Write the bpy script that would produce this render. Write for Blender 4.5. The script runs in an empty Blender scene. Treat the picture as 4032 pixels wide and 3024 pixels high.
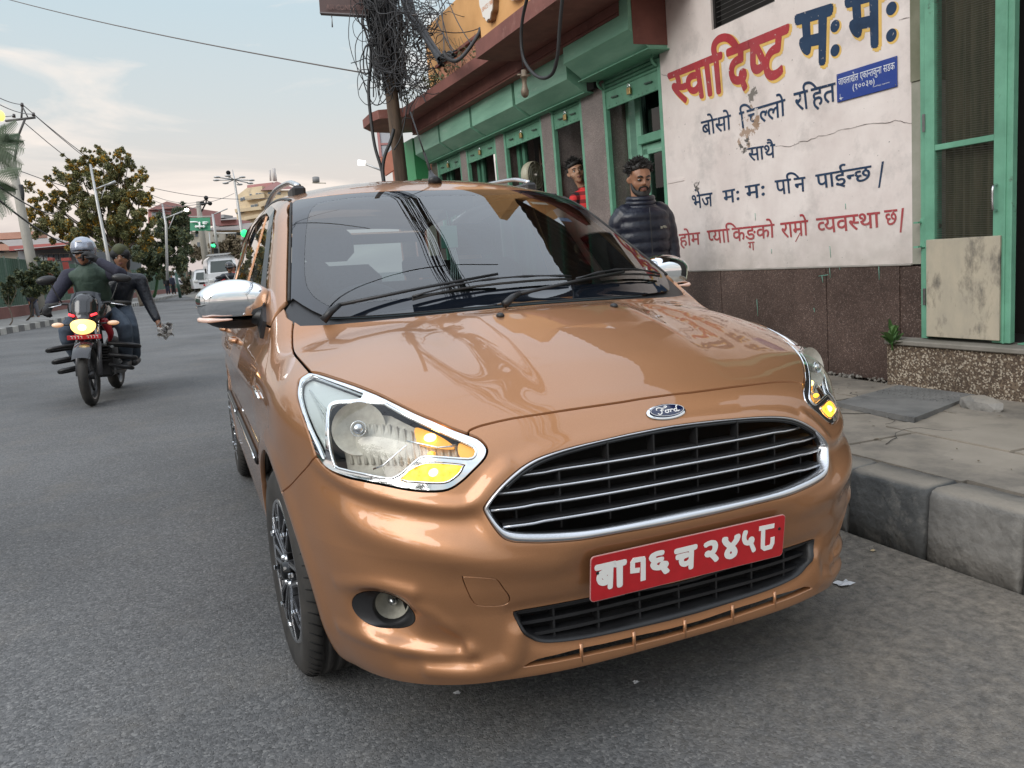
import bpy, bmesh, math, random
import numpy as np
from mathutils import Vector, Matrix, noise as mnoise
from mathutils.geometry import delaunay_2d_cdt
random.seed(7); rng=np.random.default_rng(7)
SC=bpy.context.scene; COL=SC.collection
R_=math.radians
# ---------------------------------------------------------------- camera
CAM_LOC=np.array([-1.0160109,-1.53472827,1.14093215]); CAM_YAW,CAM_PITCH,CAM_ROLL=R_(22.43246743),R_(8.80518522),R_(-3.29917556); FOC=3041.73; PW,PH=4032.,3024.
def cam_axes():
    cy,sy,cp,sp,cr,sr=math.cos(CAM_YAW),math.sin(CAM_YAW),math.cos(CAM_PITCH),math.sin(CAM_PITCH),math.cos(CAM_ROLL),math.sin(CAM_ROLL)
    f=np.array([sy*cp,cy*cp,-sp]); r0=np.array([cy,-sy,0]); u0=np.cross(r0,f)
    return cr*r0+sr*u0,-sr*r0+cr*u0,f
CR,CU,CF=cam_axes()
cd=bpy.data.cameras.new('camera'); cam=bpy.data.objects.new('camera',cd); COL.objects.link(cam)
M=Matrix.Identity(4)
for i in range(3): M[i][0]=CR[i]; M[i][1]=CU[i]; M[i][2]=-CF[i]; M[i][3]=CAM_LOC[i]
cam.matrix_world=M; cd.sensor_width=36; cd.lens=36*FOC/PW; cd.clip_start=.05; cd.clip_end=3000; SC.camera=cam
# ---------------------------------------------------------------- sky and sun
world=bpy.data.worlds.new('World'); SC.world=world; world.use_nodes=True
nt=world.node_tree; nt.nodes.clear()
def wn(t,**k):
    n=nt.nodes.new(t)
    for a,b in k.items(): setattr(n,a,b)
    return n
SUN_EL,SUN_AZ=R_(30),R_(248)      # azimuth measured from +Y clockwise
out=wn('ShaderNodeOutputWorld'); bg=wn('ShaderNodeBackground'); bg.inputs[1].default_value=1.0
sky=wn('ShaderNodeTexSky',sky_type='NISHITA',sun_disc=False,sun_elevation=SUN_EL,sun_rotation=SUN_AZ,air_density=1.3,dust_density=3.0)
skm=wn('ShaderNodeMix',data_type='RGBA',blend_type='MIX'); skm.inputs[0].default_value=.985
sks=wn('ShaderNodeVectorMath',operation='SCALE'); sks.inputs[3].default_value=.1
nt.links.new(sky.outputs[0],sks.inputs[0])
tc=wn('ShaderNodeTexCoord'); sp=wn('ShaderNodeSeparateXYZ'); nt.links.new(tc.outputs['Generated'],sp.inputs[0])
rp=wn('ShaderNodeValToRGB'); cr=rp.color_ramp; cr.elements[0].position=0; cr.elements[0].color=(.50,.435,.42,1)
cr.elements[1].position=1; cr.elements[1].color=(1.08,1.17,1.32,1)
for p,c_ in ((.05,(.53,.465,.44,1)),(.12,(.55,.515,.485,1)),(.2,(.475,.515,.525,1)),(.30,(.42,.51,.555,1)),(.42,(.56,.63,.69,1)),(.65,(.88,.98,1.10,1))):
    e=cr.elements.new(p); e.color=c_
nt.links.new(sp.outputs[2],rp.inputs[0])
mp=wn('ShaderNodeMapping'); mp.inputs['Scale'].default_value=(1.6,1.6,7.5); mp.inputs['Rotation'].default_value=(R_(4),R_(-5),0)
nz=wn('ShaderNodeTexNoise'); nz.inputs['Scale'].default_value=1.9; nz.inputs['Detail'].default_value=7; nz.inputs['Roughness'].default_value=.55; nz.inputs['Distortion'].default_value=.6
nt.links.new(tc.outputs['Generated'],mp.inputs[0]); nt.links.new(mp.outputs[0],nz.inputs[0])
cl=wn('ShaderNodeMapRange'); cl.inputs[1].default_value=.46; cl.inputs[2].default_value=.63; cl.clamp=True; nt.links.new(nz.outputs[0],cl.inputs[0])
clm=wn('ShaderNodeMath',operation='MULTIPLY'); clm.inputs[1].default_value=.85; clf=wn('ShaderNodeMapRange'); clf.inputs[1].default_value=.30; clf.inputs[2].default_value=.60; clf.inputs[3].default_value=1; clf.inputs[4].default_value=.12; nt.links.new(sp.outputs[2],clf.inputs[0]); clx=wn('ShaderNodeMath',operation='MULTIPLY'); nt.links.new(cl.outputs[0],clx.inputs[0]); nt.links.new(clf.outputs[0],clx.inputs[1]); nt.links.new(clx.outputs[0],clm.inputs[0])
cm=wn('ShaderNodeMix',data_type='RGBA'); cm.inputs[7].default_value=(.76,.675,.61,1)
nt.links.new(clm.outputs[0],cm.inputs[0]); nt.links.new(rp.outputs[0],cm.inputs[6])
nt.links.new(sks.outputs[0],skm.inputs[6]); nt.links.new(cm.outputs[2],skm.inputs[7]); nt.links.new(skm.outputs[2],bg.inputs[0]); nt.links.new(bg.outputs[0],out.inputs[0])
sd=bpy.data.lights.new('sun','SUN'); sd.energy=1.5; sd.angle=R_(40); sd.color=(1.0,.96,.91); so=bpy.data.objects.new('sun',sd); COL.objects.link(so)
dv=Vector((math.sin(SUN_AZ)*math.cos(SUN_EL),math.cos(SUN_AZ)*math.cos(SUN_EL),math.sin(SUN_EL))); so.rotation_euler=dv.to_track_quat('Z','Y').to_euler()
SC.view_settings.view_transform='Standard'; SC.view_settings.look='None'; SC.view_settings.exposure=.5; SC.view_settings.gamma=1; SC.view_settings.use_curve_mapping=False
SC.cycles.max_bounces=7; SC.cycles.transparent_max_bounces=14; SC.cycles.use_denoising=True; SC.cycles.caustics_reflective=False; SC.cycles.caustics_refractive=False
# ---------------------------------------------------------------- rays (survey of the place)
def ray(x,y): return CF+CR*(x-PW/2)/FOC-CU*(y-PH/2)/FOC
def onplane(x,y,p,n):
    d=ray(x,y); p=np.array(p,float); n=np.array(n,float); return CAM_LOC+d*(((p-CAM_LOC)@n)/(d@n))
def onz(x,y,z=0.): return onplane(x,y,(0,0,z),(0,0,1))
def atd(x,y,t): return CAM_LOC+ray(x,y)*t
G=-ray(3714,1512+17970); G/=np.linalg.norm(G)
BY=ray(600,1135); BY-=G*(BY@G); BY/=np.linalg.norm(BY); BX=np.cross(BY,G)
BO=np.array([3.12,2.05,.26])
def B(u,v,w): return BO+BX*u+BY*v+G*w
def uvw(p): q=np.asarray(p)-BO; return np.array([q@BX,q@BY,q@G])
def wall(x,y,u=0.): return uvw(onplane(x,y,BO+BX*u,BX))
BM=Matrix.Identity(4)
for i in range(3): BM[i][0]=BX[i]; BM[i][1]=BY[i]; BM[i][2]=G[i]; BM[i][3]=BO[i]
def plumb(loc,rz=0):
    m=BM.copy(); m.translation=Vector((0,0,0)); m=Matrix.Translation(Vector(loc))@m@Matrix.Rotation(rz,4,'Z'); return m
# ---------------------------------------------------------------- objects
def tag(o,label=None,cat=None,group=None,kind=None):
    if label: o['label']=label
    if cat: o['category']=cat
    if group: o['group']=group
    if kind: o['kind']=kind
    return o
def empty(name,mat=None,label=None,cat=None,group=None,kind=None):
    o=bpy.data.objects.new(name,None); COL.objects.link(o); o.empty_display_size=.1
    if mat is not None: o.matrix_world=mat
    return tag(o,label,cat,group,kind)
def mesh_obj(name,vs,fs,mat=None,parent=None,smooth=False,mats=None,midx=None,loc=None):
    me=bpy.data.meshes.new(name); me.from_pydata([tuple(map(float,v)) for v in vs],[],[tuple(map(int,f)) for f in fs])
    if mats:
        for m in mats: me.materials.append(m)
        if midx is not None: me.polygons.foreach_set('material_index',midx)
    elif mat: me.materials.append(mat)
    if smooth: me.polygons.foreach_set('use_smooth',[True]*len(me.polygons))
    me.update()
    o=bpy.data.objects.new(name,me); COL.objects.link(o)
    if parent: o.parent=parent
    if loc is not None: o.location=loc
    return o
class MB:
    """collects primitives into one mesh"""
    def __init__(s): s.v=[]; s.f=[]; s.sm=[]
    def add(s,vs,fs,smooth=False):
        n=len(s.v); s.v+= [tuple(v) for v in vs]; s.f+=[tuple(i+n for i in f) for f in fs]; s.sm+=[smooth]*len(fs); return s
    def box(s,a,b,bev=0,M=None):
        x0,y0,z0=a; x1,y1,z1=b
        if bev<=0:
            vs=[(x0,y0,z0),(x1,y0,z0),(x1,y1,z0),(x0,y1,z0),(x0,y0,z1),(x1,y0,z1),(x1,y1,z1),(x0,y1,z1)]
            fs=[(0,3,2,1),(4,5,6,7),(0,1,5,4),(1,2,6,5),(2,3,7,6),(3,0,4,7)]
        else:
            bm=bmesh.new(); bmesh.ops.create_cube(bm,size=1); 
            for v in bm.verts: v.co=Vector(((x0+x1)/2+v.co.x*(x1-x0),(y0+y1)/2+v.co.y*(y1-y0),(z0+z1)/2+v.co.z*(z1-z0)))
            bmesh.ops.bevel(bm,geom=bm.edges[:],offset=bev,segments=1,affect='EDGES',clamp_overlap=True)
            bm.verts.index_update(); vs=[tuple(v.co) for v in bm.verts]; fs=[tuple(v.index for v in f.verts) for f in bm.faces]; bm.free()
        if M is not None: vs=[tuple(M@Vector(v)) for v in vs]
        return s.add(vs,fs)
    def tube(s,pts,r,n=8,caps=True,closed=False,prof=None):
        pts=[np.array(p,float) for p in pts]; N=len(pts)
        rr=r if hasattr(r,'__len__') else [r]*N
        vs=[];fs=[]; up=None
        for i,p in enumerate(pts):
            if closed: t=pts[(i+1)%N]-pts[i-1]
            else: t=pts[min(i+1,N-1)]-pts[max(i-1,0)]
            t=t/(np.linalg.norm(t)+1e-12)
            if up is None:
                a=np.array([0,0,1.]) if abs(t[2])<.9 else np.array([1.,0,0]); up=a
            x=np.cross(t,up); x/=np.linalg.norm(x)+1e-12; y=np.cross(x,t); up=y
            for k in range(n):
                an=2*math.pi*k/n
                if prof: c_,s_=prof[k]
                else: c_,s_=math.cos(an),math.sin(an)
                vs.append(p+(x*c_+y*s_)*rr[i])
        for i in range(N if closed else N-1):
            j=(i+1)%N
            for k in range(n):
                k2=(k+1)%n; fs.append((i*n+k,i*n+k2,j*n+k2,j*n+k))
        if caps and not closed: fs.append(tuple(range(n))[::-1]); fs.append(tuple((N-1)*n+k for k in range(n)))
        return s.add(vs,fs,True)
    def bar(s,a,b,w,h,up=(0,0,1)):
        a=np.array(a,float);b=np.array(b,float);t=b-a;t/=np.linalg.norm(t); up=np.array(up,float)
        x=np.cross(t,up); x/=np.linalg.norm(x)+1e-12; y=np.cross(x,t)
        vs=[]
        for p in (a,b):
            for sx,sy in((-1,-1),(1,-1),(1,1),(-1,1)): vs.append(p+x*sx*w/2+y*sy*h/2)
        return s.add(vs,[(0,3,2,1),(4,5,6,7),(0,1,5,4),(1,2,6,5),(2,3,7,6),(3,0,4,7)])
    def lathe(s,prof,n=24,M=None,ang=2*math.pi):
        vs=[];fs=[]; full=abs(ang-2*math.pi)<1e-6; m=n if full else n+1
        for r,z in prof:
            for k in range(m):
                a=ang*k/n; v=Vector((r*math.cos(a),r*math.sin(a),z)); vs.append(tuple(M@v) if M is not None else tuple(v))
        for i in range(len(prof)-1):
            for k in range(n):
                k2=(k+1)%m; fs.append((i*m+k,i*m+k2,(i+1)*m+k2,(i+1)*m+k))
        return s.add(vs,fs,True)
    def ball(s,c,r,n=12,M=None):
        r=r if hasattr(r,'__len__') else (r,r,r); vs=[];fs=[]; m=n//2+1
        for i in range(m):
            th=math.pi*i/(m-1)
            for k in range(n):
                a=2*math.pi*k/n; v=Vector((r[0]*math.sin(th)*math.cos(a),r[1]*math.sin(th)*math.sin(a),r[2]*math.cos(th)))
                if M is not None: v=M@v
                vs.append((c[0]+v[0],c[1]+v[1],c[2]+v[2]))
        for i in range(m-1):
            for k in range(n):
                k2=(k+1)%n; fs.append((i*n+k,(i+1)*n+k,(i+1)*n+k2,i*n+k2))
        return s.add(vs,fs,True)
    def prism(s,poly,a,b,M=None):
        """poly: 2D list; extruded a..b along third axis"""
        n=len(poly); vs=[(p[0],p[1],a) for p in poly]+[(p[0],p[1],b) for p in poly]
        fs=[tuple(range(n))[::-1],tuple(range(n,2*n))]+[(i,(i+1)%n,n+(i+1)%n,n+i) for i in range(n)]
        if M is not None: vs=[tuple(M@Vector(v)) for v in vs]
        return s.add(vs,fs)
    def build(s,name,mat,parent=None,**k):
        o=mesh_obj(name,s.v,s.f,mat,parent)
        o.data.polygons.foreach_set('use_smooth',s.sm); 
        if k.get('mw') is not None: o.matrix_world=k['mw']
        for a,b in k.items():
            if a in('label','cat','group','kind'): tag(o,**{a:b})
        return o
def copy_tree(o,parent=None):
    c=o.copy(); COL.objects.link(c)
    if parent is not None: c.parent=parent; c.matrix_parent_inverse=o.matrix_parent_inverse
    for ch in o.children: copy_tree(ch,c)
    return c
def crom(pts,n=6,closed=False):
    P=[np.array(p,float) for p in pts]; N=len(P); out=[]
    for i in range(N if closed else N-1):
        p0=P[i-1] if (closed or i>0) else P[i]; p1=P[i]; p2=P[(i+1)%N]; p3=P[(i+2)%N] if (closed or i+2<N) else p2
        for k in range(n):
            t=k/n; out.append(.5*((2*p1)+(-p0+p2)*t+(2*p0-5*p1+4*p2-p3)*t*t+(-p0+3*p1-3*p2+p3)*t**3))
    if not closed: out.append(P[-1])
    return out
# ---------------------------------------------------------------- materials
def principled(name,col=(.5,.5,.5),rough=.5,metal=0.,**kw):
    m=bpy.data.materials.new(name); m.use_nodes=True; b=m.node_tree.nodes['Principled BSDF']
    b.inputs['Base Color'].default_value=(*col,1); b.inputs['Roughness'].default_value=rough; b.inputs['Metallic'].default_value=metal
    for k,v in kw.items(): b.inputs[k.replace('_',' ')].default_value=v
    return m
def N(m,t,**k):
    n=m.node_tree.nodes.new(t)
    for a,b in k.items(): setattr(n,a,b)
    return n
def L(m,a,b): m.node_tree.links.new(a,b)
def noisy(name,c1,c2,rough=.7,scale=5.,detail=6,metal=0.,bump=0.,bscale=None,lo=.35,hi=.65,coord='Object',c3=None,s3=1.,lo3=.55,hi3=.7,rvar=.1,stretch=None,bdist=.01,**kw):
    """two tone noise colour, optional third stain tone and bump"""
    m=principled(name,c1,rough,metal,**kw); b=m.node_tree.nodes['Principled BSDF']
    tc=N(m,'ShaderNodeTexCoord'); src=tc.outputs[coord]
    if stretch: mp=N(m,'ShaderNodeMapping'); mp.inputs['Scale'].default_value=stretch; L(m,src,mp.inputs[0]); src=mp.outputs[0]
    n=N(m,'ShaderNodeTexNoise'); n.inputs['Scale'].default_value=scale; n.inputs['Detail'].default_value=detail; n.inputs['Roughness'].default_value=.62; L(m,src,n.inputs[0])
    mr=N(m,'ShaderNodeMapRange'); mr.inputs[1].default_value=lo; mr.inputs[2].default_value=hi; L(m,n.outputs[0],mr.inputs[0])
    mx=N(m,'ShaderNodeMix',data_type='RGBA'); mx.inputs[6].default_value=(*c1,1); mx.inputs[7].default_value=(*c2,1); L(m,mr.outputs[0],mx.inputs[0]); colo=mx.outputs[2]
    if c3:
        n3=N(m,'ShaderNodeTexNoise'); n3.inputs['Scale'].default_value=s3; n3.inputs['Detail'].default_value=8; n3.inputs['Roughness'].default_value=.68; L(m,src,n3.inputs[0])
        m3=N(m,'ShaderNodeMapRange'); m3.inputs[1].default_value=lo3; m3.inputs[2].default_value=hi3; L(m,n3.outputs[0],m3.inputs[0])
        x3=N(m,'ShaderNodeMix',data_type='RGBA'); x3.inputs[7].default_value=(*c3,1); L(m,m3.outputs[0],x3.inputs[0]); L(m,colo,x3.inputs[6]); colo=x3.outputs[2]
    L(m,colo,b.inputs['Base Color'])
    if rvar:
        rr=N(m,'ShaderNodeMapRange'); rr.inputs[3].default_value=max(0,rough-rvar); rr.inputs[4].default_value=min(1,rough+rvar); L(m,n.outputs[0],rr.inputs[0]); L(m,rr.outputs[0],b.inputs['Roughness'])
    if bump:
        nb=N(m,'ShaderNodeTexNoise'); nb.inputs['Scale'].default_value=bscale or scale*4; nb.inputs['Detail'].default_value=5; L(m,src,nb.inputs[0])
        bp=N(m,'ShaderNodeBump'); bp.inputs['Strength'].default_value=bump; bp.inputs['Distance'].default_value=bdist; L(m,nb.outputs[0],bp.inputs['Height']); L(m,bp.outputs[0],b.inputs['Normal'])
    m['col']=0; return m
def emissive(name,col,strength):
    m=principled(name,col,.4); b=m.node_tree.nodes['Principled BSDF']; b.inputs['Emission Color'].default_value=(*col,1); b.inputs['Emission Strength'].default_value=strength; return m
def glass(name,tint=(.8,.85,.85),ior=1.6,rough=0.,base=0.0):
    m=bpy.data.materials.new(name); m.use_nodes=True; t=m.node_tree; t.nodes.clear()
    o=N(m,'ShaderNodeOutputMaterial'); mx=N(m,'ShaderNodeMixShader'); tr=N(m,'ShaderNodeBsdfTransparent'); gl=N(m,'ShaderNodeBsdfGlossy'); fr=N(m,'ShaderNodeFresnel')
    tr.inputs[0].default_value=(*tint,1); gl.inputs['Roughness'].default_value=rough; gl.inputs[0].default_value=(1,1,1,1); fr.inputs[0].default_value=ior
    geo=N(m,'ShaderNodeNewGeometry'); mo=N(m,'ShaderNodeMath',operation='SUBTRACT'); mo.inputs[0].default_value=1.0; L(m,geo.outputs['Backfacing'],mo.inputs[1])
    ad=N(m,'ShaderNodeMath',operation='ADD'); ad.inputs[1].default_value=base; L(m,fr.outputs[0],ad.inputs[0])
    mu=N(m,'ShaderNodeMath',operation='MULTIPLY'); L(m,ad.outputs[0],mu.inputs[0]); L(m,mo.outputs[0],mu.inputs[1])
    L(m,mu.outputs[0],mx.inputs[0]); L(m,tr.outputs[0],mx.inputs[1]); L(m,gl.outputs[0],mx.inputs[2]); L(m,mx.outputs[0],o.inputs[0]); return m
MT={}
MT['black_plastic']=noisy('black_plastic',(.012,.012,.013),(.02,.02,.021),rough=.42,scale=14)
MT['gloss_black']=principled('gloss_black',(.006,.007,.008),.08)
MT['rubber']=noisy('rubber',(.018,.017,.016),(.045,.041,.036),rough=.75,scale=9,bump=.15,bscale=160,bdist=.002)
MT['chrome']=principled('chrome',(.86,.88,.9),.06,1.0)
MT['satin_chrome']=principled('satin_chrome',(.62,.63,.65),.26,1.0)
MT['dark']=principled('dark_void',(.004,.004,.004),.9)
MT['steel']=noisy('steel',(.28,.28,.28),(.16,.15,.14),rough=.45,metal=.8,scale=8)
# glyph outlines from Blender's own fonts
_gc={}
def glyph(ch,off=0.,tip=False):
    k=(ch,off)
    if k in _gc: return _gc[k]
    c=bpy.data.curves.new('t','FONT'); c.body=ch; c.size=1; c.offset=off; c.fill_mode='FRONT'; c.resolution_u=6
    o=bpy.data.objects.new('t',c); COL.objects.link(o); bpy.context.view_layer.update(); me=o.to_mesh()
    r=([(v.co.x,v.co.y) for v in me.vertices],[tuple(p.vertices) for p in me.polygons]); o.to_mesh_clear(); bpy.data.objects.remove(o); bpy.data.curves.remove(c); _gc[k]=r; return r
def adv(ch):
    a=max(v[0] for v in glyph(ch+'।')[0])-max(v[0] for v in glyph('।')[0]); return a
# ================================================================ CAR BODY SURFACE
def sm(x,xs,ys):
    # monotone-ish smooth interpolation (cubic hermite, finite-difference tangents)
    xs=np.asarray(xs,float); ys=np.asarray(ys,float)
    d=np.diff(ys)/np.diff(xs); m=np.empty_like(ys); m[0]=d[0]; m[-1]=d[-1]
    for i in range(1,len(ys)-1): m[i]=0 if d[i-1]*d[i]<=0 else 2*d[i-1]*d[i]/(d[i-1]+d[i])
    x=np.asarray(x,float); xc=np.clip(x,xs[0],xs[-1]); i=np.clip(np.searchsorted(xs,xc)-1,0,len(xs)-2)
    h=xs[i+1]-xs[i]; t=(xc-xs[i])/h
    r=ys[i]*(1+2*t)*(1-t)**2+h*m[i]*t*(1-t)**2+ys[i+1]*t*t*(3-2*t)+h*m[i+1]*t*t*(t-1)
    return r+m[0]*np.minimum(x-xs[0],0)+m[-1]*np.maximum(x-xs[-1],0)
def smax(a,b,k): h=np.clip(.5+.5*(a-b)/k,0,1); return b+(a-b)*h+k*h*(1-h)
def smin(a,b,k): return -smax(-a,-b,k)
Y0=.62
def hood_h(x,y):
    ax=np.abs(x)
    h=sm(y,[-.15,.0,.08,.2,.4,.6,.8,1.0,1.4],[.62,.80,.84,.895,.957,1.0,1.025,1.04,1.055])
    cr=.05*(ax/.6)**2.2 + .16*np.maximum(ax-.56,0)**1.5
    return h-cr
def halfw(z,y):
    z=np.maximum(z,.12)
    w=sm(z,[.12,.20,.30,.45,.60,.72,.84,.93,1.02],[.745,.80,.832,.848,.852,.852,.842,.805,.765])
    # rear taper
    w=w-.05*np.clip((y-2.6)/1.2,0,1)**2-.012*np.clip((.95-y)/.6,0,1)
    return w
def frontf(z): return sm(z,[.14,.19,.23,.30,.38,.45,.52,.60,.68,.76,.82,.90],[.0,-.06,-.075,-.075,-.075,-.090,-.100,-.085,-.068,-.045,-.01,.08])
def body(x,y,z):
    w=halfw(z,y); f=frontf(z)
    ax=np.abs(x)/w
    L=Y0-f
    b=np.maximum((Y0-y)/L,0)
    p=3.1+.75*np.clip((.72-z)/.2,0,1); q=2.1
    r=(ax**p+b**q+1e-12); r=r**(1/2.35)
    A=(r-1)*.7
    # rear
    bb=np.maximum((y-3.2)/(.62-.03*np.clip((z-.7)/.5,0,1)),0)
    r2=((ax**4+bb**3+1e-12))**(1/3.5)
    A=np.maximum(A,(r2-1)*.7)
    B=z-hood_h(x,np.minimum(y,1.0))
    B=B*.93
    F=smax(A,B,.07)
    zb=.212-.075*np.clip((np.abs(x)-.40)/.38,0,1)**1.3+.03*np.clip((y-.3)/.5,0,1)
    F=smax(F,zb-z,.03)
    return F
def cabin(x,y,z):
    ax=np.abs(x)
    # windshield plane: front y at height z with plan curvature
    yw=sm(z,[.90,1.0,1.1,1.2,1.3,1.40,1.48,1.53],[.52,.69,.86,1.04,1.22,1.41,1.57,1.70])+ .22*(ax/.72)**2.4
    Wd=(yw-y)*.45
    xs=sm(z,[.85,.95,1.1,1.3,1.45,1.52],[.84,.81,.765,.69,.63,.58])-.03*np.clip((y-2.8)/.9,0,1)**2-.03*np.clip((1.6-y)/.8,0,1)
    S=(ax-xs)*.95
    rf=sm(y,[1.3,1.6,1.9,2.3,2.7,3.2,3.75],[1.40,1.485,1.535,1.56,1.555,1.51,1.40])-.055*(ax/.55)**2.5
    Rf=z-rf
    bk=(y-sm(z,[.9,1.0,1.35,1.5],[3.80,3.76,3.60,3.4])+ .1*(ax/.7)**3)*.8
    F=smax(Wd,Rf,.03); F=smax(F,S,.05); F=smax(F,bk,.06)
    F=smax(F,.8-z,.02)
    return F
def FB(P):
    x,y,z=P[...,0],P[...,1],P[...,2]
    return smin(body(x,y,z),cabin(x,y,z),.025)
def hit(c,d,t0=.3,t1=6,n=600,full=False):
    # first intersection along ray for arrays of d (N,3)
    d=np.atleast_2d(d); ts=np.linspace(t0,t1,n)
    P=c+ts[None,:,None]*d[:,None,:]; v=FB(P)
    s=v<0; i=np.argmax(s,1); ok=s.any(1)
    lo=ts[np.maximum(i-1,0)]; hi=ts[i]
    for _ in range(30):
        m=(lo+hi)/2; vm=FB(c+m[:,None]*d); lo=np.where(vm>0,m,lo); hi=np.where(vm>0,hi,m)
    P2=c+hi[:,None]*d
    return P2,ok,v.min(1),ts[v.argmin(1)]
def z4(x,y): return (1050+x*.8437,1350+y*.8437)
def z5(x,y): return (1800+x*.8138,1350+y*.8138)
def z6(x,y): return (700+x*.6933,650+y*.6933)
def r3(x,y): return (850+x*.4219,1300+y*.4219)
def r5(x,y): return (1350+x*.6329,1050+y*.6329)
def hits(pts,sm_=0,closed=False):
    if sm_: pts=crom(pts,sm_,closed)
    d=np.array([ray(p[0],p[1]) for p in pts]); P,ok,_,_=hit(CAM_LOC,d)
    return P[ok]
def mir(P): P=np.array(P,float).copy(); P[...,0]*=-1; return P
def symm(P):
    """left half path that ends near x=0 -> full path"""
    P=np.array(P); P=P[P[:,0]<-.004]; return np.concatenate([P,mir(P[::-1])])
def polydist(P,poly):
    A=np.array(poly[:-1]); Bq=np.array(poly[1:]); best=np.full(len(P),9.)
    for a,b in zip(A,Bq):
        ab=b-a; t=np.clip(((P-a)@ab)/(ab@ab+1e-12),0,1); d=np.linalg.norm(P-a-t[:,None]*ab,axis=1); best=np.minimum(best,d)
    return best
WC=np.array([0.70,.305]); WR=.352           # front wheel arch centre (y,z), radius
WC2=np.array([0.70+2.491,.305])
GR_OUT_L=hits([z5(1020,398),z5(935,414),z5(820,437),z5(700,465),z5(590,490),z5(480,520),z5(380,556),z5(300,604),z5(230,665),z5(180,720),z5(138,778),z5(130,805),z5(150,845),z5(185,895),z5(222,935),z5(262,952),z5(300,957),z5(400,960),z5(500,955),z5(600,945),z5(700,930),z5(870,900),z5(960,884),z5(1052,866)],3)
GR_IN_L=hits([z5(1020,412),z5(820,452),z5(700,478),z5(600,503),z5(490,535),z5(395,572),z5(320,618),z5(250,676),z5(200,728),z5(160,785),z5(155,802),z5(172,830),z5(205,872),z5(240,900),z5(290,908),z5(400,910),z5(550,902),z5(700,886),z5(900,850),z5(1052,818)],3)
IN_L=hits([z5(1080,1165),z5(900,1195),z5(700,1228),z5(450,1275),z5(290,1303),z5(272,1315),z5(284,1345),z5(325,1405),z5(360,1437),z5(395,1452),z5(450,1456),z5(560,1446),z5(700,1422),z5(900,1378),z5(1080,1336)],3)
for a in (GR_OUT_L,GR_IN_L,IN_L):
    a[:,0]=np.where(np.abs(a[:,0])<.02,0,a[:,0])
FOG_C=hits([z4(532,1268)])[0]
HL_TOP=hits([z4(205,133),z4(245,138),z4(330,165),z4(420,195),z4(520,235),z4(610,280),z4(700,325),z4(780,359),z4(860,395),z4(940,425)],2)
HL_BOT=hits([z4(940,425),z4(985,443),z4(1015,468),z4(1030,495),z4(1025,525),z4(1005,555),z4(960,600),z4(930,630),z4(900,655),z4(865,678),z4(820,692),z4(740,694),z4(640,682),z4(520,657),z4(400,632),z4(330,610),z4(290,590),z4(258,562),z4(232,530)],2)
HL_BACK=hits([z4(232,530),z4(212,480),z4(190,410),z4(165,340),z4(148,285),z4(139,240),z4(143,200),z4(155,165),z4(205,133)],3)
f1=hits([z4(215,545),z4(300,618),z4(420,678),z4(600,728),z4(760,758),z4(880,768),z4(950,755),z4(1000,715),z4(1060,640),z4(1120,575)],2)
f1b=hits([z4(250,640),z4(380,730),z4(560,800),z4(760,830),z4(900,835),z4(980,810)],2)
f2=hits([z4(360,800),z4(440,865),z4(620,925),z4(850,980),z4(1080,1020),z5(280,1062),z5(430,1062),z5(520,1040),z5(600,1000),z5(800,985),z5(1052,940)],2)
f2=np.concatenate([f2,[f2[-1]*[0,1,1]+[.05,0,0]]])
f2b=hits([z4(330,930),z4(500,1010),z4(750,1080),z4(860,1120)],2)
f4=hits([z4(345,1325),z4(430,1365),z4(560,1408),z4(700,1438),z4(840,1458),z4(920,1462),z4(950,1448)],2)
f4b=hits([z4(560,1355),z4(680,1375),z4(800,1405),z4(880,1425)],2)
f4c=hits([z4(690,1230),z4(780,1265),z4(850,1330),z4(930,1410)],2)
f5=hits([z4(760,1525),z4(900,1535),z4(1010,1530),z4(1090,1505),z4(1150,1475),z5(300,1410)],2)
f5b=hits([z4(620,1490),z4(800,1500),z4(960,1490)],2)
f3=hits([z4(330,1120),z4(440,1130),z4(560,1140),z4(680,1170)],2)
f7=hits([z4(1100,1245),z4(1160,1320),z5(255,1420)],2)
FEATS=[(f1,.010,.016),(f1b,-.006,.034),(f2,.009,.036),(f2b,-.005,.045),(f4,.011,.019),(f4b,-.018,.038),(f4c,.005,.016),(f5,.012,.022),(f5b,-.006,.018),(f3,.008,.018)]
cz=lambda P:np.concatenate([[P[0]*[0,1,1]+[.03,0,0]],P,[P[-1]*[0,1,1]+[.03,0,0]]])
GRc=cz(GR_OUT_L); INc=cz(IN_L)
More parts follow.
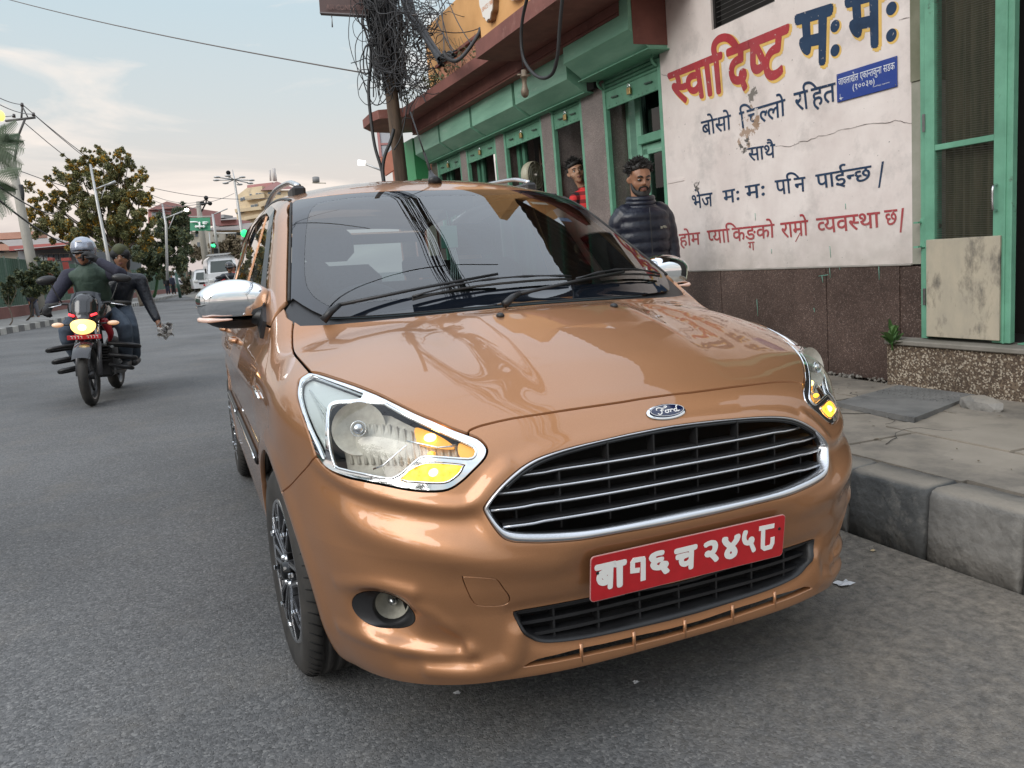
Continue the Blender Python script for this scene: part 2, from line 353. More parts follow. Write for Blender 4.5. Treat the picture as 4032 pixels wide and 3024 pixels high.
def Dsp(P):
    Q=P.copy(); Q[:,0]=-np.abs(Q[:,0]); D=np.zeros(len(Q)); x,y,z=Q[:,0],Q[:,1],Q[:,2]
    fr=(y<.62)&(z<.86); 
    if fr.any():
        q=Q[fr]; d=np.zeros(len(q))
        for poly,a,s in FEATS:
            dd=polydist(q,poly); g_=a*np.exp(-(dd/s)**2)
            if poly is f2: g_=g_*(.25+.75*np.clip((np.abs(q[:,0])-.22)/.12,0,1))
            d+=g_
        dd=polydist(q,GRc); d+=.009*np.exp(-(dd/.022)**2)
        dd=polydist(q,INc); d+=-.006*np.exp(-(dd/.02)**2)
        d*=np.clip((.815-np.abs(q[:,0]))/.10,0,1)
        # fog recess
        e=q-FOG_C; rr=np.sqrt((np.hypot(e[:,0]*1.0,e[:,1])*.95)**2+(e[:,2]*1.35)**2)
        d+=-.034*np.exp(-(rr/.078)**4)
        # number plate shelf
        d+=-.004*np.exp(-((z[fr]-.45)/.05)**4)*np.exp(-(q[:,0]/.28)**6)
        D[fr]+=d
    # bonnet power dome
    yh=.665+.160*(np.abs(x)/.621)**2.4; hd=(z>.78)&(y<yh)&(y>-.1)
    xc=-(.262+.0*y)+np.clip((y-.0)*-.0,0,0)
    fade=np.clip((y-.02)/.35,0,1)*np.clip((yh-y)/.12,0,1)
    D+=np.where(hd,.011*fade/(1+np.exp(-(x-xc)/.012)),0)
    D+=np.where(hd,-.010*np.exp(-((x+.36-.03*(y-.5))/.07)**2)*np.clip((y-.1)/.4,0,1)*np.clip((yh-y)/.12,0,1),0)
    # arches and side lines
    for wc in (WC,WC2):
        rr=np.hypot(y-wc[0],z-wc[1]); D+=.010*np.exp(-((rr-WR-.02)/.035)**2)*(x<-.6)
    sd_=(x<-.6)&(y>1.0)
    D+=np.where(sd_,.006*np.exp(-((z-.80)/.03)**2)-.008*np.exp(-((z-.62)/.09)**2)+.006*np.exp(-((z-.30)/.05)**2),0)
    return D
def root(o,d,t0,t1,n=70):
    """first crossing from outside along rays, of the surface raised by Dsp"""
    ts=np.linspace(t0,t1,n); best=np.full(len(o),-1); 
    V=FB(o[:,None,:]+ts[None,:,None]*d[:,None,:]); s=V<0; i=np.argmax(s,1); ok=s.any(1)
    lo0=ts[np.maximum(i-1,0)]-.05; hi0=ts[i]+.05; D=0.
    for k in range(4):
        lo,hi=lo0.copy(),hi0.copy()
        for _ in range(16):
            m=(lo+hi)/2; v=FB(o+m[:,None]*d)-D; lo=np.where(v>0,m,lo); hi=np.where(v>0,hi,m)
        P=o+hi[:,None]*d
        if k<3: D=Dsp(P)
    return P,ok
def gradn(P,e=.0012):
    g=np.zeros_like(P)
    for k in range(3):
        a=P.copy();a[:,k]+=e; b=P.copy(); b[:,k]-=e
        g[:,k]=(FB(a)-Dsp(a))-(FB(b)-Dsp(b))
    return g/(np.linalg.norm(g,axis=1)[:,None]+1e-12)
CY=.80
CH={
 'top':(lambda P:P[:,:2], lambda q:(np.c_[q,np.full(len(q),2.0)],np.tile([0,0,-1.],(len(q),1)),.3,1.9)),
 'side':(lambda P:P[:,1:], lambda q:(np.c_[np.full(len(q),-1.2),q],np.tile([1.,0,0],(len(q),1)),.2,1.2)),
 'back':(lambda P:P[:,[0,2]], lambda q:(np.c_[q[:,0],np.full(len(q),4.3),q[:,1]],np.tile([0,-1.,0],(len(q),1)),.2,2.2)),
 'cyl':(lambda P:np.c_[np.arctan2(P[:,0],CY-P[:,1])*.85,P[:,2]], None),
}
def cyl_root(q):
    th=q[:,0]/.85; d=np.c_[np.sin(th),-np.cos(th),np.zeros(len(q))]
    o=np.c_[np.zeros(len(q)),np.full(len(q),CY),q[:,1]]+d*1.5
    return o,-d,.2,1.48
CH['cyl']=(CH['cyl'][0],cyl_root)
def inpoly(q,poly):
    x,y=q[:,0],q[:,1]; c_=np.zeros(len(q),bool); n=len(poly); j=n-1
    for i in range(n):
        xi,yi=poly[i]; xj,yj=poly[j]
        cond=((yi>y)!=(yj>y)); 
        with np.errstate(divide='ignore',invalid='ignore'): xx=(xj-xi)*(y-yi)/(yj-yi+1e-15)+xi
        c_^=cond&(x<xx); j=i
    return c_
def area(p): x,y=p[:,0],p[:,1]; return .5*np.sum(x*np.roll(y,-1)-y*np.roll(x,-1))
def clean(p,eps=.002):
    out=[p[0]]
    for a in p[1:]:
        if np.linalg.norm(a-out[-1])>eps: out.append(a)
    if np.linalg.norm(out[0]-out[-1])<eps: out.pop()
    return np.array(out)
def inset(p,d):
    """move polygon edges inwards (d>0)"""
    s=1 if area(p)>0 else -1
    e=np.roll(p,-1,0)-p; e/=np.linalg.norm(e,axis=1)[:,None]+1e-12; n=np.c_[-e[:,1],e[:,0]]*s
    m=n+np.roll(n,1,0); m/=np.maximum((m*m).sum(1)[:,None]/2,.35)
    return p+m*d
def resamp(p,h):
    out=[]
    for a,b in zip(p,np.roll(p,-1,0)):
        k=max(1,int(np.ceil(np.linalg.norm(b-a)/h)))
        for i in range(k): out.append(a+(b-a)*i/k)
    return np.array(out)
def region(name,chart,outer,holes=(),h=.015,mat=None,parent=None,gap=.0018,flange=.014,off=0.,mirror=False,hgap=None,nflip=False):
    to2,ro=CH[chart]; outer=np.asarray(outer,float)
    po=inset(clean(to2(outer) if outer.shape[1]==3 else outer),gap); po=resamp(po,h)
    phs=[]
    for hh in holes:
        hh=np.asarray(hh,float); ph=clean(to2(hh) if hh.shape[1]==3 else hh); ph=inset(ph,-(gap if hgap is None else hgap)); phs.append(resamp(ph,h))
    lo,hi=po.min(0),po.max(0)
    gx,gy=np.meshgrid(np.arange(lo[0]+h/2,hi[0],h),np.arange(lo[1]+h/2,hi[1],h)); gx[::2]+=h*.25; gx[1::2]-=h*.25
    g=np.c_[gx.ravel(),gy.ravel()]; g=g[inpoly(g,po)]
    for ph in phs: g=g[~inpoly(g,ph)]
    allb=np.concatenate([po]+phs)
    if len(g):
        keep=np.ones(len(g),bool)
        for k in range(0,len(g),2000):
            dd=((g[k:k+2000,None,:]-allb[None])**2).sum(2).min(1); keep[k:k+2000]=dd>(.5*h)**2
        g=g[keep]
    V=[Vector(p) for p in allb]+[Vector(p) for p in g]; edges=[];n=0; loops=[]
    for pl in [po]+phs:
        m=len(pl); edges+=[(n+i,n+(i+1)%m) for i in range(m)]; loops.append((n,m)); n+=m
    r=delaunay_2d_cdt(V,edges,[],0,1e-6)
    q=np.array([tuple(v) for v in r[0]]); F_=np.array([f for f in r[2] if len(f)==3])
    cen=q[F_].mean(1); k=inpoly(cen,po)
    for ph in phs: k&=~inpoly(cen,ph)
    F_=F_[k]
    o,d,t0,t1=ro(q); P,ok=root(o,d,t0,t1); nn=gradn(P)
    # drop slivers whose vertices missed the surface
    F_=F_[ok[F_].all(1)]
    fn=np.cross(P[F_[:,1]]-P[F_[:,0]],P[F_[:,2]]-P[F_[:,0]]); fl=(fn*nn[F_].mean(1)).sum(1)<0
    F_[fl]=F_[fl][:,::-1]
    P=P+nn*off
    Pn=P; NN=nn; faces=[tuple(f) for f in F_]
    if flange:
        ec={}
        for f in F_:
            for a,b in ((f[0],f[1]),(f[1],f[2]),(f[2],f[0])): ec[(a,b)]=1
        be=[(a,b) for a,b in ec if (b,a) not in ec]
        ids=sorted({i for e in be for i in e}); mp1={v:len(P)+i for i,v in enumerate(ids)}; mp2={v:len(P)+len(ids)+i for i,v in enumerate(ids)}
        Pn=np.concatenate([P,P[ids],P[ids]-nn[ids]*flange]); 
        # normals of the return edge: sideways
        sdn=np.zeros_like(P)
        for a,b in be:
            t=P[b]-P[a]; s_=np.cross(t,nn[a]); s_/=np.linalg.norm(s_)+1e-12; sdn[a]+=s_; sdn[b]+=s_
        sn=sdn[ids]; sn/=np.linalg.norm(sn,axis=1)[:,None]+1e-12; sn2=sn+nn[ids]*.8; sn2/=np.linalg.norm(sn2,axis=1)[:,None]
        NN=np.concatenate([nn,sn2,sn])
        for a,b in be: faces.append((mp1[b],mp1[a],mp2[a],mp2[b]))
    # remove unused
    used=np.zeros(len(Pn),bool); 
    for f in faces: used[list(f)]=True
    remap=np.cumsum(used)-1; Pn=Pn[used]; NN=NN[used]; faces=[tuple(int(remap[i]) for i in f) for f in faces]
    res=[]
    for side in ((0,1) if mirror else (0,)):
        Pq=mir(Pn) if side else Pn; Nq=mir(NN) if side else NN; fq=[f[::-1] for f in faces] if side else faces
        ob=mesh_obj(name,Pq,fq,mat,parent,smooth=True); ob.data.normals_split_custom_set_from_vertices([tuple(v) for v in Nq]); res.append(ob)
    return res
def onsurf(chart,q):
    q=np.asarray(q,float); o,d,t0,t1=CH[chart][1](q); P,ok=root(o,d,t0,t1); return P,gradn(P)
def snap(P,chart='cyl'):
    return onsurf(chart,CH[chart][0](np.asarray(P)))
# ---------------------------------------------------------------- car materials
def car_paint():
    m=principled('copper_paint',(.385,.176,.074),.42,.62,Coat_Weight=1.0,Coat_Roughness=.025,Coat_IOR=1.5); b=m.node_tree.nodes['Principled BSDF']
    tc=N(m,'ShaderNodeTexCoord'); n=N(m,'ShaderNodeTexNoise'); n.inputs['Scale'].default_value=900; n.inputs['Detail'].default_value=1; L(m,tc.outputs['Object'],n.inputs[0])
    mx=N(m,'ShaderNodeMix',data_type='RGBA'); mx.inputs[6].default_value=(.345,.153,.062,1); mx.inputs[7].default_value=(.48,.235,.108,1); L(m,n.outputs[0],mx.inputs[0])
    n2=N(m,'ShaderNodeTexNoise'); n2.inputs['Scale'].default_value=2.5; n2.inputs['Detail'].default_value=6; L(m,tc.outputs['Object'],n2.inputs[0])
    mr=N(m,'ShaderNodeMapRange'); mr.inputs[1].default_value=.3; mr.inputs[2].default_value=.8; mr.inputs[3].default_value=.40; mr.inputs[4].default_value=.48; L(m,n2.outputs[0],mr.inputs[0]); L(m,mr.outputs[0],b.inputs['Roughness'])
    L(m,mx.outputs[2],b.inputs['Base Color'])
    # road dust low on the body
    sx=N(m,'ShaderNodeSeparateXYZ'); L(m,tc.outputs['Object'],sx.inputs[0]); dz=N(m,'ShaderNodeMapRange'); dz.inputs[1].default_value=.42; dz.inputs[2].default_value=.17; dz.inputs[3].default_value=0; dz.inputs[4].default_value=.16; L(m,sx.outputs[2],dz.inputs[0])
    dm=N(m,'ShaderNodeMath',operation='MULTIPLY'); L(m,dz.outputs[0],dm.inputs[0]); L(m,n2.outputs[0],dm.inputs[1])
    cw=N(m,'ShaderNodeMath',operation='MULTIPLY_ADD'); cw.inputs[1].default_value=2.0; cw.inputs[2].default_value=.02; L(m,dm.outputs[0],cw.inputs[0]); L(m,cw.outputs[0],b.inputs['Coat Roughness'])
    return m
PAINT=car_paint()
GLASS=glass('windscreen_glass',(.34,.42,.43),1.62,0,.035); SIDEGL=glass('side_glass',(.10,.12,.12),1.8,0,.04); LENS=glass('lamp_lens',(.93,.94,.93),1.45)
FRIT=principled('glass_border',(.006,.008,.012),.03,0,IOR=1.7)
AMB_ON=emissive('indicator_lit',(1.0,.42,.03),1.5); AMB_HOT=emissive('indicator_bulb',(1.0,.66,.18),4.5); AMB=principled('amber_reflector',(.75,.33,.06),.3,.0,Emission_Color=(1,.42,.05,1),Emission_Strength=.55)
_b=AMB_ON.node_tree.nodes['Principled BSDF']; _tc=N(AMB_ON,'ShaderNodeTexCoord'); _w=N(AMB_ON,'ShaderNodeTexNoise'); _w.inputs['Scale'].default_value=60; L(AMB_ON,_tc.outputs['Object'],_w.inputs[0]); _r=N(AMB_ON,'ShaderNodeMapRange'); _r.inputs[1].default_value=.35; _r.inputs[2].default_value=.65; _r.inputs[3].default_value=.6; _r.inputs[4].default_value=3.2; L(AMB_ON,_w.outputs[0],_r.inputs[0]); L(AMB_ON,_r.outputs[0],_b.inputs['Emission Strength'])
REFL=noisy('lamp_reflector',(.62,.59,.51),(.44,.41,.35),rough=.50,metal=.10,scale=30,bump=.2,bscale=60,bdist=.003)
GREYIN=principled('lamp_trim_grey',(.46,.50,.48),.35,.2)
car=empty('car',label='copper brown hatchback parked at the kerb with indicators lit',cat='car')
# ---------------------------------------------------------------- outlines
_hx=-np.linspace(0,.70,30); _hq=np.c_[_hx,.672+.160*(np.abs(_hx)/.621)**2.4]; hood_rear=np.concatenate([onsurf('top',_hq)[0],hits([(1158,1264)])])
hood_side=hits([(1158,1264),(1152,1300),(1151,1345),(1156,1385),(1178,1413),(1200,1437),z4(205,133)],2)
hood_front=hits([z4(940,425),z5(60,424),z5(100,406),z5(150,392),z5(260,367),z5(400,345),z5(600,315),z5(800,286),z5(960,258)],2)
HOOD=symm(np.concatenate([hood_rear[1:],hood_side[1:],HL_TOP[1:],hood_front[1:]]))
region('bonnet','top',HOOD,h=.013,mat=PAINT,parent=car,gap=.0028)
arch_f=[(WC[0]-WR*math.cos(a),WC[1]+WR*math.sin(a)) for a in np.linspace(R_(-20),R_(58),14)]
P_arch,_=onsurf('side',np.array(arch_f)); P_arch=P_arch[::-1]   # from top to bottom
def bottom_q(x): return .212-.075*np.clip((abs(x)-.40)/.38,0,1)**1.3+.014
cylq=CH['cyl'][0]
bt=[]
q_end=cylq(P_arch[-1:])[0]
thl=np.linspace(q_end[0],0,40)
for t in thl[1:]:
    x_=math.sin(t/.85)*.83; y_=.0
    z_=.212-.075*min(max((abs(x_)-.40)/.38,0),1)**1.3+.014+.03*max(0,(abs(t)-.9)/.3)
    bt.append((t,min(z_,.235)))
bt[0]=(bt[0][0],(bt[0][1]+q_end[1])/2)
seam=hits([r3(930,1185),r3(880,1245),r3(780,1355),r3(700,1445),r3(640,1515)],2)
topq=np.concatenate([cylq(hood_front[::-1]),cylq(HL_BOT[1:]),cylq(seam[1:]),cylq(P_arch)])
left=np.concatenate([topq,np.array(bt)]); left=left[left[:,0]<-.004]
BUMP=np.concatenate([left,(left*[-1,1])[::-1]])
def symq(P): q=cylq(np.asarray(P)); q=q[q[:,0]<-.004]; return np.concatenate([q,(q*[-1,1])[::-1]])
GRq=symq(GR_OUT_L); INq=symq(IN_L); GINq=symq(GR_IN_L)
SLOT_L=hits([z5(1100,1372),z5(960,1403),z5(860,1424),z5(720,1458),z5(600,1482),z5(480,1512),z5(390,1532),z5(330,1560),z5(330,1568),z5(480,1545),z5(600,1520),z5(860,1463),z5(1100,1405)],2)
SLq=symq(SLOT_L)
fogP=hits([(FOG_C[0],0)]) if False else None
# fog lamp opening: circle in the chart
fq=cylq(FOG_C[None])[0]; FOGq=np.array([(fq[0]+.060*math.cos(a)*1.28-.006,fq[1]+.048*math.sin(a)) for a in np.linspace(0,2*math.pi,37)[:-1]])
FOGq2=FOGq*[-1,1]
TOW=cylq(hits([z4(912,1100),z4(930,1092),z4(1000,1093),z4(1060,1098),z4(1082,1110),z4(1105,1145),z4(1130,1180),z4(1131,1208),z4(1100,1226),z4(1040,1228),z4(985,1225),z4(960,1205),z4(935,1160)],3,True))
region('bumper','cyl',BUMP,[GRq,INq,SLq,FOGq,FOGq2,TOW],h=.0085,mat=PAINT,parent=car,gap=.0022,flange=.02,hgap=.001)
tw=region('tow_cover','cyl',TOW,h=.0085,mat=PAINT,parent=car,gap=.0012,flange=.01)[0]
# lower splitter is the bottom edge of the bumper; posts inside the slot
for px in (600,860,1095):
    a=hits([z5(px,1480+(860-px)*.22+0)]); 
for sx in (-1,1):
    for px,py in ((605,1502),(860,1443)):
        p=hits([z5(px,py)])[0]; p[0]*=(1 if sx<0 else -1)
        MB().tube([p+[0,.004,-.022],p+[0,.004,.022]],.0045,6).build('splitter_post',PAINT,car)
p=hits([z5(1080,1392)])[0]; p[0]=0; MB().tube([p+[0,.004,-.022],p+[0,.004,.022]],.0045,6).build('splitter_post',PAINT,car)
# black box behind all openings, its colour stands for their shade
vb=MB(); vb.box((-.62,.16,.2),(.62,.5,.74)); vb.build('opening_void',MT['dark'],car)
# ---------------------------------------------------------------- fender and sides
arch_full=[(WC[0]-WR*math.cos(a),WC[1]+WR*math.sin(a)) for a in np.linspace(R_(58),R_(205),26)]
wsL=hits([(1144,1184),(1146,1100),(1148,1000),(1150,900),(1151,800)],2)
FEN=np.concatenate([CH['side'][0](hood_side)[::-1][::1][:0],
   CH['side'][0](hood_side),CH['side'][0](HL_BACK)[::-1][1:],CH['side'][0](seam)[1:],np.array(arch_full),np.array([(1.10,.185),(1.105,.5),(1.10,.8),(1.09,.90),(1.06,.95),(1.02,.975)])])
wq=CH['side'][0](wsL[:3]); 
FEN=np.concatenate([FEN,wq[::-1][:1]*0+np.array([[1.00,1.045]]),np.array([[.955,1.02]])])
region('front_fender','side',FEN,h=.014,mat=PAINT,parent=car,mirror=True,gap=.002)
ARC2=[(WC2[0]-WR*math.cos(a),WC2[1]+WR*math.sin(a)) for a in np.linspace(R_(-22),R_(202),30)]
FD=np.array([(1.10,.185),(1.105,.5),(1.10,.8),(1.09,.90),(1.06,.95),(1.03,.985),(2.12,1.0),(2.13,.7),(2.12,.19)])
region('front_door','side',FD,h=.03,mat=PAINT,parent=car,mirror=True,gap=.002)
RD=np.array([(2.12,.19),(2.13,.7),(2.12,1.0),(3.0,1.03),(3.03,.9),(2.98,.75),(2.86,.55)]+ARC2[2:3]+ARC2[1:2]+[(2.80,.19)])
RD=np.array([(2.12,.19),(2.13,.7),(2.12,1.0),(3.0,1.03),(3.03,.9),(2.98,.72),(2.885,.55),(2.84,.40),(2.80,.30),(2.78,.19)])
region('rear_door','side',RD,h=.03,mat=PAINT,parent=car,mirror=True,gap=.002)
RQ=np.array([(2.86,.21),(2.885,.55)][1:]+[(2.98,.72),(3.03,.9),(3.0,1.03),(3.35,1.05),(3.60,.98),(3.68,.8),(3.66,.3)]+[(a,b) for a,b in ARC2[::-1] if a>2.90 or b>.5])
region('rear_fender','side',RQ,h=.03,mat=PAINT,parent=car,mirror=True,gap=.002)
# windows and pillars
ws_side=CH['side'][0](wsL)
FW=np.array([(1.13,.995),(1.30,1.108),(1.45,1.225),(1.60,1.33),(1.75,1.395),(1.95,1.425),(2.07,1.43),(2.09,1.0)])
RW=np.array([(2.17,1.0),(2.15,1.432),(2.5,1.432),(2.8,1.41),(2.98,1.33),(3.06,1.20),(3.03,1.04)])
CABS=np.concatenate([ws_side+[.012,0],np.array([(1.70,1.455),(1.80,1.475),(1.95,1.493),(2.3,1.50),(2.8,1.49),(3.2,1.44),(3.5,1.36),(3.56,1.2),(3.6,1.0),(3.35,1.055),(3.0,1.035),(2.12,1.005),(1.03,.99)])])
region('roof_pillar','side',CABS,[FW,RW],h=.022,mat=PAINT,parent=car,mirror=True,gap=.001)
region('side_window','side',FW,h=.03,mat=SIDEGL,parent=car,mirror=True,gap=.0,off=-.004,flange=0)
region('side_window','side',RW,h=.03,mat=SIDEGL,parent=car,mirror=True,gap=.0,off=-.004,flange=0)
ws_top=hits([(1151,800),(1165,789),(1200,782),(1280,772),(1400,761),(1532,753),(1640,750),(1720,749)],2)
_wx=-np.linspace(0,.700,34); _wq=np.c_[_wx,.705+.160*(np.abs(_wx)/.621)**2.4+.10*np.clip((np.abs(_wx)-.61)/.09,0,1)**1.6]; ws_bot=np.concatenate([onsurf('top',_wq)[0],wsL[:1]])
ROOF=np.concatenate([CH['top'][0](ws_top)[:, :],]) 
rl=[(x,y) for x,y in CH['top'][0](ws_top) if x<-.004]
roof_l=[(-.50,3.50),(-.555,3.2),(-.578,2.8),(-.588,2.3),(-.590,1.9),(-.588,1.74)]+rl
roofq=np.array(roof_l); ROOFQ=np.concatenate([roofq,(roofq*[-1,1])[::-1]])
region('roof','top',ROOFQ,h=.025,mat=PAINT,parent=car,gap=.003)
WS=symm(np.concatenate([ws_bot,wsL[1:],ws_top[1:]]))
clr=hits([z6(1400,178),z6(1200,178),z6(1000,185),z6(860,205),z6(800,218),z6(765,245),z6(742,290),z6(728,400),z6(722,500),z6(722,620),z6(740,700),z6(790,760),z6(860,800)],3)
clq=CH['top'][0](clr); clq=np.concatenate([clq[clq[:,0]<-.1],np.array([(-.52,.87),(-.40,.833),(-.25,.808),(-.1,.795)])]); CLQ=np.concatenate([clq,(clq*[-1,1])[::-1]])
region('windscreen_border','top',WS,[CLQ],h=.02,mat=FRIT,parent=car,gap=.001,flange=.004)
region('windscreen','top',CLQ,h=.03,mat=GLASS,parent=car,gap=0,flange=0)
cow=np.concatenate([ws_bot[ws_bot[:,0]<-.004],np.array([wsL[0]+[-.006,.0,0]]),hood_rear[hood_rear[:,0]<-.004][::-1]+[0,.004,0]])
cwq=CH['top'][0](cow); wb=CH['top'][0](ws_bot); wb=wb[wb[:,0]<-.004]; hr=CH['top'][0](hood_rear); hr=hr[hr[:,0]<-.004]
COWQ=np.concatenate([wb,np.array([[-.728,1.00],[-.738,.955]]),hr[::-1],(hr*[-1,1]),np.array([[.738,.955],[.728,1.00]]),(wb*[-1,1])[::-1]])
region('cowl_panel','top',COWQ,h=.015,mat=MT['black_plastic'],parent=car,gap=-.004,off=-.010,flange=0)
# rubber strip along the screen pillars, roof ditch
sw,nsw=onsurf('side',ws_side+[.004,0])
for s in (0,1):
    q=mir(sw) if s else sw; MB().tube(list(q),.005,6).build('screen_seal',MT['rubber'],car)
    dq=np.array([(-.586,1.70),(-.592,1.9),(-.590,2.3),(-.580,2.8),(-.557,3.2)])
    dP,_=onsurf('top',dq); dP=dP+[0,0,-.002]; dP=mir(dP) if s else dP
    MB().tube(crom(dP,4),.008,6).build('roof_trim',MT['black_plastic'],car)
# tailgate
TG=np.array([(-.70,.25),(.70,.25),(.72,.6),(.70,.95),(.60,1.1),(.50,1.40),(-.50,1.40),(-.60,1.1),(-.70,.95),(-.72,.6)])
RGW=np.array([(-.52,1.04),(.52,1.04),(.46,1.33),(-.46,1.33)])
region('tailgate','back',TG,[RGW],h=.05,mat=PAINT,parent=car,gap=.002)
region('rear_window','back',RGW,h=.05,mat=glass('rear_glass',(.6,.66,.66),1.5),parent=car,gap=0,flange=0,off=-.003)
# underside and inner walls; dark plate put in to block light through
ub=MB(); ub.box((-.70,.5,.21),(.70,3.5,.26)); ub.build('underbody_light_block',MT['dark'],car)
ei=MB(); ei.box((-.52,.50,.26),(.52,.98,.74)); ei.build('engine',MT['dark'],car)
for s in (-1,1):
    for wc in (WC,WC2):
        m=MB(); pr=[]
        for a in np.linspace(R_(-15),R_(195),16): pr.append((wc[0]-(WR+.006)*math.cos(a),wc[1]+(WR+.006)*math.sin(a)))
        vs=[(s*.775,y,z) for y,z in pr]+[(s*.52,y,z) for y,z in pr]; n=len(pr)
        m.add(vs,[(i,i+1,n+i+1,n+i) for i in range(n-1)]); m.add([(s*.52,y,z) for y,z in pr],[tuple(range(n))]); m.build('wheel_arch_liner',MT['black_plastic'],car)
# mud flap behind front wheel
MB().box((-.80,1.035,.12),(-.62,1.043,.30)).build('mud_flap',MT['black_plastic'],car); MB().box((.62,1.035,.10),(.825,1.043,.30)).build('mud_flap',MT['black_plastic'],car)
# ================================================================ CAR DETAILS
HLq=cylq(np.concatenate([HL_TOP,HL_BOT[1:],HL_BACK[1:-1]]))
L_corner=[z4(163,190),z4(172,170),z4(188,159),z4(212,158),z4(330,200),z4(428,236),z4(440,243),z4(425,253),z4(340,258),z4(305,268),z4(282,290),z4(273,330),z4(268,420),z4(269,515),z4(262,535),z4(240,490),z4(200,400),z4(168,300),z4(158,230)]
L_main=[z4(290,312),z4(302,290),z4(325,281),z4(370,278),z4(530,280),z4(565,292),z4(660,343),z4(820,416),z4(930,466),z4(972,492),z4(977,512),z4(968,532),z4(940,542),z4(850,536),z4(745,530),z4(705,543),z4(640,600),z4(600,626),z4(560,633),z4(450,612),z4(335,586),z4(310,560),z4(292,490),z4(285,400)]
L_amb=[z4(632,640),z4(650,612),z4(675,590),z4(722,568),z4(780,561),z4(905,571),z4(913,580),z4(895,612),z4(850,645),z4(800,653),z4(700,648)]
COR,MAI,AMBP=[cylq(hits(p,3,True)) for p in (L_corner,L_main,L_amb)]
for side in (0,1):
    hl=empty('headlight'); hl.parent=car
    def reg(*a,**k):
        o=region(*a,parent=hl,**k)[0]
        if side:
            me=o.data; co=np.empty(len(me.vertices)*3); me.vertices.foreach_get('co',co); co=co.reshape(-1,3); co[:,0]*=-1
            nn=[tuple(n.vector) for n in me.corner_normals]; me.vertices.foreach_set('co',co.ravel()); 
            loops=[]
            vs=[tuple(v) for v in co]; fs=[tuple(p.vertices)[::-1] for p in me.polygons]
            vn={}; 
            for l,nv in zip(me.loops,nn): vn.setdefault(l.vertex_index,nv)
            mats=[m for m in me.materials]; me2=bpy.data.meshes.new(me.name); me2.from_pydata(vs,[],fs)
            for m in mats: me2.materials.append(m)
            me2.polygons.foreach_set('use_smooth',[True]*len(fs)); me2.update()
            me2.normals_split_custom_set_from_vertices([(-vn[i][0],vn[i][1],vn[i][2]) if i in vn else (0,0,1) for i in range(len(vs))])
            o.data=me2
        return o
    sx=-1 if side else 1
    reg('bezel','cyl',HLq,holes=[COR,MAI,AMBP],h=.008,mat=MT['chrome'],gap=.003,flange=.012,off=-.001)
    reg('lens','cyl',MAI,h=.01,mat=LENS,gap=0,flange=0,off=.001); reg('lens','cyl',COR,h=.01,mat=LENS,gap=0,flange=0,off=.001)
    # recessed pans behind the lenses
    reg('corner_reflector','cyl',inset(COR,-.002),h=.008,mat=GREYIN,gap=0,flange=0,off=-.018)
    pan=reg('reflector','cyl',inset(MAI,-.004),h=.010,mat=REFL,gap=0,flange=0,off=-.045)
    # bowl, bulb cap and rings in the main chamber
    c0=hits([z4(425,400)])[0]; n0=gradn(c0[None])[0]; n0=n0*.25+np.array([-.12,-1,.05])*.75; n0/=np.linalg.norm(n0)
    def fr(c,n):
        n=Vector(n); M_=n.to_track_quat('Z','Y').to_matrix().to_4x4(); M_.translation=Vector(c); return M_
    def mm(o):
        if side:
            me=o.data; co=np.empty(len(me.vertices)*3); me.vertices.foreach_get('co',co); co=co.reshape(-1,3); co[:,0]*=-1; me.vertices.foreach_set('co',co.ravel()); me.flip_normals()
        return o
    mb=MB(); 
    prof=[(r,.0-.030+.9*r*r*6) for r in np.linspace(.005,.066,9)]
    for k in range(36):
        pass
    mb.lathe([(r,-.040+6*r*r) for r in np.linspace(.012,.062,8)],36,fr(c0-n0*.016,n0)); mm(mb.build('lamp_bowl',REFL,hl))
    mm(MB().lathe([(.0,.004),(.008,.003),(.0125,-.003),(.013,-.02),(.013,-.03)],20,fr(c0-n0*.012,n0)).build('bulb_cap',MT['satin_chrome'],hl))
    mm(MB().lathe([(.0165,.0),(.0175,.002),(.0185,.0),(.0185,-.008),(.0165,-.008)],24,fr(c0-n0*.016,n0)).build('bulb_ring',MT['chrome'],hl))
    # facets (vertical flutes) of the reflector
    mb=MB()
    for k in range(17):
        px=330+k*36; p0=hits([z4(px,330+max(0,k-6)*11)])[0]; p1=hits([z4(px+8,570-max(0,k-8)*6)])[0]
        nn0=gradn(np.array([p0,p1])); mb.tube([p0-nn0[0]*.041,p1-nn0[1]*.041],.0042,5)
    o=mm(mb.build('reflector_flute',REFL,hl)); o['kind']='stuff'
    # indicator chamber
    A1=cylq(hits([z4(680,358),z4(740,372),z4(800,400),z4(850,436),z4(868,470),z4(800,470),z4(700,452),z4(682,420)],3,True))
    reg('indicator_reflector','cyl',A1,h=.008,mat=AMB,gap=0,flange=0,off=-.030)
    A2=cylq(hits([z4(895,458),z4(930,470),z4(972,495),z4(972,525),z4(940,538),z4(905,530),z4(890,500)],3,True))
    reg('side_reflector','cyl',A2,h=.008,mat=AMB,gap=0,flange=0,off=-.012)
    p=hits([z4(755,418)])[0]; n_=gradn(p[None])[0]; mm(MB().ball(p-n_*.022,(.015,.010,.010),12).build('indicator_bulb',AMB_HOT,hl))
    p=hits([z4(760,490)])[0]; mm(MB().ball(p-n_*.026,(.010,.006,.006),10).build('indicator_glint',AMB_ON,hl))
    pts=hits([z4(640,440),z4(700,452),z4(790,472),z4(880,462)]); nn=gradn(pts); mm(MB().tube(pts-nn*.02,.0022,6).build('trim_line',MT['chrome'],hl))
    pts=hits([z4(470,590),z4(520,570),z4(640,460)]); nn=gradn(pts); mm(MB().tube(pts-nn*.022,.0022,6).build('trim_line',MT['chrome'],hl))
